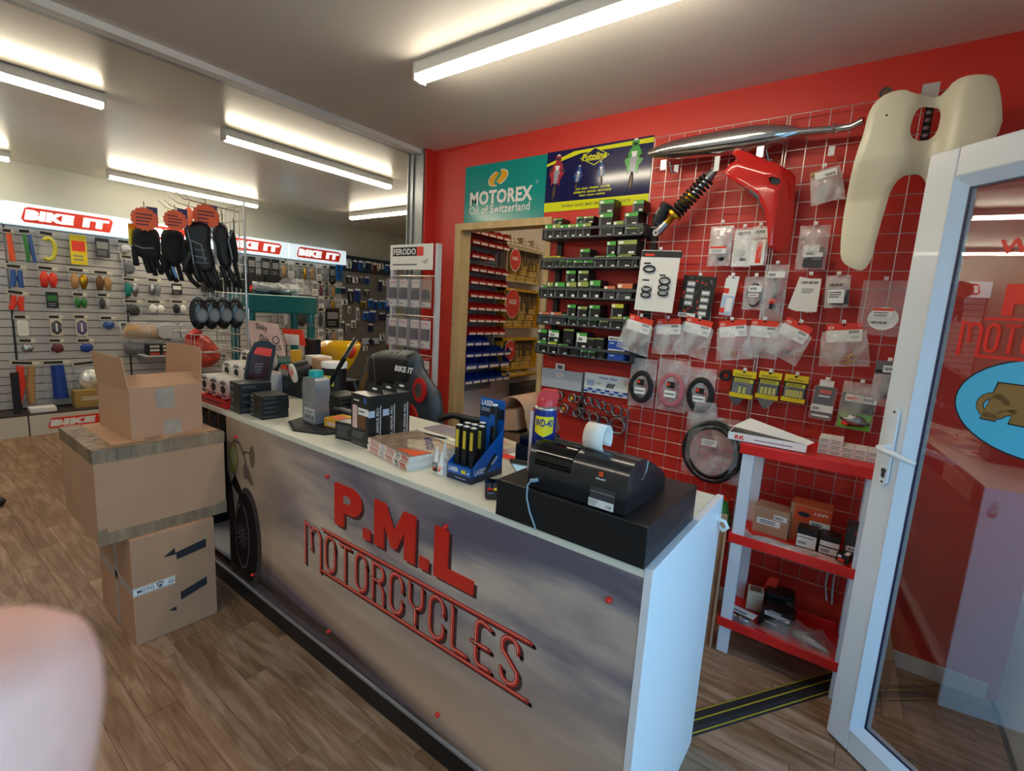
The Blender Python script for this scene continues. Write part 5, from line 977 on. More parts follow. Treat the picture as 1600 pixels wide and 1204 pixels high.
# dark red handlebar case
cs = thing('display_case', 'upright black phone case with dark red insert on the counter', 'phone case', (-2.62, 1.36, 1.02), radians(75)); tmp_ = lambda P_: [((at(a, b_, 'x', -2.62).y-1.36), at(a, b_, 'x', -2.62).z-1.02) for a, b_ in P_]
P = tmp_([(386,594),(391,556),(401,536),(410,532),(421,533),(431,540),(430,552),(421,602),(414,603)]); q = MB().prism(P, -.006, .02, 'black'); obj('shell', q, cs, bevel=.004)
mat('darkred', '3a161a', .25)
P = tmp_([(390,592),(395,556),(404,541),(426,544),(424,556),(416,598)]); c_ = tmp_([(406,575)])[0]; obj('insert', MB().prism(P, -.014, -.0065, 'darkred').prism(tmp_([(400,548),(404,542),(425,545),(423,557),(399,553)]), -.0155, -.014, 'redprint').bars(c_[0]-.02,c_[0]+.025,c_[1]-.03,c_[1]+.03,-.0155,4,'inkgrey'), cs)
c_ = tmp_([(402,600)])[0]; obj('stand', MB().box(c_[0]-.04,c_[0]+.04,.0,.08,-.054,.02,'black'), cs)
# clutter behind
def cb_(x, y_, z_, w_, d_, h_, m_, label, rz=0, extra=None, cat='box', name='carton_box'):
    o = thing(name, label, cat, (x, y_, z_), rz); t = MB().box(0, w_, 0, d_, 0, h_, m_)
    if extra: extra(t, w_, h_)
    obj('carton', t, o, bevel=.002); return o
cb_(-2.86, 1.50, CZ, .25, .14, .105, 'fblack', 'black carton lying under the tilted round-lidded tub', 0, lambda t,w_,h_: t.bars(.02,.12,.03,.08,0,4,'inkgrey'))
cb_(-2.84, 1.50, CZ+.106, .17, .12, .075, 'fblack', 'black carton with red and white print behind the phone case', radians(-4), lambda t,w_,h_: t.box(.0,.08,-.001,0,.045,.07,'redprint').bars(.01,.12,.01,.05,0,4,'paper'))
sg = thing('price_card', 'pink handwritten card reading Stinky Glide on the counter clutter', 'sign', (-3.02, 1.52, 1.12), radians(4)); sg['label'] = 'pale pink handwritten price card behind the phone case'
P = pxpoly([(393,500),(434,506),(445,556),(398,548)], 1.55, -3.02, 1.12); q = MB().prism(P, .028, .030, 'pink')
q.text('Slinky', -.15+.015, .225, .125, .045, .028, 'ink', bold=.01, ang=-.05).text('Glide', .0, .15, .1, .05, .028, 'ink', ang=-.05) if False else q.text('Slinky', -.13, .22, .13, .05, .028, 'ink', bold=.02, ang=-.08).text('Glide', -.10, .15, .11, .055, .028, 'ink', bold=.02, ang=-.06).text('\u00a315', .05, .11, .07, .035, .028, 'ink', bold=.02)
for cx_, cz_ in ((.03,.155),(-.03,.10)): q.M = Matrix.Translation((cx_, .027, cz_)) @ Matrix.Rotation(pi/2, 4, 'X'); q.tube([(.035*cos(2*pi*i/18), .022*sin(2*pi*i/18), 0) for i in range(18)], .003, 5, 'ink', closed=True); q.M = None
obj('card', q, sg); SGQ = q
obj('prop', MB().box(-.10,.0,.03,.06,-.155,.08,'black'), sg)
rf = thing('picture_frame', 'red frame around a white sheet standing behind the pink card', 'frame', (-2.82, 1.70, 1.17), 0); P = pxpoly([(440,513),(472,515),(477,540),(447,538)], 1.70, -2.82, 1.17); obj('frame', MB().prism(P, 0, .006, 'redprint').prism(pxpoly([(443,521),(467,523),(468,539),(449,538)], 1.70, -2.82, 1.17), -.001, 0, 'label').bars(-.09,.02,.20,.22,-.001,2), rf); obj('stand', MB().box(-.12,-.0,.01,.05,-.2,.12,'black'), rf)
oc = thing('cup', 'small orange beaker behind the pink card', 'cup', (-2.775, 1.56, CZ+.182), 0); obj('cup', MB().lathe([(.03,0),(.035,.085)], m='amber'), oc); cb_(-2.83, 1.51, CZ+.1815-.0, .0, .0, .0, 'black', 'x') if False else None
tb = thing('grease_tub', 'black tub on its side with a white text-covered round lid', 'tub', (-2.62, 1.46, CZ+.155), 0); q = MB(); q.M = Matrix.Rotation(radians(30), 4, 'X') @ Matrix.Rotation(radians(10), 4, 'Y'); q.cyl((0,0,0),(.02,.07,-.02), .062, n=28, m='black').cyl((0,0,0),(-.003,-.0105,.003), .055, n=28, m='paper'); obj('tub', q, tb)
q = MB(); q.M = Matrix.Rotation(radians(30), 4, 'X') @ Matrix.Rotation(radians(10), 4, 'Y'); q.bars(-.035,.035,-.035,.04,-.0145,5,'redprint'); obj('lid_print', q, tb)
cb_(-2.64, 1.58, CZ, .115, .08, .235, 'card', 'upright brown cardboard carton beside the white-lidded tub', radians(-8)); cb_(-2.78, 1.62, CZ, .13, .1, .235, 'label', 'white carton standing behind the brown carton and the orange beaker', 0)
wt = thing('grease_tub', 'black tub with white lid and yellow label next to the brown carton', 'tub', (-2.44, 1.60, CZ)); obj('tub', MB().lathe([(.062,0),(.066,.2)], m='black', n=28), wt); obj('lid', MB().lathe([(.070,.2),(.072,.225),(.068,.232)], m='label', n=28), wt)
q = MB()
for i in range(8):
    a0, a1 = radians(-100+i*8), radians(-92+i*8); q.add([(.066*cos(a0),.066*sin(a0),.1),(.066*cos(a1),.066*sin(a1),.1),(.0672*cos(a1),.0672*sin(a1),.16),(.0672*cos(a0),.0672*sin(a0),.16)],[(0,1,2,3)],'fyellow' if i else 'label')
obj('label_sticker', q, wt)
cb_(-2.38, 1.52, CZ, .26, .06, .012, 'white', 'thin white board lying behind the tablet stand', 0); o = cb_(-2.33, 1.50, CZ+.013, .10, .06, .05, 'clear', 'clear plastic box lying on the white board behind the tablet', 0)
# curved cardboard behind the torch display
cbx = thing('cardboard_box', 'opened box with a curled corrugated sheet behind the torch display', 'box', (-1.42, 1.9, .80), 0)
P = [(x, z) for x, z in pxpoly([(781,640),(806,640),(808,672),(781,672)], 1.9, -1.42, .80)]; obj('carton', MB().prism(P, 0, .2, 'card').box(-.04,.14,.0,.2,-.2,.14,'carddark'), cbx)
pts = [(-.045+.075+.085*cos(radians(180-i*18)), .24+.085*sin(radians(180-i*18))) for i in range(11)]+[(.15,.14),(.135,.11)]; n=len(pts)
obj('curled_sheet', MB().add([(x,y_,z) for y_ in (-.0,.28) for x,z in pts],[(i,i+1,i+1+n,i+n) for i in range(n-1)],'card',True), cbx).modifiers.new('thick','SOLIDIFY').thickness=.004
obj('pedestal', MB().box(-.10,.25,.0,.3,-.795,-.2,'black'), cbx, label='dark stool below')
# gaming chair
mat('leather', '1c1e21', .42, bump=.1, bscale=120); mat('leathergrey','3a4048',.45); mat('leatherred','c01c1c',.4); mat('stitch','8a8a8a',.6)
gc = thing('gaming_chair', 'black racing-style chair with red accents and white lettering behind the counter', 'chair', (-2.25, 1.95, 0), 0)
Z0 = 0; gp = lambda P_: pxpoly(P_, 1.95, -2.25, 0)
sh_ = smooth(gp([(588,556),(592,548),(610,546),(650,547),(657,556),(660,575),(672,595),(685,610),(690,640),(694,690),(560,690),(562,640),(572,606),(582,575)]), 2)
obj('backrest', puff(MB(), sh_, .05, .018, 'leathergrey', back=.05, R=.07), gc)
obj('centre_panel', puff(MB(), smooth(gp([(588,556),(592,549),(650,550),(657,560),(652,590),(640,604),(598,604),(585,590)]), 2), .045, .016, 'leather', back=0, R=.06), gc, loc=(0,-.035,0))
for cx_, cz_ in ((659,609),):
    q_ = at(cx_, cz_, 'y', 1.9); obj('belt_hole_ring', MB().disc(q_.x+2.25, q_.z, .052, .072, -.06, 'leatherred', .012, 28).disc(q_.x+2.25-.005, q_.z, .028, .042, -.072, 'print_mid', .002, 20), gc, label='red ring around the belt hole')
obj('red_panel', puff(MB(), smooth(gp([(636,625),(652,627),(662,640),(664,655),(636,652)]), 1), .01, .012, 'leatherred', back=0), gc, loc=(0,-.05,0))
q_ = at(631, 577, 'y', 1.86); obj('lettering', MB().text('BIKE IT', q_.x+2.25, q_.z, .155, .034, -.090, 'label', bold=.05, shear=.25), gc, label='white lettering')
sm = MB()
for P_ in ([(600,552),(602,575),(603,604)],[(592,556),(588,580),(576,606)]): pp = gp(P_); stroke(sm, pp, .0025, -.083, 0, 'stitch')
obj('stitching', sm, gc, kind='stuff')
obj('seat', MB().box(-.27, .27, -.02, .45, .42, .52, 'leather'), gc, bevel=.03, seg=3); obj('gas_column', MB().cyl((0,.2,.08),(0,.2,.42), .03, n=12, m='black'), gc)
for i in range(5): a = 2*pi*i/5; obj('leg', MB().tube([(0,.2,.1),(.28*cos(a),.2+.28*sin(a),.07)], [.025,.018], 8, 'black').cyl((.28*cos(a),.2+.28*sin(a)-.015,.03),(.28*cos(a),.2+.28*sin(a)+.015,.03), .03, n=12, m='black'), gc)
q_ = at(712, 655, 'y', 1.9); obj('armrest', MB().tube([(q_.x+2.25-.12,-.05,q_.z-.02),(q_.x+2.25-.02,-.05,q_.z+.02),(q_.x+2.25+.10,-.05,q_.z+.02),(q_.x+2.25+.16,.05,q_.z)], .018, 8, 'leather').tube([(q_.x+2.25,-.0,q_.z),(q_.x+2.25,.05,.5)], .015, 8, 'black').tube([(q_.x+2.25,.05,.5),(.2,.2,.46)], .015, 8, 'black'), gc)
# ------------------------------------------------------------------ big parts hanging on the grid
mat('bikeredpaint', 'cc1d18', .12, coat=.6); mat('creamplastic', 'e4dfc6', .3, noise=.04, nscale=6); mat('undergrey', '5a5c60', .4)
def at3(pts, Y, ox, oz): return pxpoly(pts, Y, ox, oz)
# silencer
e0 = at(1013, 240, 'y', 2.655); e1 = at(1246, 206, 'y', 2.665)
ex = thing('exhaust_silencer', 'long chrome exhaust silencer and pipe hanging along the top of the grid', 'exhaust', e0, 0, GRP); d = e1-e0
prf = [(0,.010),(.03,.022),(.10,.036),(.2,.047),(.35,.055),(.55,.060),(.72,.060),(.85,.050),(.94,.036),(1,.020)]
obj('silencer', MB().tube([d*t for t, r in prf], [r for t, r in prf], 24, 'chrome'), ex)
k = [at(*q, 'y', Y_)-e0 for q, Y_ in (((1240,207),2.665),((1300,202),2.67),((1330,198),2.67),((1350,188),2.65))]
obj('link_pipe', MB().tube(k, [.018,.017,.017,.016], 14, 'chrome'), ex)
for t in (.16, .82):
    c = d*t; obj('mounting_bracket', MB().tube([(c.x,.02,c.z-.05),(c.x+.02,.03,c.z-.11),(c.x+.03,.04,c.z-.10)], .005, 6, 'steel').box(c.x-.03, c.x+.0, -.02, -.015, c.z-.10, c.z-.05, 'steel'), ex)
for i, (px, py) in enumerate(((1055,252),(1199,243),(1300,222))): q = at(px, py, 'y', 2.68)-e0; obj('grid_hook', MB().tube([(q.x,.07,q.z+.05),(q.x,.0,q.z+.03),(q.x,-.04,q.z+.06)], .003, 6, 'wire').box(q.x-.012, q.x+.012, .05, .054, q.z-.05, q.z-.01, 'label'), ex)
# shock absorber
s0 = at(1025, 366, 'y', 2.64); s1 = at(1121, 262, 'y', 2.66); sk = thing('shock_absorber', 'gold and black coil-over shock absorber with side reservoir, hanging diagonally', 'shock absorber', s0, 0, GRP); d = s1-s0; Ld = d.length; u = d.normalized()
q = u.orthogonal().normalized(); w_ = u.cross(q)
obj('lower_eye', MB().tube([u*0, u*.02, u*.05, u*.075], [.020,.024,.022,.022], 12, 'steel').cyl((u*.008)-V(0,.02,0), (u*.008)+V(0,.012,0), .018, n=14, m='steel').cyl((u*.008)-V(0,.021,0), (u*.008)-V(0,.0195,0), .008, n=10, m='ink'), sk, label='silver lower eye')
obj('damper_body', MB().tube([u*.075, u*.16, u*.161, u*.26], [.020,.020,.030,.030], 14, 'gold'), sk); obj('damper_rod', MB().tube([u*.26, u*(Ld-.05)], .016, 12, 'steel'), sk)
obj('spring_collar', MB().tube([u*.125, u*.14], [.042,.042], 18, 'gold'), sk)
hx = [u*(.14+(Ld-.20)*i/130)+q*cos(2*pi*i/12.5)*.036+w_*sin(2*pi*i/12.5)*.036 for i in range(131)]
obj('coil_spring', MB().tube(hx, .0066, 6, 'rubber'), sk); obj('upper_eye', MB().tube([u*(Ld-.06), u*(Ld-.03), u*Ld], [.03,.02,.015], 12, 'steel').box(u.x*Ld-.012, u.x*Ld+.012, .0, .004, u.z*Ld-.02, u.z*Ld+.05, 'label'), sk)
r0 = at(1027, 347, 'y', 2.64)-s0; r1 = at(1043, 318, 'y', 2.63)-s0
obj('reservoir', MB().tube([r0, r1], [.031,.031], 18, 'black'), sk); obj('reservoir_bridge', MB().tube([u*.045, r0*.6+u*.02, r0], [.014,.013,.022], 10, 'steel'), sk)
rr = (r1-r0); obj('reservoir_print', MB().text('FOX', 0, 0, .05, .018, 0, 'label') if False else MB().bars(0, .04, 0, .012, 0, 2, 'label'), sk, loc=(r0+rr*.35)+V(-.012,-.027,0), rot=(0, -math.atan2(rr.z, rr.x), 0))
# red fairing
O_ = at(1150, 260, 'y', 2.57); fx = thing('fairing_panel', 'glossy red motorcycle fairing panel shaped like a boomerang on the grid', 'fairing panel', O_, 0, GRP)
P = at3([(1146,227),(1170,235),(1208,251),(1234,262),(1240,270),(1238,300),(1236,335),(1232,362),(1228,384),(1214,391),(1198,383),(1197,350),(1192,325),(1183,308),(1168,295),(1150,283),(1134,273),(1128,264),(1138,254),(1146,249),(1148,242),(1140,236)], 2.57, O_.x, O_.z)
def bend(x, z): return .02+(.35*max(0, z-.015+.42*x) if z > -.25 else 0)+.9*max(0, x-.19)+.05*max(0,-z-.1)+.25*max(0,-x)
hole = at3([(1199,277),(1205,274),(1217,277),(1219,282),(1213,288),(1204,286)], 2.57, O_.x, O_.z)
obj('panel', puff(MB(), P, .004, .012, 'bikeredpaint', back=0, R=.006, holes=(hole,), yfn=bend), fx)
obj('inner_rim', MB().tube([(x, bend(x, z)+.012, z) for x, z in at3([(1140,273),(1168,290),(1186,306),(1195,328),(1199,350)], 2.57, O_.x, O_.z)], [.008,.016,.016,.010,.004], 8, 'undergrey'), fx, label='dark inner edge'); obj('hole_backing', MB().prism(smooth(at3([(1198,276),(1205,273),(1218,276),(1220,283),(1213,290),(1203,287)], 2.57, O_.x, O_.z),1), .03, .034, 'ink'), fx)
obj('grid_hook', MB().tube([(0,.12,.04),(0,.02,.02),(0,.0,.04)], .003, 6, 'wire'), fx)
# cream mudguard
O_ = at(1400, 250, 'y', 2.58); mg_ = thing('rear_mudguard', 'large cream plastic rear mudguard with two long legs and a slot, on the grid', 'mudguard', O_, 0, GRP)
P = at3([(1350,212),(1356,185),(1366,166),(1385,152),(1412,147),(1424,152),(1445,154),(1466,152),(1478,143),(1490,130),(1515,125),(1545,125),(1555,134),(1562,165),(1563,205),(1540,235),(1510,250),(1490,270),(1480,300),(1495,340),(1490,380),(1470,405),(1452,395),(1448,360),(1450,300),(1447,280),(1438,271),(1424,272),(1405,280),(1392,297),(1385,320),(1376,350),(1368,380),(1362,405),(1350,423),(1335,421),(1315,409),(1312,390),(1316,345),(1326,290),(1338,245)], 2.58, O_.x, O_.z); P = smooth(P, 1)
hole = at3([(1428,182),(1438,171),(1456,168),(1468,170),(1470,182),(1464,208),(1450,220),(1432,223),(1422,218),(1421,205)], 2.58, O_.x, O_.z)
hole = smooth(hole, 1)
xm = at(1447, 250, 'y', 2.58).x-O_.x
def bend2(x, z): return .10*(1-math.exp(-((x-xm)/.05)**2))*-.55+.35*(x-xm)**2+ (.05 if z < -.15 else .05*min(1, max(0, -z/.15)))
obj('shell', puff(MB(), P, .008, .016, 'creamplastic', back=-.003, R=.012, holes=(hole,), yfn=bend2), mg_)
for q_ in ((1422,178),(1400,180)): q = at(*q_, 'y', 2.54)-O_; obj('screw_hole', MB().disc(q.x-.03, q.z, .004, .004, -.055, 'ink', .002, 10), mg_)
obj('grid_hook', MB().tube([(-.1,.16,.12),(-.1,.03,.10),(-.1,.0,.13)], .003, 6, 'wire').tube([(.12,.16,.16),(.12,.03,.14),(.12,.0,.17)], .003, 6, 'wire'), mg_, kind='stuff')
sp_ = thing('bolt_strip', 'dark strip of five shiny bolts seen through the slot of the cream mudguard', 'bolt strip', at(1449, 190, 'y', 2.68), 0, GRP); q = MB().box(-.014, .014, 0, .004, -.07, .075, 'fblack').box(-.014,.014,-.001,0,-.095,-.072,'label')
obj('card', q, sp_)
for i in range(5): obj('bolt', MB().ball((0,-.005,.062-i*.029), .010, .008, .010, 'steel'), sp_)
lb_ = thing('grid_label', 'grey label plate clipped above the mudguard on the grid', 'label', at(1453, 146, 'y', 2.70), 0, GRP); obj('plate', MB().box(-.028, .028, 0, .003, -.05, .04, 'lightgrey').disc(.003,-.03,.012,.014,0,'ink',.004), lb_)
kb = thing('rubber_grip', 'dark round rubber end sticking out above the mudguard', 'grip', at(1384, 148, 'y', 2.66), 0, GRP); obj('grip', MB().cyl((0,-.05,-.01),(0,.06,0), .022, n=16, m='darkgrey').cyl((0,-.052,-.01),(0,-.05,-.01), .012, n=12, m='brown'), kb)
# ------------------------------------------------------------------ things on the red and white stand
T1, T2, T3 = .975+.0435, .552+.0125, .132+.0125; SX = -.412; SY = 2.31
def bx(x, y_, z_, w_, d_, h_, m_, label, extra=None, rz=0, cat='box', name='parts_box', grp=None, bev=.0015):
    o = thing(name, label, cat, (x, y_, z_), rz, grp); t = MB().box(0, w_, 0, d_, 0, h_, m_)
    if extra: extra(t, w_, h_)
    obj('carton', t, o, bevel=bev); return o
f = lambda t, w_, h_: t.text('RK', .05, h_*.5, .042, .02, 0, 'redprint', bold=.04).bars(.11, .27, h_*.36, h_*.62, 0, 1, 'inkgrey').box(0, w_, -.0004, 0, 0, h_*.1, 'ink')
o = bx(-.475, 2.345, T1, .31, .125, .038, 'label', 'flat white open box with red letters on top of the stand', f, radians(2))
q = MB(); q.M = Matrix.Translation((0, .125, .038)) @ Matrix.Rotation(radians(-62), 4, 'X') @ Matrix.Rotation(radians(0), 4, 'Z'); q.prism([(-.01,0),(.31,0),(.33,-.0),(.315,.115),(.0,.16)], -.001, .001, 'paper'); q.M = None
lid = MB().add([(-.005,.13,.04),(.06,.17,.085),(.335,.02,.052),(.315,.0,.038),(.30,.125,.042)], [(0,3,2,1)], 'paper'); o2 = obj('lid', lid, o, label='lifted white lid'); o2.modifiers.new('thick','SOLIDIFY').thickness=.0015
obj('inside', MB().box(.005,.305,.005,.12,.034,.0385,'fblack'), o)
cols = [(1282,675,3),(1297,680,3),(1313,690,2),(1329,693,2),(1344,700,2),(1360,703,2)]
for c in range(6):
    for r in range(3 if c < 2 else 2):
        bx(-.128+c*.043, 2.42, T1+r*.0235, .0415, .10, .023, 'paper', f"tiny white parts box, {ORD[r]} up in the {ORD[c]} column on the stand top", lambda t, w_, h_: t.bars(.003, w_-.003, .004, h_-.004, 0, 2, 'inkgrey').box(0, w_, -.0004, 0, 0, .0012, 'ink'), grp='tiny white boxes on the stand', bev=0)
bx(-.345, 2.50, T2, .15, .10, .13, 'card', 'brown cardboard parts box with two white stickers on the middle shelf', lambda t, w_, h_: t.box(.015, .115, -.001, 0, .045, .075, 'label').bars(.03,.10,.05,.07,-.001,2,'ink').box(.085,.14,-.0012,0,.08,.105,'label').barcode(.09,.125,.085,.098,-.0012), radians(-3))
bx(-.20, 2.52, T2, .16, .10, .18, 'forange', 'tall orange printed parts box behind two black ones, middle shelf', lambda t, w_, h_: t.box(0,.012,-.0006,0,0,h_,'card').box(.02,w_,-.001,0,.10,.17,'orange').ball((.055,-.001,.135),.026,.001,.012,'ink').text('HIFI', .12,.15,.05,.012,-.001,'label',bold=.02).box(.08,.16,-.0014,0,.085,.115,'label').barcode(.09,.13,.092,.108,-.0014), 0)
bx(-.155, 2.435, T2, .078, .07, .10, 'fblack', 'black box with tall white sticker, left of the two on the middle shelf', lambda t, w_, h_: t.box(.002,w_-.002,-.001,0,.015,.072,'label').barcode(.008,.04,.028,.04,-.001).bars(.005,.07,.056,.064,-.001,1,'ink'), 0)
bx(-.068, 2.44, T2, .075, .07, .095, 'fblack', 'black box with two white stickers, right of the two on the middle shelf', lambda t, w_, h_: t.box(.002,w_-.002,-.001,0,.012,.04,'label').barcode(.008,.04,.018,.034,-.001).box(.002,w_-.002,-.001,0,.046,.068,'label'), 0)
bx(.02, 2.46, T2, .088, .09, .155, 'darkgrey', 'dark grey box with white sticker at the right end of the middle shelf', lambda t, w_, h_: t.box(.008,.075,-.001,0,.045,.068,'label').barcode(.014,.05,.05,.062,-.001).bars(.03,.07,.12,.14,0,2,'redprint'), 0)
# clear bags lying on the middle shelf
def lying(x, y_, z_, w_, d_, h_, label, seed, m_='bagdense', rz=0, extra=None):
    o = thing('parts_bag', label, 'packet', (x, y_, z_), rz); rnd = random.Random(seed); n = 9; vs = []; fs = []
    for j in range(n+1):
        for i in range(n+1):
            u_, v_ = i/n-.5, j/n-.5; e = 0 if i in (0,n) or j in (0,n) else 1
            vs.append((u_*w_+(rnd.random()-.5)*w_*.05, v_*d_+(rnd.random()-.5)*d_*.06, .001+e*h_*(.3+.7*rnd.random())*(1-(2*u_)**4)*(1-(2*v_)**4)))
    for j in range(n):
        for i in range(n): a = j*(n+1)+i; fs.append((a,a+1,a+n+2,a+n+1))
    obj('clear_bag', MB().add(vs, fs, m_, True), o)
    if extra: obj('contents', extra(MB()), o)
    return o
lying(-.165, 2.375, T2+.001, .40, .11, .035, 'long grey plastic bag lying along the front of the middle shelf', 5, extra=lambda t: t.box(-.19,-.0,-.04,.04,.001,.008,'lightgrey').ball((0,0,.01),.03,.02,.006,'paper').tube([(.08+.014*cos(2*pi*i/12),-.02,.014+.012*sin(2*pi*i/12)) for i in range(12)],.003,5,'steel',closed=True))
bx(.0, 2.355, T2+.03, .045, .05, .035, 'fblack', 'small black and red box lying on the grey plastic bag', lambda t, w_, h_: t.box(.006,.03,-.0006,0,.004,.016,'redprint').box(.005,.018,-.0006,0,.02,.03,'label').box(.025,.04,.005,.045,h_,h_+.0006,'label'), radians(-15))
for i, (x, y_) in enumerate(((-.375,2.37),(-.365,2.42))): lying(x, y_, T2, .06, .05, .03, ('small crumpled bag','second small crumpled bag')[i]+' at the left end of the middle shelf', 20+i, rz=.5)
# bottom shelf
bx(-.325, 2.52, T3, .07, .07, .10, 'cream', 'small off-white box standing at the left of the bottom shelf', lambda t, w_, h_: t.box(.01,.06,.01,.06,h_,h_+.0006,'carddark').box(0,w_,-.0004,0,0,.004,'inkgrey'), radians(10))
bx(-.245, 2.53, T3, .12, .10, .12, 'fblack', 'black box with red flap and white sticker behind the smaller one', lambda t, w_, h_: t.box(.085,.115,-.001,0,.06,.10,'carddark'), radians(8)); 
q = thing('parts_box', 'upright red card standing behind the off-white box on the bottom shelf', 'box', (-.28, 2.60, T3), 0); obj('carton', MB().prism([(0,0),(.05,0),(.07,.17),(.03,.165),(0,.08)], 0, .01, 'redprint'), q)
lb2 = lambda t, w_, h_: t.text('MCS', .05, h_-.012, .05, .009, 0, 'label') if False else t.bars(.03,.085,h_-.018,h_-.008,0,1,'label').box(.012,.118,-.001,0,.012,.032,'label').bars(.016,.11,.015,.03,-.001,2,'inkgrey')
bx(-.245, 2.44, T3, .125, .08, .052, 'fblack', 'black box with white printed sticker, upper of two on the bottom shelf', lb2, radians(-8)).location.z = T3+.045
bx(-.255, 2.43, T3, .12, .085, .044, 'fblack', 'black box under the other, on the bottom shelf', lambda t, w_, h_: t.bars(.03,.085,h_-.018,h_-.008,0,1,'label'), radians(-8))
lying(-.32, 2.385, T3+.001, .13, .07, .04, 'clear bag with white header card at the front left of the bottom shelf', 31, 'bag', radians(-10), lambda t: t.ball((.0,0,.02),.04,.02,.014,'steel',wob=.3))
obj('header_card', MB().box(-.055,.055,-.01,.04,.045,.047,'label').box(-.05,.02,.0,.008,.047,.0475,'ink'), bpy.data.objects['parts_bag.019'])
lying(-.09, 2.43, T3+.001, .30, .15, .09, 'big crumpled clear bag of metal strips on the bottom shelf', 33, 'bag', radians(-12), lambda t: t.tube([(-.02,0,.02),(.05,-.01,.03),(.13,-.01,.012)],[.02,.024,.006],10,'steel',flat=.4))
# pipes and goods behind
pc = thing('cable_pair', 'two pale grey cables looping down the red wall behind the stand', 'cable', at(1300, 900, 'y', 2.70), 0)
obj('lead', MB().tube([(-.02,0,.08),(-.02,0,-.05),(-.005,0,-.13)], .005, 6, 'lightgrey'), pc); obj('lead', MB().tube([(.025,0,.06),(.008,0,-.0),(.012,0,-.08),(.018,0,-.14)], .005, 6, 'lightgrey'), pc)
cs2 = thing('cardboard_sheet', 'folded cardboard sheet leaning between the counter end and the shelf stand', 'cardboard', (-.62, 2.28, 0), radians(18)); obj('sheet', MB().box(0, .20, 0, .02, 0, .66, 'card').box(.19,.2,-.03,0,0,.6,'card'), cs2, bevel=.002); obj('green_bag', MB().ball((.14,.05,.62), .08, .03, .11, 'green', wob=.15), cs2)
# goods on the floor-side shelf under the grid, left of the stand
lo = thing('low_bench', 'low dark bench of odds and ends under the coiled cable', 'bench', (-1.0, 2.45, 0)); obj('bench_top', MB().box(0, .5, 0, .28, .60, .62, 'redprint'), lo); 
for x in (.02,.46): obj('leg', MB().box(x, x+.02, .02, .04, 0, .60, 'black'), lo)
rnd = random.Random(4)
for i in range(6): bx(-.98+i*.08, 2.48, .621, .065, .09, .02+rnd.random()*.03, ('steel','darkgrey','label','fblack','green','lightgrey')[i], f"{('silvery','dark grey','white','black','green','pale grey')[i]} small packet on the bench under the coiled cable", None, rnd.random()*.4, 'packet', 'small_packet')
# cardboard strip behind the door
cs3 = thing('cardboard_strip', 'long folded strip of tan cardboard on the floor seen through the door glass', 'cardboard', (.0, 0, 0), 0)
A_ = at(1380, 1118, 'z', .003); B_ = at(1411, 1124, 'z', .003); C_ = at(1374, 1015, 'z', .003); 
A2 = at(1372,1030,'y',2.70); B2 = at(1398,1030,'y',2.70); T_ = at(1388,965,'y',2.74)
q = MB().add([A_, B_, B2, A2, T_], [(0,1,2,3),(3,2,4)], 'card'); o = obj('strip', q, cs3); o.modifiers.new('thick','SOLIDIFY').thickness=.004
# caster foot at the left edge
p_ = at(2, 792, 'z', 0); o = thing('stand_foot', 'black foot of a display stand cut off by the left edge', 'stand foot', (p_.x, p_.y, 0), 0); obj('foot', MB().ball((-.02,-.02,.035), .05, .05, .035, 'black').tube([(-.02,-.02,.03),(-.3,-.1,.10),(-.35,-.12,.5)], .02, 8, 'black'), o)
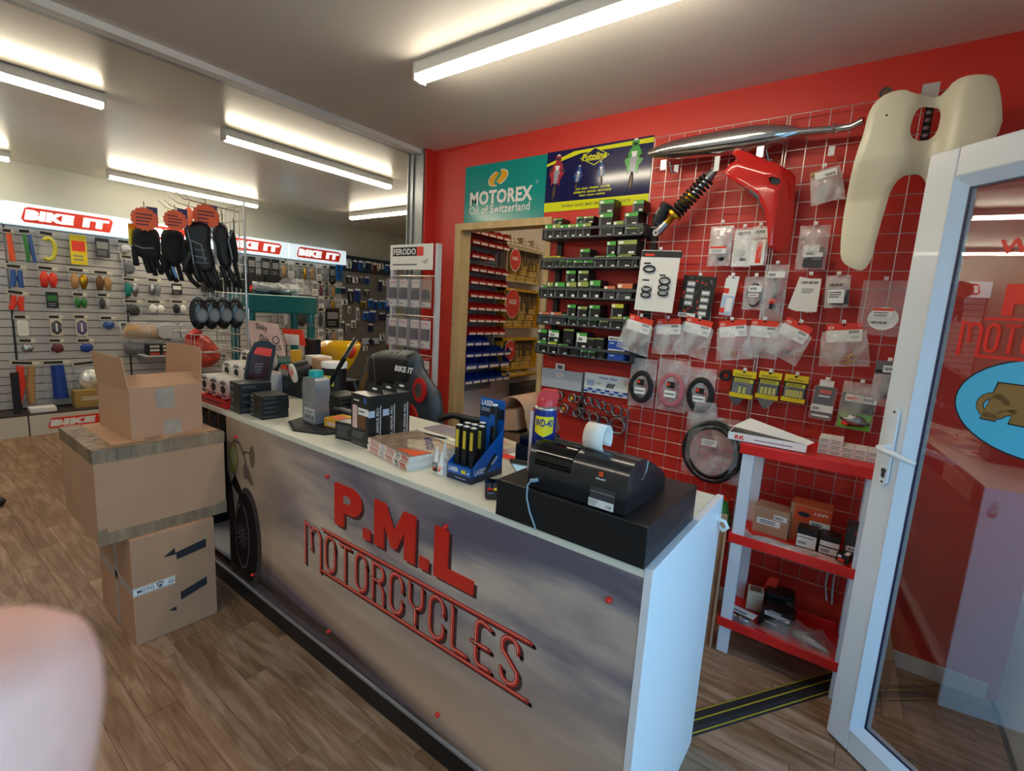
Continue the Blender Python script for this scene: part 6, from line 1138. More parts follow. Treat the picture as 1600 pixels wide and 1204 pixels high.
# ------------------------------------------------------------------ slatwall display bays against the back wall (local x = +Y, front = +X)
mat('slatpanel', 'c2bfbc', .5); mat('slatdark', '2c2b2b', .6); mat('signlight', 'e8f0f4', .4, emit='c4dae6', es=.42); mat('signcream', 'cfc9ba', .5); mat('plinth', '3a302b', .6)
mat('signred', 'd8321c', .45, emit='d8321c', es=.12); mat('signwhite', 'f4f4f4', .4, emit='f0f4f8', es=.4); mat('pegpanel', '6f6b66', .6)
BW = .957; Y0 = .93
slat_me = MB().box(0, .17, -.002, .006, 0, .068, 'slatpanel').mesh('slat'); 
def bay(i, lit=True):
    y0 = Y0+i*BW; o = thing('slatwall_display', f"grey slatted display bay with lit red-badged sign, {('first','second','third','fourth','far left')[i]} from left along the back wall", 'display unit', (XB, y0, 0), pi/2, 'slatted display bays')
    o['label'] = (o['label'].replace('  ', ' ') if i >= 0 else 'grey slatted display bay cut off by the left edge of the picture')
    obj('back_panel', MB().box(.004, BW-.004, .006, .03, .22, 2.09, 'slatdark'), o)
    obj('upright', MB().box(0, .012, -.006, .03, .22, 2.09, 'slatdark'), o)
    H_ = .0845; n = 22; sm_ = MB().box(.014, BW-.004, -.002, .006, 0, H_-.009, 'slatpanel').mesh('slat')
    for k in range(n): obj('slat', None, o, me=sm_, loc=(0, 0, .232+k*H_))
    s = MB().box(.008, BW-.008, -.11, .03, 2.095, 2.31, 'signlight', c=.004)
    sg = obj('light_box', s, o, label='lit white sign box with red badge')
    bg_ = MB(); x0, x1 = .17, BW-.14; cz_ = 2.203
    bg_.prism([(x0-.02,cz_+.06),(x0+.01,cz_+.075),(x1,cz_+.075),(x1+.03,cz_+.055),(x1+.03,cz_+.03),(x1+.0,cz_-.075),(x0-.03,cz_-.075),(x0-.05,cz_-.045)], -.114, -.11, 'signred')
    bg_.text('BIKE', x0+.165, cz_, .37, .10, -.114, 'signwhite', shear=.18, bold=.085).text('IT', x1-.115, cz_, .22, .10, -.114, 'signwhite', shear=.18, bold=.075)
    obj('sign_badge', bg_, sg)
    pb = MB().box(.006, BW-.006, -.34, .03, .0, .205, 'signcream', c=.004).box(0, BW, -.33, .03, .205, .222, 'plinth')
    pl = obj('plinth', pb, o)
    if i >= 0:
        bg_ = MB(); cz_ = .108; bg_.prism([(x0+.0,cz_+.055),(x1,cz_+.055),(x1+.02,cz_-.02),(x1+.0,cz_-.055),(x0-.02,cz_-.055),(x0-.03,cz_-.03)], -.343, -.34, 'redprint').text('BIKE', x0+.17, cz_, .36, .07, -.343, 'label', shear=.18, bold=.085).text('IT', x1-.12, cz_, .21, .07, -.343, 'label', shear=.18, bold=.075)
        obj('plinth_badge', bg_, pl)
    return o
for i in range(-1, 4): bay(i)
y0 = Y0+4*BW; o = thing('pegboard_display', 'grey display panel with a dark blue lettered sign at the far end', 'display unit', (XB, y0, 0), pi/2)
obj('back_panel', MB().box(0, 1.06, .0, .03, 0, 2.09, 'pegpanel'), o); mat('lasersign', '1c2438', .3); mat('lasertext', 'c8c4a0', .4)
sg = obj('sign_board', MB().box(0, 1.08, -.04, .0, 2.02, 2.26, 'lasersign').box(0, .25, -.042, -.04, 2.13, 2.15, 'grey').box(.75, 1.08, -.042, -.04, 2.13, 2.15, 'grey'), o)
obj('sign_lettering', MB().text('LASER', .50, 2.14, .42, .14, -.041, 'lasertext', bold=.04), sg)
# ---- packets on the back wall
def bat(px0, py0, px1, py1, X=-6.99):
    a = at(px0, (py0+py1)/2, 'x', X); b_ = at(px1, (py0+py1)/2, 'x', X); c_ = at((px0+px1)/2, py0, 'x', X); d_ = at((px0+px1)/2, py1, 'x', X)
    return (X, c_.y, c_.z), b_.y-a.y, c_.z-d_.z
mat('lampface', 'e8e8e0', .2, .5, noise=.3, nscale=40, bump=.6, bscale=40); mat('headcream', 'cfc6b0', .6); mat('plum', '6a2a38', .5); mat('ltan','b08858',.5)
BG = 'carded parts on the back wall'
def bpack(box, kind, c1, label, tilt=0, c2='ink'):
    loc, W_, H_ = bat(*box); o = thing('carded_part', label, 'packet', loc, pi/2, BG, rx=0); o.rotation_euler = (0, radians(tilt), pi/2)
    obj('hook', MB().cyl((0,.035,0),(0,-.02,.004), .003, n=6, m='wire'), o)
    if kind == 'card':
        obj('card', MB().box(-W_/2, W_/2, -.004, .001, -H_, -.0, c1).box(-W_*.4, W_*.4, -.0055, -.004, -H_*.55, -H_*.2, c2).bars(-W_*.35, W_*.3, -H_*.9, -H_*.65, -.004, 2, 'grey'), o); return o
    hh = min(.05, H_*.35)
    obj('header_card', MB().box(-W_/2, W_/2, -.004, .001, -hh, 0, 'headcream').box(-W_*.42, W_*.2, -.005, -.004, -hh*.8, -hh*.25, 'ink').box(W_*.22, W_*.44, -.005, -.004, -hh*.6, -hh*.3, 'paper'), o)
    q = MB(); z0_ = -hh; h_ = H_-hh; w2 = W_*.36
    if kind == 'grips':
        for s in (-1, 1): q.tube([(s*w2*.5, -.02, z0_-.01), (s*w2*.4, -.02, z0_-h_*.5), (s*w2*.62, -.02, -H_+.01)], [w2*.34,w2*.42,w2*.36], 10, c1 if s < 0 else c2 if c2 != 'ink' else c1)
    elif kind == 'stick': q.tube([(0,-.018,z0_-.005),(.01,-.02,-H_+.005)], [W_*.22,W_*.26], 10, c1)
    elif kind == 'ring': q.tube([(w2*1.0*cos(radians(a)), -.015, z0_-h_*.5+h_*.42*sin(radians(a))) for a in range(-120, 150, 18)], .018, 8, c1)
    elif kind == 'pad': q.box(-w2*.9, w2*.9, -.012, -.004, -H_+.01, z0_-.005, c1, c=.015); 
    elif kind == 'pad0': q.box(-w2*1.05, w2*1.05, -.008, -.002, -H_+.005, z0_-.0, 'headcream', c=.012).box(-w2*.85, w2*.85, -.011, -.008, -H_+.02, z0_-.015, c1, c=.03).box(-w2*.14, w2*.14, -.013, -.011, -H_+.05, z0_-.045, 'label')
    elif kind == 'blob': q.ball((0,-.018,z0_-h_*.5), w2*1.0, .018, h_*.4, c1, wob=.25, seed=len(label))
    elif kind == 'two': q.ball((-w2*.5,-.018,z0_-h_*.5), w2*.6, .018, h_*.42, c1, wob=.2, seed=1).ball((w2*.6,-.018,z0_-h_*.5), w2*.55, .018, h_*.4, c2 if c2 != 'ink' else c1, wob=.2, seed=2)
    elif kind == 'lamp':
        q.lathe([(w2*.2,-.05),(w2*.8,-.045),(w2*.9,-.035),(w2*1.15,-.03),(w2*1.2,.0),(w2*.5,.04)], (0, -.03, z0_-h_*.62), 24, 'lampface', ax='y')
    obj('contents', q, o)
    obj('clear_bag', pouch(W_*.9, h_, z0_+.004, 'clear', 7, .02, 0, 3, 4), o)
    return o
L1 = [((2,356,22,408),'stick','orange','orange stick in a bag at the top left of the first bay',0,'ink'),((27,357,52,411),'grips','green','green and blue-white rods in one bag, top row of the first bay',-4,'bikeblue'),((60,361,90,409),'ring','fyellow','pale yellow ear-shaped loop in a bag, top row',4,'ink'),((108,367,134,413),'card','yellow','yellow upright carton, top row of the first bay',0,'redprint'),((148,372,170,402),'card','darkgrey','dark square card with grey print, top right of the first bay',0,'grey'),
 ((8,412,41,450),'grips','bikeblue','blue pair of grips in the second row, first bay',2,'ink'),((57,415,91,451),'two','redprint','red and white parts in the second row, first bay',2,'redprint'),((105,418,139,453),'two','ltan','orange-brown spools in the second row, first bay',2,'gold'),((145,422,176,456),'two','brown','brown and pink spools, last in the second row of the first bay',2,'ltan'),
 ((10,453,46,486),'grips','redprint','bright red pair of grips in the third row, first bay',8,'redprint'),((71,456,90,481),'card','fblack','small dark green card in the third row, first bay',0,'green'),((112,456,136,482),'two','green','green clip parts in the third row, first bay',0,'green'),((151,457,172,484),'two','darkgrey','dark clip parts, last in the third row of the first bay',0,'lightgrey'),
 ((20,491,47,526),'pad','paper','blank pink-white pad in the fourth row, first bay',0,'ink'),((74,491,99,525),'pad0','fblack','white pad with black oval and zero in the fourth row',0,'ink'),((114,491,138,525),'pad0','purple','white pad with purple oval and zero in the fourth row',0,'ink'),((155,493,181,515),'blob','bikeblue','blue round part, last in the fourth row of the first bay',0,'ink'),
 ((28,528,56,551),'blob','steel','silvery part in the fifth row, first bay',2,'ink'),((75,528,101,552),'blob','plum','dark red part in the fifth row, first bay',2,'ink'),((119,528,147,551),'blob','blue','blue part in the fifth row, first bay',0,'ink'),
 ((15,563,65,632),'grips','redprint','long bag with red and pale straps in the bottom row, first bay',5,'ltan'),((64,562,112,622),'stick','blue','long bag with blue tubing in the bottom row, first bay',0,'ink'),((111,563,160,606),'lamp','steel','bag with a round chrome headlamp, bottom row of the first bay',-5,'ink')]
L2 = [((182,374,208,396),'blob','lightgrey','small bag at the top of the second bay, beside the gloves',0,'ink'),((188,398,212,430),'blob','inkgrey','grey clear bag below the top one, second bay',2,'ink'),((191,433,217,465),'two','teal','bag with teal and silver bits, second bay left column',2,'steel'),((230,434,252,464),'two','steel','bag with silver fittings, second bay middle column',2,'grey'),((268,443,284,460),'card','fblack','small dark card with white stripes, second bay',0,'paper'),((192,467,222,494),'blob','darkgrey','dark rounded triangular part, second bay left column',0,'ink'),((228,468,258,490),'two','label','clear bag with white clip, second bay lower row',0,'ink'),((266,468,292,490),'two','ink','clear bag with small black clip, second bay lower row',0,'label')]
for a in L1+L2: bpack(a[0], a[1], a[2], a[3]+' of the back wall' if len((a[3]+' of the back wall').split()) < 16 and 'back wall' not in a[3] else a[3], a[4], a[5])
# bays three and four
rows = [(402,430,[(379,385),(387,399),(408,422),(424,436),(438,448),(450,459),(461,470),(472,481),(483,491),(494,502),(505,512),(515,524)],['fblack','fblack','fblack','fblack','ltan','paper','grey','gold','ltan','paper','grey','fblack']),
        (428,452,[(441,451),(452,460),(463,474),(487,497),(497,504),(507,515),(516,524)],['ltan','gold','paper','paper','plum','darkgrey','ltan']),
        (456,478,[(498,506),(506,514),(516,523)],['paper','grey','gold']),
        (482,512,[(420,436),(440,458),(460,482),(496,508),(509,530)],['grey','lightgrey','darkgrey','darkgrey','fblack']),
        (514,536,[(497,505),(508,515),(518,526),(528,536)],['paper','darkgrey','ltan','paper'])]
for r, (ya, yb, xs, cs_) in enumerate(rows):
    for k, (xa, xb) in enumerate(xs):
        dy = (xa-380)*.125*(1 if r < 2 else .6 if r == 2 else .1)
        bpack((xa, ya-2+dy*.9, xb, yb-2+dy*.9), 'card' if cs_[k] in ('fblack','paper') else 'two' if k%2 else 'blob', cs_[k], f"small {dict(fblack='black',ltan='tan',paper='white',grey='grey',gold='yellowish',plum='dark red',darkgrey='dark grey',lightgrey='pale grey')[cs_[k]]} carded part, {ORD[k]} in {ORD[r]} row of the far slatted bays", 0, 'grey')
hb = thing('display_box', 'long dark box with a red logo above the green shelf, back wall', 'box', bat(372,428,440,452)[0], pi/2); obj('carton', MB().box(-.75, .0, -.12, .0, -.29, -.02, 'fblack').box(.02, .40, -.12, .0, -.29, -.02, 'fblack').bars(.1,.25,-.22,-.17,-.12,1,'inkgrey').disc(.28,-.19,.03,.03,-.12,'redprint').box(-.2,-.12,-.122,-.12,-.24,-.17,'redprint'), hb)
# tools on the LASER panel
LS = [(525,403,535,438,'laserblue'),(541,405,549,419,'paper'),(551,406,558,421,'navy'),(560,407,568,422,'laserblue'),(571,408,580,421,'navy'),(582,410,589,428,'plum'),(592,411,599,420,'paper'),(601,413,611,424,'laserblue'),
      (541,430,549,442,'fblack'),(551,431,559,442,'paper'),(561,432,567,441,'fblack'),(569,432,577,444,'blue'),(591,436,597,455,'navy'),(598,437,604,446,'paper'),(607,437,614,450,'laserblue'),
      (524,447,531,458,'teal'),(532,448,540,459,'navy'),(543,450,552,474,'fblack'),(554,450,563,470,'blue'),(568,452,577,462,'darkgrey'),(533,466,543,476,'paper'),(543,478,548,490,'lightgrey'),(556,480,561,500,'lightgrey'),(563,470,572,480,'gold'),
      (575,466,583,480,'laserblue'),(584,468,590,484,'blue'),(592,468,603,482,'laserblue'),(604,464,613,486,'blue'),(567,486,576,500,'laserblue'),(577,484,588,502,'blue'),(592,488,602,500,'navy'),(604,490,613,506,'laserblue'),
      (566,528,592,537,'lblue'),(593,520,601,532,'paper'),(567,538,574,548,'paper'),(533,500,538,522,'darkgrey'),(540,505,546,520,'grey'),(606,528,614,540,'redprint'),(548,500,556,512,'lightgrey'),(575,505,583,518,'navy')]
cn = dict(laserblue='bright blue', paper='white', navy='dark blue', plum='dark red', fblack='black', blue='blue', teal='teal', darkgrey='dark grey', lightgrey='pale grey', gold='brassy', lblue='pale blue', grey='grey', redprint='red')
def rowof(a): return 0 if a[1] < 425 else 1 if a[1] < 445 else 2 if a[1] < 463 else 3 if a[1] < 485 else 4
RW_ = {}
for a in sorted(LS, key=lambda q: (rowof(q), q[0])):
    k = rowof(a); RW_[k] = RW_.get(k, 0)+1
    loc, W_, H_ = bat(*a[:4], X=-6.995)
    o = thing('carded_tool', f"{cn[a[4]]} tool card, {ORD[min(11,RW_[k]-1)]} from left, {['top','second','middle','fourth','lowest'][k]} row under the dark blue sign", 'tool card', loc, pi/2, 'carded tools on the far panel')
    obj('card', MB().box(-W_/2, W_/2, -.006, .001, -H_, 0, a[4]).box(-W_*.45, W_*.45, -.0075, -.006, -H_*.2, -H_*.04, 'paper' if a[4] != 'paper' else 'inkgrey').tube([(-W_*.1,-.014,-H_*.3),(W_*.1,-.014,-H_*.9)], W_*.12, 6, 'ink' if a[4] not in ('fblack','darkgrey') else 'steel'), o)
    obj('hook', MB().cyl((0,.02,0),(0,-.02,.004), .003, n=6, m='wire'), o)
# things on the plinths
def pb_(px0, py0, px1, py1, d_, m_, label, extra=None, X=-6.80, name='carton_box', cat='box'):
    loc, W_, H_ = bat(px0, py0, px1, py1, X); o = thing(name, label, cat, (X, loc[1], .2225), pi/2); t = MB().box(-W_/2, W_/2, 0, d_, 0, H_, m_)
    if extra: extra(t, W_, H_)
    obj('carton', t, o, bevel=.003)
mat('tanbox','a8884a',.6); pb_(116,602,156,628,.15,'tanbox','tan cardboard box on the plinth below the chrome headlamp',lambda t,w_,h_: t.bars(-.05,.1,h_*.4,h_*.65,0,2,'paper')); pb_(46,624,88,631,.14,'paper','flat pale book on the plinth, left of the tan box', X=-6.75)
st_ = thing('shelf_post', 'black upright bar standing in front of the red straps on the first bay', 'post', (-6.78, at(24,600,'x',-6.78).y, .2225), pi/2); obj('bar', MB().box(-.03,.03,0,.02,0,.42,'black'), st_)
# shelf in the second bay with clothing and small boxes
s0 = at(205, 556, 'x', -6.72); shf = thing('wall_shelf', 'pale shelf with boxes and folded clothing on the second slatted bay', 'shelf', (-6.99, 1.92, s0.z), pi/2); obj('board', MB().box(0, .9, -.34, .0, -.012, 0, 'lightgrey'), shf); obj('shelf_bracket', MB().box(.02,.03,-.3,.0,-.08,-.012,'steel'), shf); obj('shelf_bracket', MB().box(.87,.88,-.3,.0,-.08,-.012,'steel'), shf)
for k in range(3):
    for j in range(3): o = thing('spark_box', f"small black and white box, {ORD[j]} up in the {ORD[k]} pile on the wall shelf", 'box', (-6.70, 1.97+k*.13, s0.z+.0005+j*.042), pi/2, 'small boxes on the wall shelf'); obj('carton', MB().box(0,.125,0,.12,0,.04,'fblack').box(.02,.11,-.001,0,.008,.03,'paper' if j else 'redprint').bars(.03,.1,.012,.026,-.001,1,'ink'), o)
fa_ = bat(205,505,245,535,-6.93); o = thing('folded_garment', 'folded khaki garment in clear wrap on the second slatted bay', 'garment', fa_[0], pi/2); obj('cloth', puff(MB(), [(-.22,0),(.26,-.03),(.26,-.20),(-.2,-.17)], .04, .06, 'ltan', back=.0, R=.08, wob=.02), o); obj('clear_bag', pouch(.52,.24,.01,'bag',90,.05,0,5,4), o, loc=(.02,0,0))
o = thing('folded_garment', 'folded khaki garment below the other, in clear wrap', 'garment', (fa_[0][0], fa_[0][1], fa_[0][2]-.22), pi/2); obj('cloth', puff(MB(), [(-.22,0),(.28,-.03),(.28,-.16),(-.2,-.15)], .04, .06, 'inkgrey', back=.0, R=.08, wob=.02), o)
for i,(a,b_,c_,d_) in enumerate(((246,507,278,528),(280,505,312,528))):
    fb = bat(a,b_,c_,d_,-6.9); o = thing('folded_garment', ('pale folded cloth on the wall shelf, left one','pale folded cloth on the wall shelf, right one')[i], 'garment', fb[0], pi/2); obj('cloth', MB().box(-fb[1]/2, fb[1]/2, -.05, .04, -fb[2], 0, 'lightgrey', c=.03), o, bevel=.01)
# ------------------------------------------------------------------ glove stand: wire panel, hooks, gloves
GX0, GX1, GYs = -4.10, -3.615, 1.66
gs = thing('wire_display_stand', 'freestanding chrome wire display panel hung with gloves beside the teal shelf', 'wire stand', (GX0, GYs, .25))
hm = MB().tube([(0,0,0),(0,0,1.9)], .0032, 6, 'wire').mesh('upright_wire'); cm_ = MB().tube([(0,0,0),(GX1-GX0,0,0)], .0032, 6, 'wire').mesh('cross_wire')
for i in range(8): obj('upright_wire', None, gs, me=hm, loc=(i*(GX1-GX0)/7, 0, 0))
for i in range(20): obj('cross_wire', None, gs, me=cm_, loc=(0, -.004, i*.1))
obj('post', MB().tube([(GX1-GX0+.01,.0,-.25),(GX1-GX0+.01,0,1.92)], .008, 8, 'wire'), gs); obj('post', MB().tube([(GX1-GX0+.035,.0,-.25),(GX1-GX0+.035,0,1.2)], .008, 8, 'wire'), gs)
for i, (zz, xx) in enumerate(((1.845,.0),(1.845,.1),(1.86,.2),(1.88,.3),(1.86,.42))): obj('hook_arm', MB().tube([(xx,0,zz),(xx,-.30,zz+.02),(xx,-.345,zz+.06)], .004, 6, 'wire'), gs)
mat('glove', '0e0f10', .75, noise=.2, nscale=30); mat('glove2', '141618', .5, noise=.25, nscale=20); mat('reflect', '6f7c8a', .4); mat('starorange', 'ff6a32', .5)
def yz(pts, X_, O): return [(at(a, b_, 'x', X_).y-O.y, at(a, b_, 'x', X_).z-O.z) for a, b_ in pts]
def glove(poly, X_, label, m_, fingers, extra=None, th=.03):
    xs = [p[0] for p in poly]; O = at(sum(xs)/len(xs), min(p[1] for p in poly), 'x', X_); o = thing('motorcycle_glove', label, 'glove', O, radians(80), 'gloves on the wire stand')
    P = smooth(yz(poly, X_, O), 1); body = puff(MB(), P, th, .02, m_, back=th*.7, R=.035, wob=.006)
    for f_ in fingers:
        q = yz(f_[:-1], X_, O); r = f_[-1]; body.tube([(x, .004*(i%2), z) for i, (x, z) in enumerate(q)]+[(q[-1][0], 0, q[-1][1]-.004)], [r*1.1]+[r]*(len(q)-1)+[r*.5], 10, m_)
    obj('glove_body', body, o)
    if extra:
        sm = MB()
        for pts, mm, r in extra: stroke(sm, yz(pts, X_, O), r, -th-.008, 0, mm)
        obj('trim', sm, o)
    obj('loop', MB().tube([(0,0,-.02),(0,.0,.05),(0,.01,.07)], .003, 5, 'ink'), o)
    return o
glove([(209,356),(224,354),(240,356),(248,364),(250,380),(250,405),(240,410),(226,405),(214,398),(208,388),(208,370)], -3.70, 'black fabric glove with yellow lining, leftmost on the wire stand', 'glove', [((211,385),(212,402),(214,414),.016),((226,400),(230,415),(234,426),.015),((235,404),(240,420),(243,430),.015),((242,403),(248,418),(252,428),.014),((248,398),(254,410),(256,424),.013)], [([(210,383),(222,388),(238,388)],'stitch',.003)])
glove([(252,359),(268,358),(282,361),(288,370),(286,392),(284,412),(270,418),(258,410),(252,392)], -3.74, 'black glove with blue fingertips, second from left on the wire stand', 'glove', [((258,405),(262,425),(268,438),.015),((266,410),(272,428),(276,440),.015),((276,410),(281,425),(284,438),.014)], [([(268,418),(274,432)],'bikeblue',.008)])
glove([(280,380),(290,372),(297,380),(302,400),(308,425),(296,430),(284,415),(279,398)], -3.78, 'dark glove with grey knuckle, partly behind the big gauntlet', 'glove2', [((290,420),(300,438),(311,448),.016)], [([(281,408),(284,410)],'stitch',.008)])
glove([(287,348),(298,345),(318,346),(328,352),(330,365),(328,382),(333,400),(336,420),(325,428),(308,424),(301,410),(297,392),(291,372)], -3.62, 'large black leather gauntlet with grey piping, front of the wire stand', 'glove2', [((304,412),(308,430),(314,440),.018),((312,418),(320,436),(328,448),.017),((320,420),(330,438),(337,452),.017),((330,415),(338,434),(344,454),.016),((300,395),(292,410),(290,425),.015)], [([(291,360),(296,378),(301,412)],'reflect',.004),([(330,355),(326,368),(333,385),(334,412)],'reflect',.005),([(297,376),(312,383),(318,410)],'stitch',.003),([(302,400),(320,404)],'stitch',.003),([(303,390),(318,392)],'stitch',.002),([(304,410),(324,412)],'stitch',.002)], .04)
glove([(334,348),(345,346),(354,352),(358,370),(360,395),(362,418),(350,424),(343,412),(336,390),(332,370)], -3.66, 'black gauntlet with pale wavy piping behind the largest one', 'glove2', [((346,415),(352,432),(358,448),.016),((354,415),(362,432),(368,448),.016)], [([(360,360),(354,376),(360,405)],'reflect',.005)], .035)
glove([(358,358),(366,360),(370,380),(373,405),(368,418),(362,410),(360,385)], -3.64, 'narrow black glove at the right, against the wire panel', 'glove', [((367,412),(372,432),(375,450),.014)], None)
for i, (cx_, cy_, r, l) in enumerate(((226,342,14,'leftmost orange starburst price tag above the first glove'),(274,344,13,'orange starburst price tag above the second glove'),(322,338,16,'largest orange starburst price tag above the gauntlets'),(294,338,12,'small orange tag seen edge-on between two starbursts'))):
    q = at(cx_, cy_, 'x', -3.60); o = thing('price_tag', l, 'price tag', q, radians(75 if i < 3 else 5), 'orange starburst price tags'); rr = r*.0051; P = [((rr if k%2 else rr*.88)*cos(2*pi*k/32), (rr if k%2 else rr*.88)*sin(2*pi*k/32)) for k in range(32)]
    t = MB().prism(P, 0, .002, 'starorange')
    if i < 3: t.bars(-rr*.6, rr*.6, -rr*.6, rr*.5, 0, 4, 'plum', seed=i)
    obj('tag', t, o); obj('loop', MB().tube([(0,.002,rr*.8),(0,.01,rr+.03)], .002, 5, 'ink'), o)
    if i < 3: obj('purple_card', MB().box(.01, .065, .004, .006, -.03, .075, 'purple'), o)
q = at(207,365,'x',-3.75); o = thing('lining_card', 'yellow card showing behind the leftmost glove', 'card', q, radians(80)); obj('card', MB().box(-.02,.03,0,.003,-.07,.06,'gold').tube([(0,0,.06),(0,.0,.13)], .002, 5, 'ink'), o)
for i in range(4):
    q = at(310+i*19.5, 487, 'x', -3.62); o = thing('mirror_pack', f"black oval pack with grey round centre, {ORD[i]} from left on the wire stand", 'packet', q, radians(80), 'black oval packs'); obj('shell', puff(MB(), [(.054*cos(2*pi*k/20), .11*sin(2*pi*k/20)-.01) for k in range(20)], .03, .02, 'tillblack', back=.02, R=.05), o); obj('centre', MB().disc(.015, -.02, .034, .048, -.026, 'inkgrey', .006, 20).disc(.015,-.02,.024,.034,-.032,'grey',.001,16), o); obj('clear_top', MB().ball((0,0,.09), .03, .02, .03, 'clear'), o); obj('hook', MB().tube([(-.0,.0,.13),(0,.0,.10)], .003, 6, 'wire'), o)
# basket with the red bag
bk = thing('wire_basket', 'chrome wire basket on the stand holding a red mesh bag', 'basket', (-4.02, 1.33, 1.14))
for z_ in (0, .12): obj('rim_wire', MB().tube([(0,0,z_),(.40,0,z_),(.40,.29,z_),(0,.29,z_)], .004, 6, 'wire', closed=True), bk)
wr = MB().tube([(0,0,0),(0,0,.12)], .002, 5, 'wire').mesh('basket_wire'); wb = MB().tube([(0,0,0),(0,.29,0)], .002, 5, 'wire').mesh('basket_wire')
for i in range(8): obj('basket_wire', None, bk, me=wr, loc=(.02+i*.052, 0, 0)); obj('basket_wire', None, bk, me=wb, loc=(.02+i*.052, 0, 0))
mat('redbag', 'd8503f', .3, noise=.35, nscale=26, bump=.8, bscale=30); O = at(320, 545, 'x', -3.80)
o = thing('red_bag', 'rounded red translucent bag with a darker red knot in the wire basket', 'bag', O, radians(80)); P = smooth(yz([(288,528),(298,520),(312,518),(326,526),(338,540),(344,552),(342,562),(334,570),(320,575),(306,572),(294,560)], -3.80, O), 1)
obj('bag_body', puff(MB(), P, .10, .03, 'redbag', back=.10, R=.12, wob=.012), o); obj('knot', puff(MB(), smooth(yz([(286,528),(296,516),(306,513),(314,520),(306,530),(296,532)], -3.80, O), 1), .05, .02, 'red', back=.04, R=.05, wob=.01), o, loc=(0,-.08,.01))
# ------------------------------------------------------------------ teal plastic shelving
mat('tealplastic', '06706c', .25, coat=.2); tq = thing('plastic_shelving', 'teal plastic shelving unit behind the counter, packed with clutter', 'shelving unit', (-4.0, 1.88, 0), pi/2*0)
TXa = at(386, 470, 'x', -4.0).y; TXb = at(496, 475, 'x', -4.0).y
tq.location = (-4.0, TXa, 0); tq.rotation_euler = (0, 0, pi/2); WQ = TXb-TXa; DQ = .36; ZT = 1.555
for z_ in (ZT-.15, .95, .45): obj('shelf', MB().box(.0, WQ, 0, DQ, z_, z_+(.15 if z_ > 1.3 else .05), 'tealplastic'), tq, bevel=.012, seg=3)
lg = MB().lathe([(.034,0),(.034,ZT-.15)], m='tealplastic', n=20).mesh('leg')
for x in (.045, WQ-.04):
    for y_ in (.04, DQ-.04): obj('leg', None, tq, me=lg, loc=(x, y_, 0))
o = thing('clear_packets', 'crumpled clear packets with dark parts heaped on the teal shelf', 'packets', (-4.12, TXa+.30, ZT+.001), pi/2); rnd = random.Random(8)
obj('clear_bag', pouch(.40, .10, .10, 'bagdense', 95, .06), o); obj('contents', MB().ball((-.05,0,.03), .14, .05, .028, 'darkgrey', wob=.3).ball((.10,0,.03), .06, .04, .02, 'steel', wob=.3), o); obj('clear_bag', pouch(.16, .12, .15, 'bag', 96, .02, 1.4), o, loc=(.14,0,0))
# yellow seat cowl
mat('yellowpaint', 'f0b80c', .12, coat=.6); O = at(515, 545, 'y', 1.95); o = thing('seat_cowl', 'glossy yellow motorcycle tail cowl standing behind the counter', 'fairing panel', O)
P = smooth(pxpoly([(494,534),(515,531),(540,532),(558,534),(556,543),(552,556),(546,570),(538,582),(522,594),(514,598),(512,580),(511,566),(505,552),(496,542)], 1.95, O.x, O.z), 1)
obj('cowl', puff(MB(), P, .05, .025, 'yellowpaint', back=.03, R=.06, yfn=lambda x, z: .4*x*x), o); obj('tail_light', puff(MB(), smooth(pxpoly([(548,548),(556,540),(560,546),(556,556),(549,562)], 1.93, O.x, O.z), 1), .03, .012, 'redprint', back=0, R=.03), o, loc=(0,-.03,0)); obj('dark_wheel_hugger', puff(MB(), smooth(pxpoly([(488,545),(500,542),(510,556),(513,580),(508,596),(492,590)], 1.97, O.x, O.z), 1), .03, .03, 'darkgrey', back=.02, R=.05), o, label='dark grey panel beside the cowl')
obj('stand', MB().box(-.12,.10,.05,.17,-O.z+0,-.22,'black'), o, label='dark base below')
o = thing('carton_box', 'tan cardboard carton with raised flap, left of the gaming chair', 'box', (at(565,600,'y',2.15).x, 2.15, .75)); P = pxpoly([(563,600),(574,578),(588,566),(590,600),(572,640),(560,640)], 2.15, o.location.x, .75); obj('carton', MB().prism(P, 0, .10, 'tanbox').box(-.06,.12,.0,.12,-.748,.02,'card'), o)
# ------------------------------------------------------------------ brake pad stand
FX0, FX1 = -3.085, -2.565; FY = 2.52
fd = thing('brake_pad_stand', 'white wire display stand headed FERODO, hung with brake pad packs', 'display stand', (FX0, FY, 0)); fd['label'] = 'white wire display stand with black and red header, hung with brake pad packs'
mat('standwhite', 'cfd0d4', .35); FW = FX1-FX0
obj('header_sign', MB().box(0, FW-.06, -.012, 0, 1.80, 1.985, 'label').box(.03, .30, -.013, -.012, 1.90, 1.965, 'ink').text('FERODO', .165, 1.9325, .25, .045, -.013, 'label', bold=.03).box(.30, .37, -.013, -.012, 1.90, 1.965, 'redprint').bars(.03,.32,1.825,1.85,-.012,1,'inkgrey').prism([(.35,1.86),(.43,1.88),(.40,1.84)], -.0125, -.012, 'lightgrey'), fd)
for x in (0, FW-.03): obj('side_post', MB().box(x, x+.03, -.01, .03, 0, 1.985, 'standwhite'), fd, bevel=.004)
for z_ in (1.755, 1.46, 1.17, .88): obj('cross_rail', MB().tube([(0,0,z_),(FW,0,z_)], .005, 6, 'wire'), fd)
obj('base', MB().box(-.02, FW+.02, -.1, .1, 0, .04, 'standwhite'), fd)
mat('blister','b8b2be',.1,alpha=.3); pads = ['darkgrey','darkgrey','brown','ltan','brown','fblack','plum','fblack','ltan','fblack','green','darkgrey','brown','fblack','darkgrey','fblack']
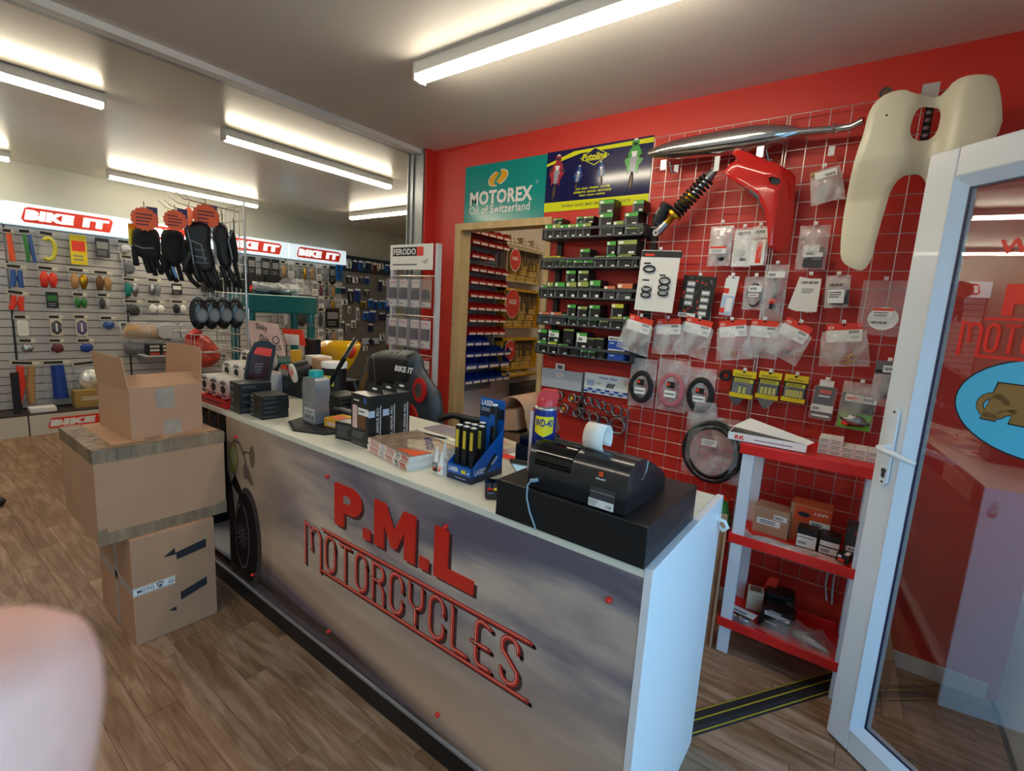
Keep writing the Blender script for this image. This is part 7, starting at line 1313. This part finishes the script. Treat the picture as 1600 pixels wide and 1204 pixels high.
for r in range(4):
    for c in range(4):
        x = .045+c*.115+(.02 if c > 1 else 0); z_ = 1.745-r*.293
        o = thing('brake_pad_pack', f"brake pad blister pack, {ORD[c]} from left in the {ORD[r]} row of the stand", 'blister pack', (FX0+x+.05, FY-.05, z_), 0, 'brake pad packs'); pm_ = pads[r*4+c]
        obj('card', MB().box(-.048,.048,-.004,0,-.22,-.02,'ltan' if pm_ == 'ltan' else 'paper').box(-.044,.044,-.006,-.004,-.165,-.08,pm_).bars(-.03,.03,-.05,-.035,-.004,1,'redprint').box(-.046,.046,-.007,-.004,-.212,-.182,'label').bars(-.04,-.005,-.205,-.19,-.007,1,'ink'), o)
        obj('brake_pad', MB().prism([(-.03,-.16),(.03,-.16),(.036,-.12),(.02,-.09),(-.02,-.09),(-.034,-.12)], -.02, -.008, 'fblack' if pm_ != 'fblack' else 'darkgrey'), o)
        obj('blister', MB().box(-.052,.052,-.028,-.002,-.225,-.015,'blister'), o); obj('hook', MB().tube([(0,.05,-.005),(0,-.03,-.006),(0,-.05,.002)], .0025, 6, 'wire'), o)
# ------------------------------------------------------------------ storeroom behind the doorway: bins and spark plug cabinets on its left wall
mat('binred', 'b01f1c', .35); mat('binblue', '14358a', .35); mat('louvre', '8d9296', .45, .3)
BX = -2.80
lp = thing('louvre_panel', 'grey louvred panel carrying the red and blue bins in the storeroom', 'panel', (-2.955, 3.0, .78), pi/2)
obj('panel', MB().box(0, .66, -.004, .0, 0, 1.42, 'louvre'), lp); lm = MB().prism([(0,0),(0,.004),(.0,.006)],0,.6,'louvre').mesh('louvre') if False else MB().box(0,.64,-.018,-.004,0,.004,'louvre').mesh('louvre')
for i in range(26): obj('louvre', None, lp, me=lm, loc=(.01, 0, .03+i*.052))
def binmesh(w_, d_, h_, m_):
    """open-fronted picking bin: front lip low, local x width, front -y"""
    t = .003; mb = MB().box(0, w_, 0, d_, 0, t, m_).box(0, w_, 0, t, 0, h_*.5, m_).box(0, w_, d_-t, d_, 0, h_, m_)
    for x in (0, w_-t): mb.add([(x,0,0),(x,0,h_*.45),(x,d_*.45,h_),(x,d_,h_),(x,d_,0),(x+t,0,0),(x+t,0,h_*.45),(x+t,d_*.45,h_),(x+t,d_,h_),(x+t,d_,0)],[(4,3,2,1,0),(5,6,7,8,9),(0,1,6,5),(1,2,7,6),(2,3,8,7),(3,4,9,8)],m_)
    lab = MB().box(w_*.08, w_*.92, -.0012, 0, h_*.03, h_*.28, 'paper')
    return mb.mesh('bin_body'), lab.mesh('bin_label')
brows = [(372-11,5,'r'),(380,5,'r'),(402,3,'r'),(423,5,'r'),(443,5,'r'),(464,5,'r'),(484,5,'r'),(503,5,'r'),(523,5,'r'),(540,3,'b'),(558,6,'b'),(577,4,'B'),(600,6,'b')]
RN = ['top']+ORD[1:9]+['first blue','second blue','third blue','lowest blue']
Bm = {}
ya0 = 3.135
for r, (py, n, ty) in enumerate(brows):
    zz = at(741-(py-372)*.03, py, 'x', BX).z
    if r == 0: zz = at(741, 380, 'x', BX).z+.085
    pitch = {'r': .105, 'b': .105 if n < 6 else .108, 'B': .16}[ty]
    w_ = pitch-.004; h_ = {'r': .068, 'b': .082, 'B': .10}[ty]; key = (ty, round(w_, 3))
    if key not in Bm: Bm[key] = binmesh(w_, {'r': .11, 'b': .135, 'B': .15}[ty], h_, 'binred' if ty == 'r' else 'binblue')
    bm, lm2 = Bm[key]
    for c in range(n):
        y_ = ya0+c*pitch+(.0 if ty == 'r' else -.02)
        if y_+w_ > 3.86: continue
        o = thing('storage_bin', f"{'red' if ty == 'r' else 'blue'} storage bin, {ORD[c]} from the doorpost in the {RN[r]} row", 'storage bin', (BX, y_, zz), pi/2, 'picking bins in the storeroom')
        obj('bin_body', None, o, me=bm); obj('bin_label', None, o, me=lm2)
# cabinets
mat('ngkyellow', 'c8a21c', .4); mat('ngkred', 'd03a30', .4); mat('plugbox', 'd8c27a', .5); mat('cabcream', 'b8b294', .5); mat('plugtan','b08c48',.5)
def cabinet(py0, py1, label, mm, big):
    a = at(800, py0, 'x', BX-.05).z; b_ = at(800, py1, 'x', BX-.05).z; H_ = a-b_; y0_ = 3.68; W_ = .60
    o = thing('spark_plug_cabinet', label, 'cabinet', (BX-.05, y0_, b_), pi/2, 'spark plug cabinets')
    obj('case', MB().box(0, .012, 0, .1, 0, H_, mm).box(W_-.012, W_, 0, .1, 0, H_, mm).box(0, W_, 0, .1, 0, .012, mm).box(0, W_, 0, .1, H_-.025, H_, mm).box(0, W_, .09, .1, 0, H_, 'plugtan'), o)
    r_ = .115 if big else .085
    obj('badge', MB().disc(.13, H_*.62, r_, r_*1.25 if not big else r_*1.2, 0, 'label', .002, 30).disc(.13, H_*.62, r_*.95, r_*1.15, -.002, 'ngkred', .001, 30).text('NGK', .13, H_*.66, r_*1.1, r_*.42, -.003, 'label', bold=.03), o, label='round red lettered badge')
    bm_ = MB().box(0, .028, 0, .03, 0, .052, 'plugbox').box(.002,.026,-.001,0,.02,.034,'ngkyellow').mesh('plug_box'); nc = 0
    for j in range(6):
        for i in range(17):
            if i < 8 and H_*.62-.16 < .02+j*.062+.03 < H_*.62+.16 and not j == 0: continue
            if .02+j*.062+.05 > H_-.03: continue
            if (i*7+j*3) % 5 == 0: continue
            obj('plug_box', None, o, me=bm_, loc=(.02+i*.034, .04, .016+j*.062)); nc += 1
    rnd = random.Random(int(py0)); ds = MB()
    for k in range(8): x = .30+k*.035; ds.tube([(x,.02,H_-.03),(x+.01*rnd.random(),.015,H_-.12-rnd.random()*.1)], .006, 5, 'darkgrey')
    obj('hanging_leads', ds, o, kind='stuff')
    return o, H_
cabinet(383, 440, 'cream spark plug cabinet, uppermost of three in the storeroom', 'cabcream', False)
cabinet(450, 512, 'middle spark plug cabinet with the largest red badge', 'ngkyellow', True)
cabinet(528, 578, 'bright yellow spark plug cabinet, lowest of the three', 'ngkyellow', False)
rnd = random.Random(12)
zt_ = at(800, 383, 'x', BX-.05).z
for i in range(9):
    for j in range(1 + (i*5)%3): o = thing('plug_carton', f"small cream carton, {ORD[j]} up in pile {ORD[i]} from the bins on the top cabinet".replace('pile ', 'the ').replace(' from', ' pile from'), 'box', (BX-.045, 3.66+i*.062, zt_+.0005+j*.031), pi/2, 'small cartons on the top cabinet'); obj('carton', MB().box(0,.058,0,.07,0,.030,'cabcream').box(.005,.05,-.001,0,.008,.02,'paper'), o)
zl = at(800, 578, 'x', BX-.05).z
for i in range(10): o = thing('plug_carton', f"small yellow carton, {ORD[i]} from left on the ledge under the lowest cabinet", 'box', (BX-.03, 3.65+i*.058, zl-.058), pi/2, 'small cartons under the lowest cabinet'); obj('carton', MB().box(0,.05,0,.06,0,.03+.008*(i%3),('plugbox','ngkyellow','cabcream')[i%3]).box(.005,.045,-.001,0,.008,.02,'paper'), o)
lg_ = thing('storeroom_ledge', 'narrow yellow ledge under the lowest cabinet', 'ledge', (BX-.01, 3.64, zl-.066), pi/2); obj('ledge', MB().box(0,.62,0,.11,0,.006,'ngkyellow').box(0,.62,0,.004,0,.025,'ngkyellow'), lg_)
gb = thing('storage_box', 'dark grey box against the storeroom wall under the ledge', 'box', (-2.74, 3.95, 0), pi/2); obj('carton', MB().box(0,.5,0,.2,0,.80,'darkgrey'), gb, bevel=.01)
# ------------------------------------------------------------------ the photographer's fingertip at the lower left
mat('skin', 'f2b4a2', .5, noise=.06, nscale=300); M = _M['skin']; M.node_tree.nodes['Principled BSDF'].inputs['Subsurface Weight'].default_value = .15; M.node_tree.nodes['Principled BSDF'].inputs['Subsurface Radius'].default_value = (.01,.004,.002)
mat('nail', 'e8c4ba', .3)
def cpt(px, py, d):  # a point at depth d along a photo pixel's view line
    v = RC.transposed() @ Vector(((px-800)/F_PX, (py-602)/F_PX, 1)); return CAM+v*d
def skinbody(name, chains, parent, m_='skin'):
    me = bpy.data.meshes.new(name); vs=[]; es=[]; rs=[]
    for ch in chains:
        o = len(vs)
        for i, (p, r) in enumerate(ch):
            vs.append(p); rs.append(r)
            if i: es.append((o+i-1, o+i))
    # weld equal points
    idx={}; mp=[]; V2=[]; R2=[]
    for p, r in zip(vs, rs):
        k=tuple(round(c, 5) for c in p)
        if k not in idx: idx[k]=len(V2); V2.append(tuple(p)); R2.append(r)
        mp.append(idx[k])
    me.from_pydata(V2, [(mp[a], mp[b_]) for a, b_ in es if mp[a] != mp[b_]], []); me.materials.append(_M[m_])
    o = bpy.data.objects.new(name, me); COL.objects.link(o); o.parent = parent
    s = o.modifiers.new('skin', 'SKIN'); s.use_smooth_shade = True
    for i, sv in enumerate(me.skin_vertices[0].data): sv.radius = (R2[i], R2[i]); sv.use_root = i == 0
    o.modifiers.new('smooth', 'SUBSURF').levels = 2; o.modifiers['smooth'].render_levels = 2
    return o
D = .038; W0 = cpt(-108, 1140, D)
hn = thing('hand', 'pink blurred fingertip of the photographer at the lower left corner', 'hand', W0)
def L(px, py, d): return cpt(px-6, py-62, d)-W0
wr_ = L(-900, 3300, .12); pl_ = L(-700, 2500, .10)
ch = [[(pl_, .028), (wr_, .026)], [(pl_, .028), (L(-330,2300,.066), .0125), (L(-230,1850,.050), .0125), (L(-150,1480,.041), .0120), (L(-112,1240,.038), .0117), (L(-106,1130,.038), .0113), (L(-106,1050,.038), .0090)]]
for i, (a, b_, c_) in enumerate((((-700,1350),(-560,1150),(-480,1250)), ((-900,1300),(-800,1050),(-700,1100)), ((-1050,1400),(-1000,1200),(-900,1200)))):
    ch.append([(pl_, .028), (L(*a,.10), .0105), (L(*b_,.095), .0095), (L(*c_,.085), .008)])
ch.append([(pl_, .028), (L(-300,2000,.11), .012), (L(-150,1800,.10), .010), (L(-80,1650,.095), .0085)])
skinbody('hand_body', ch, hn)
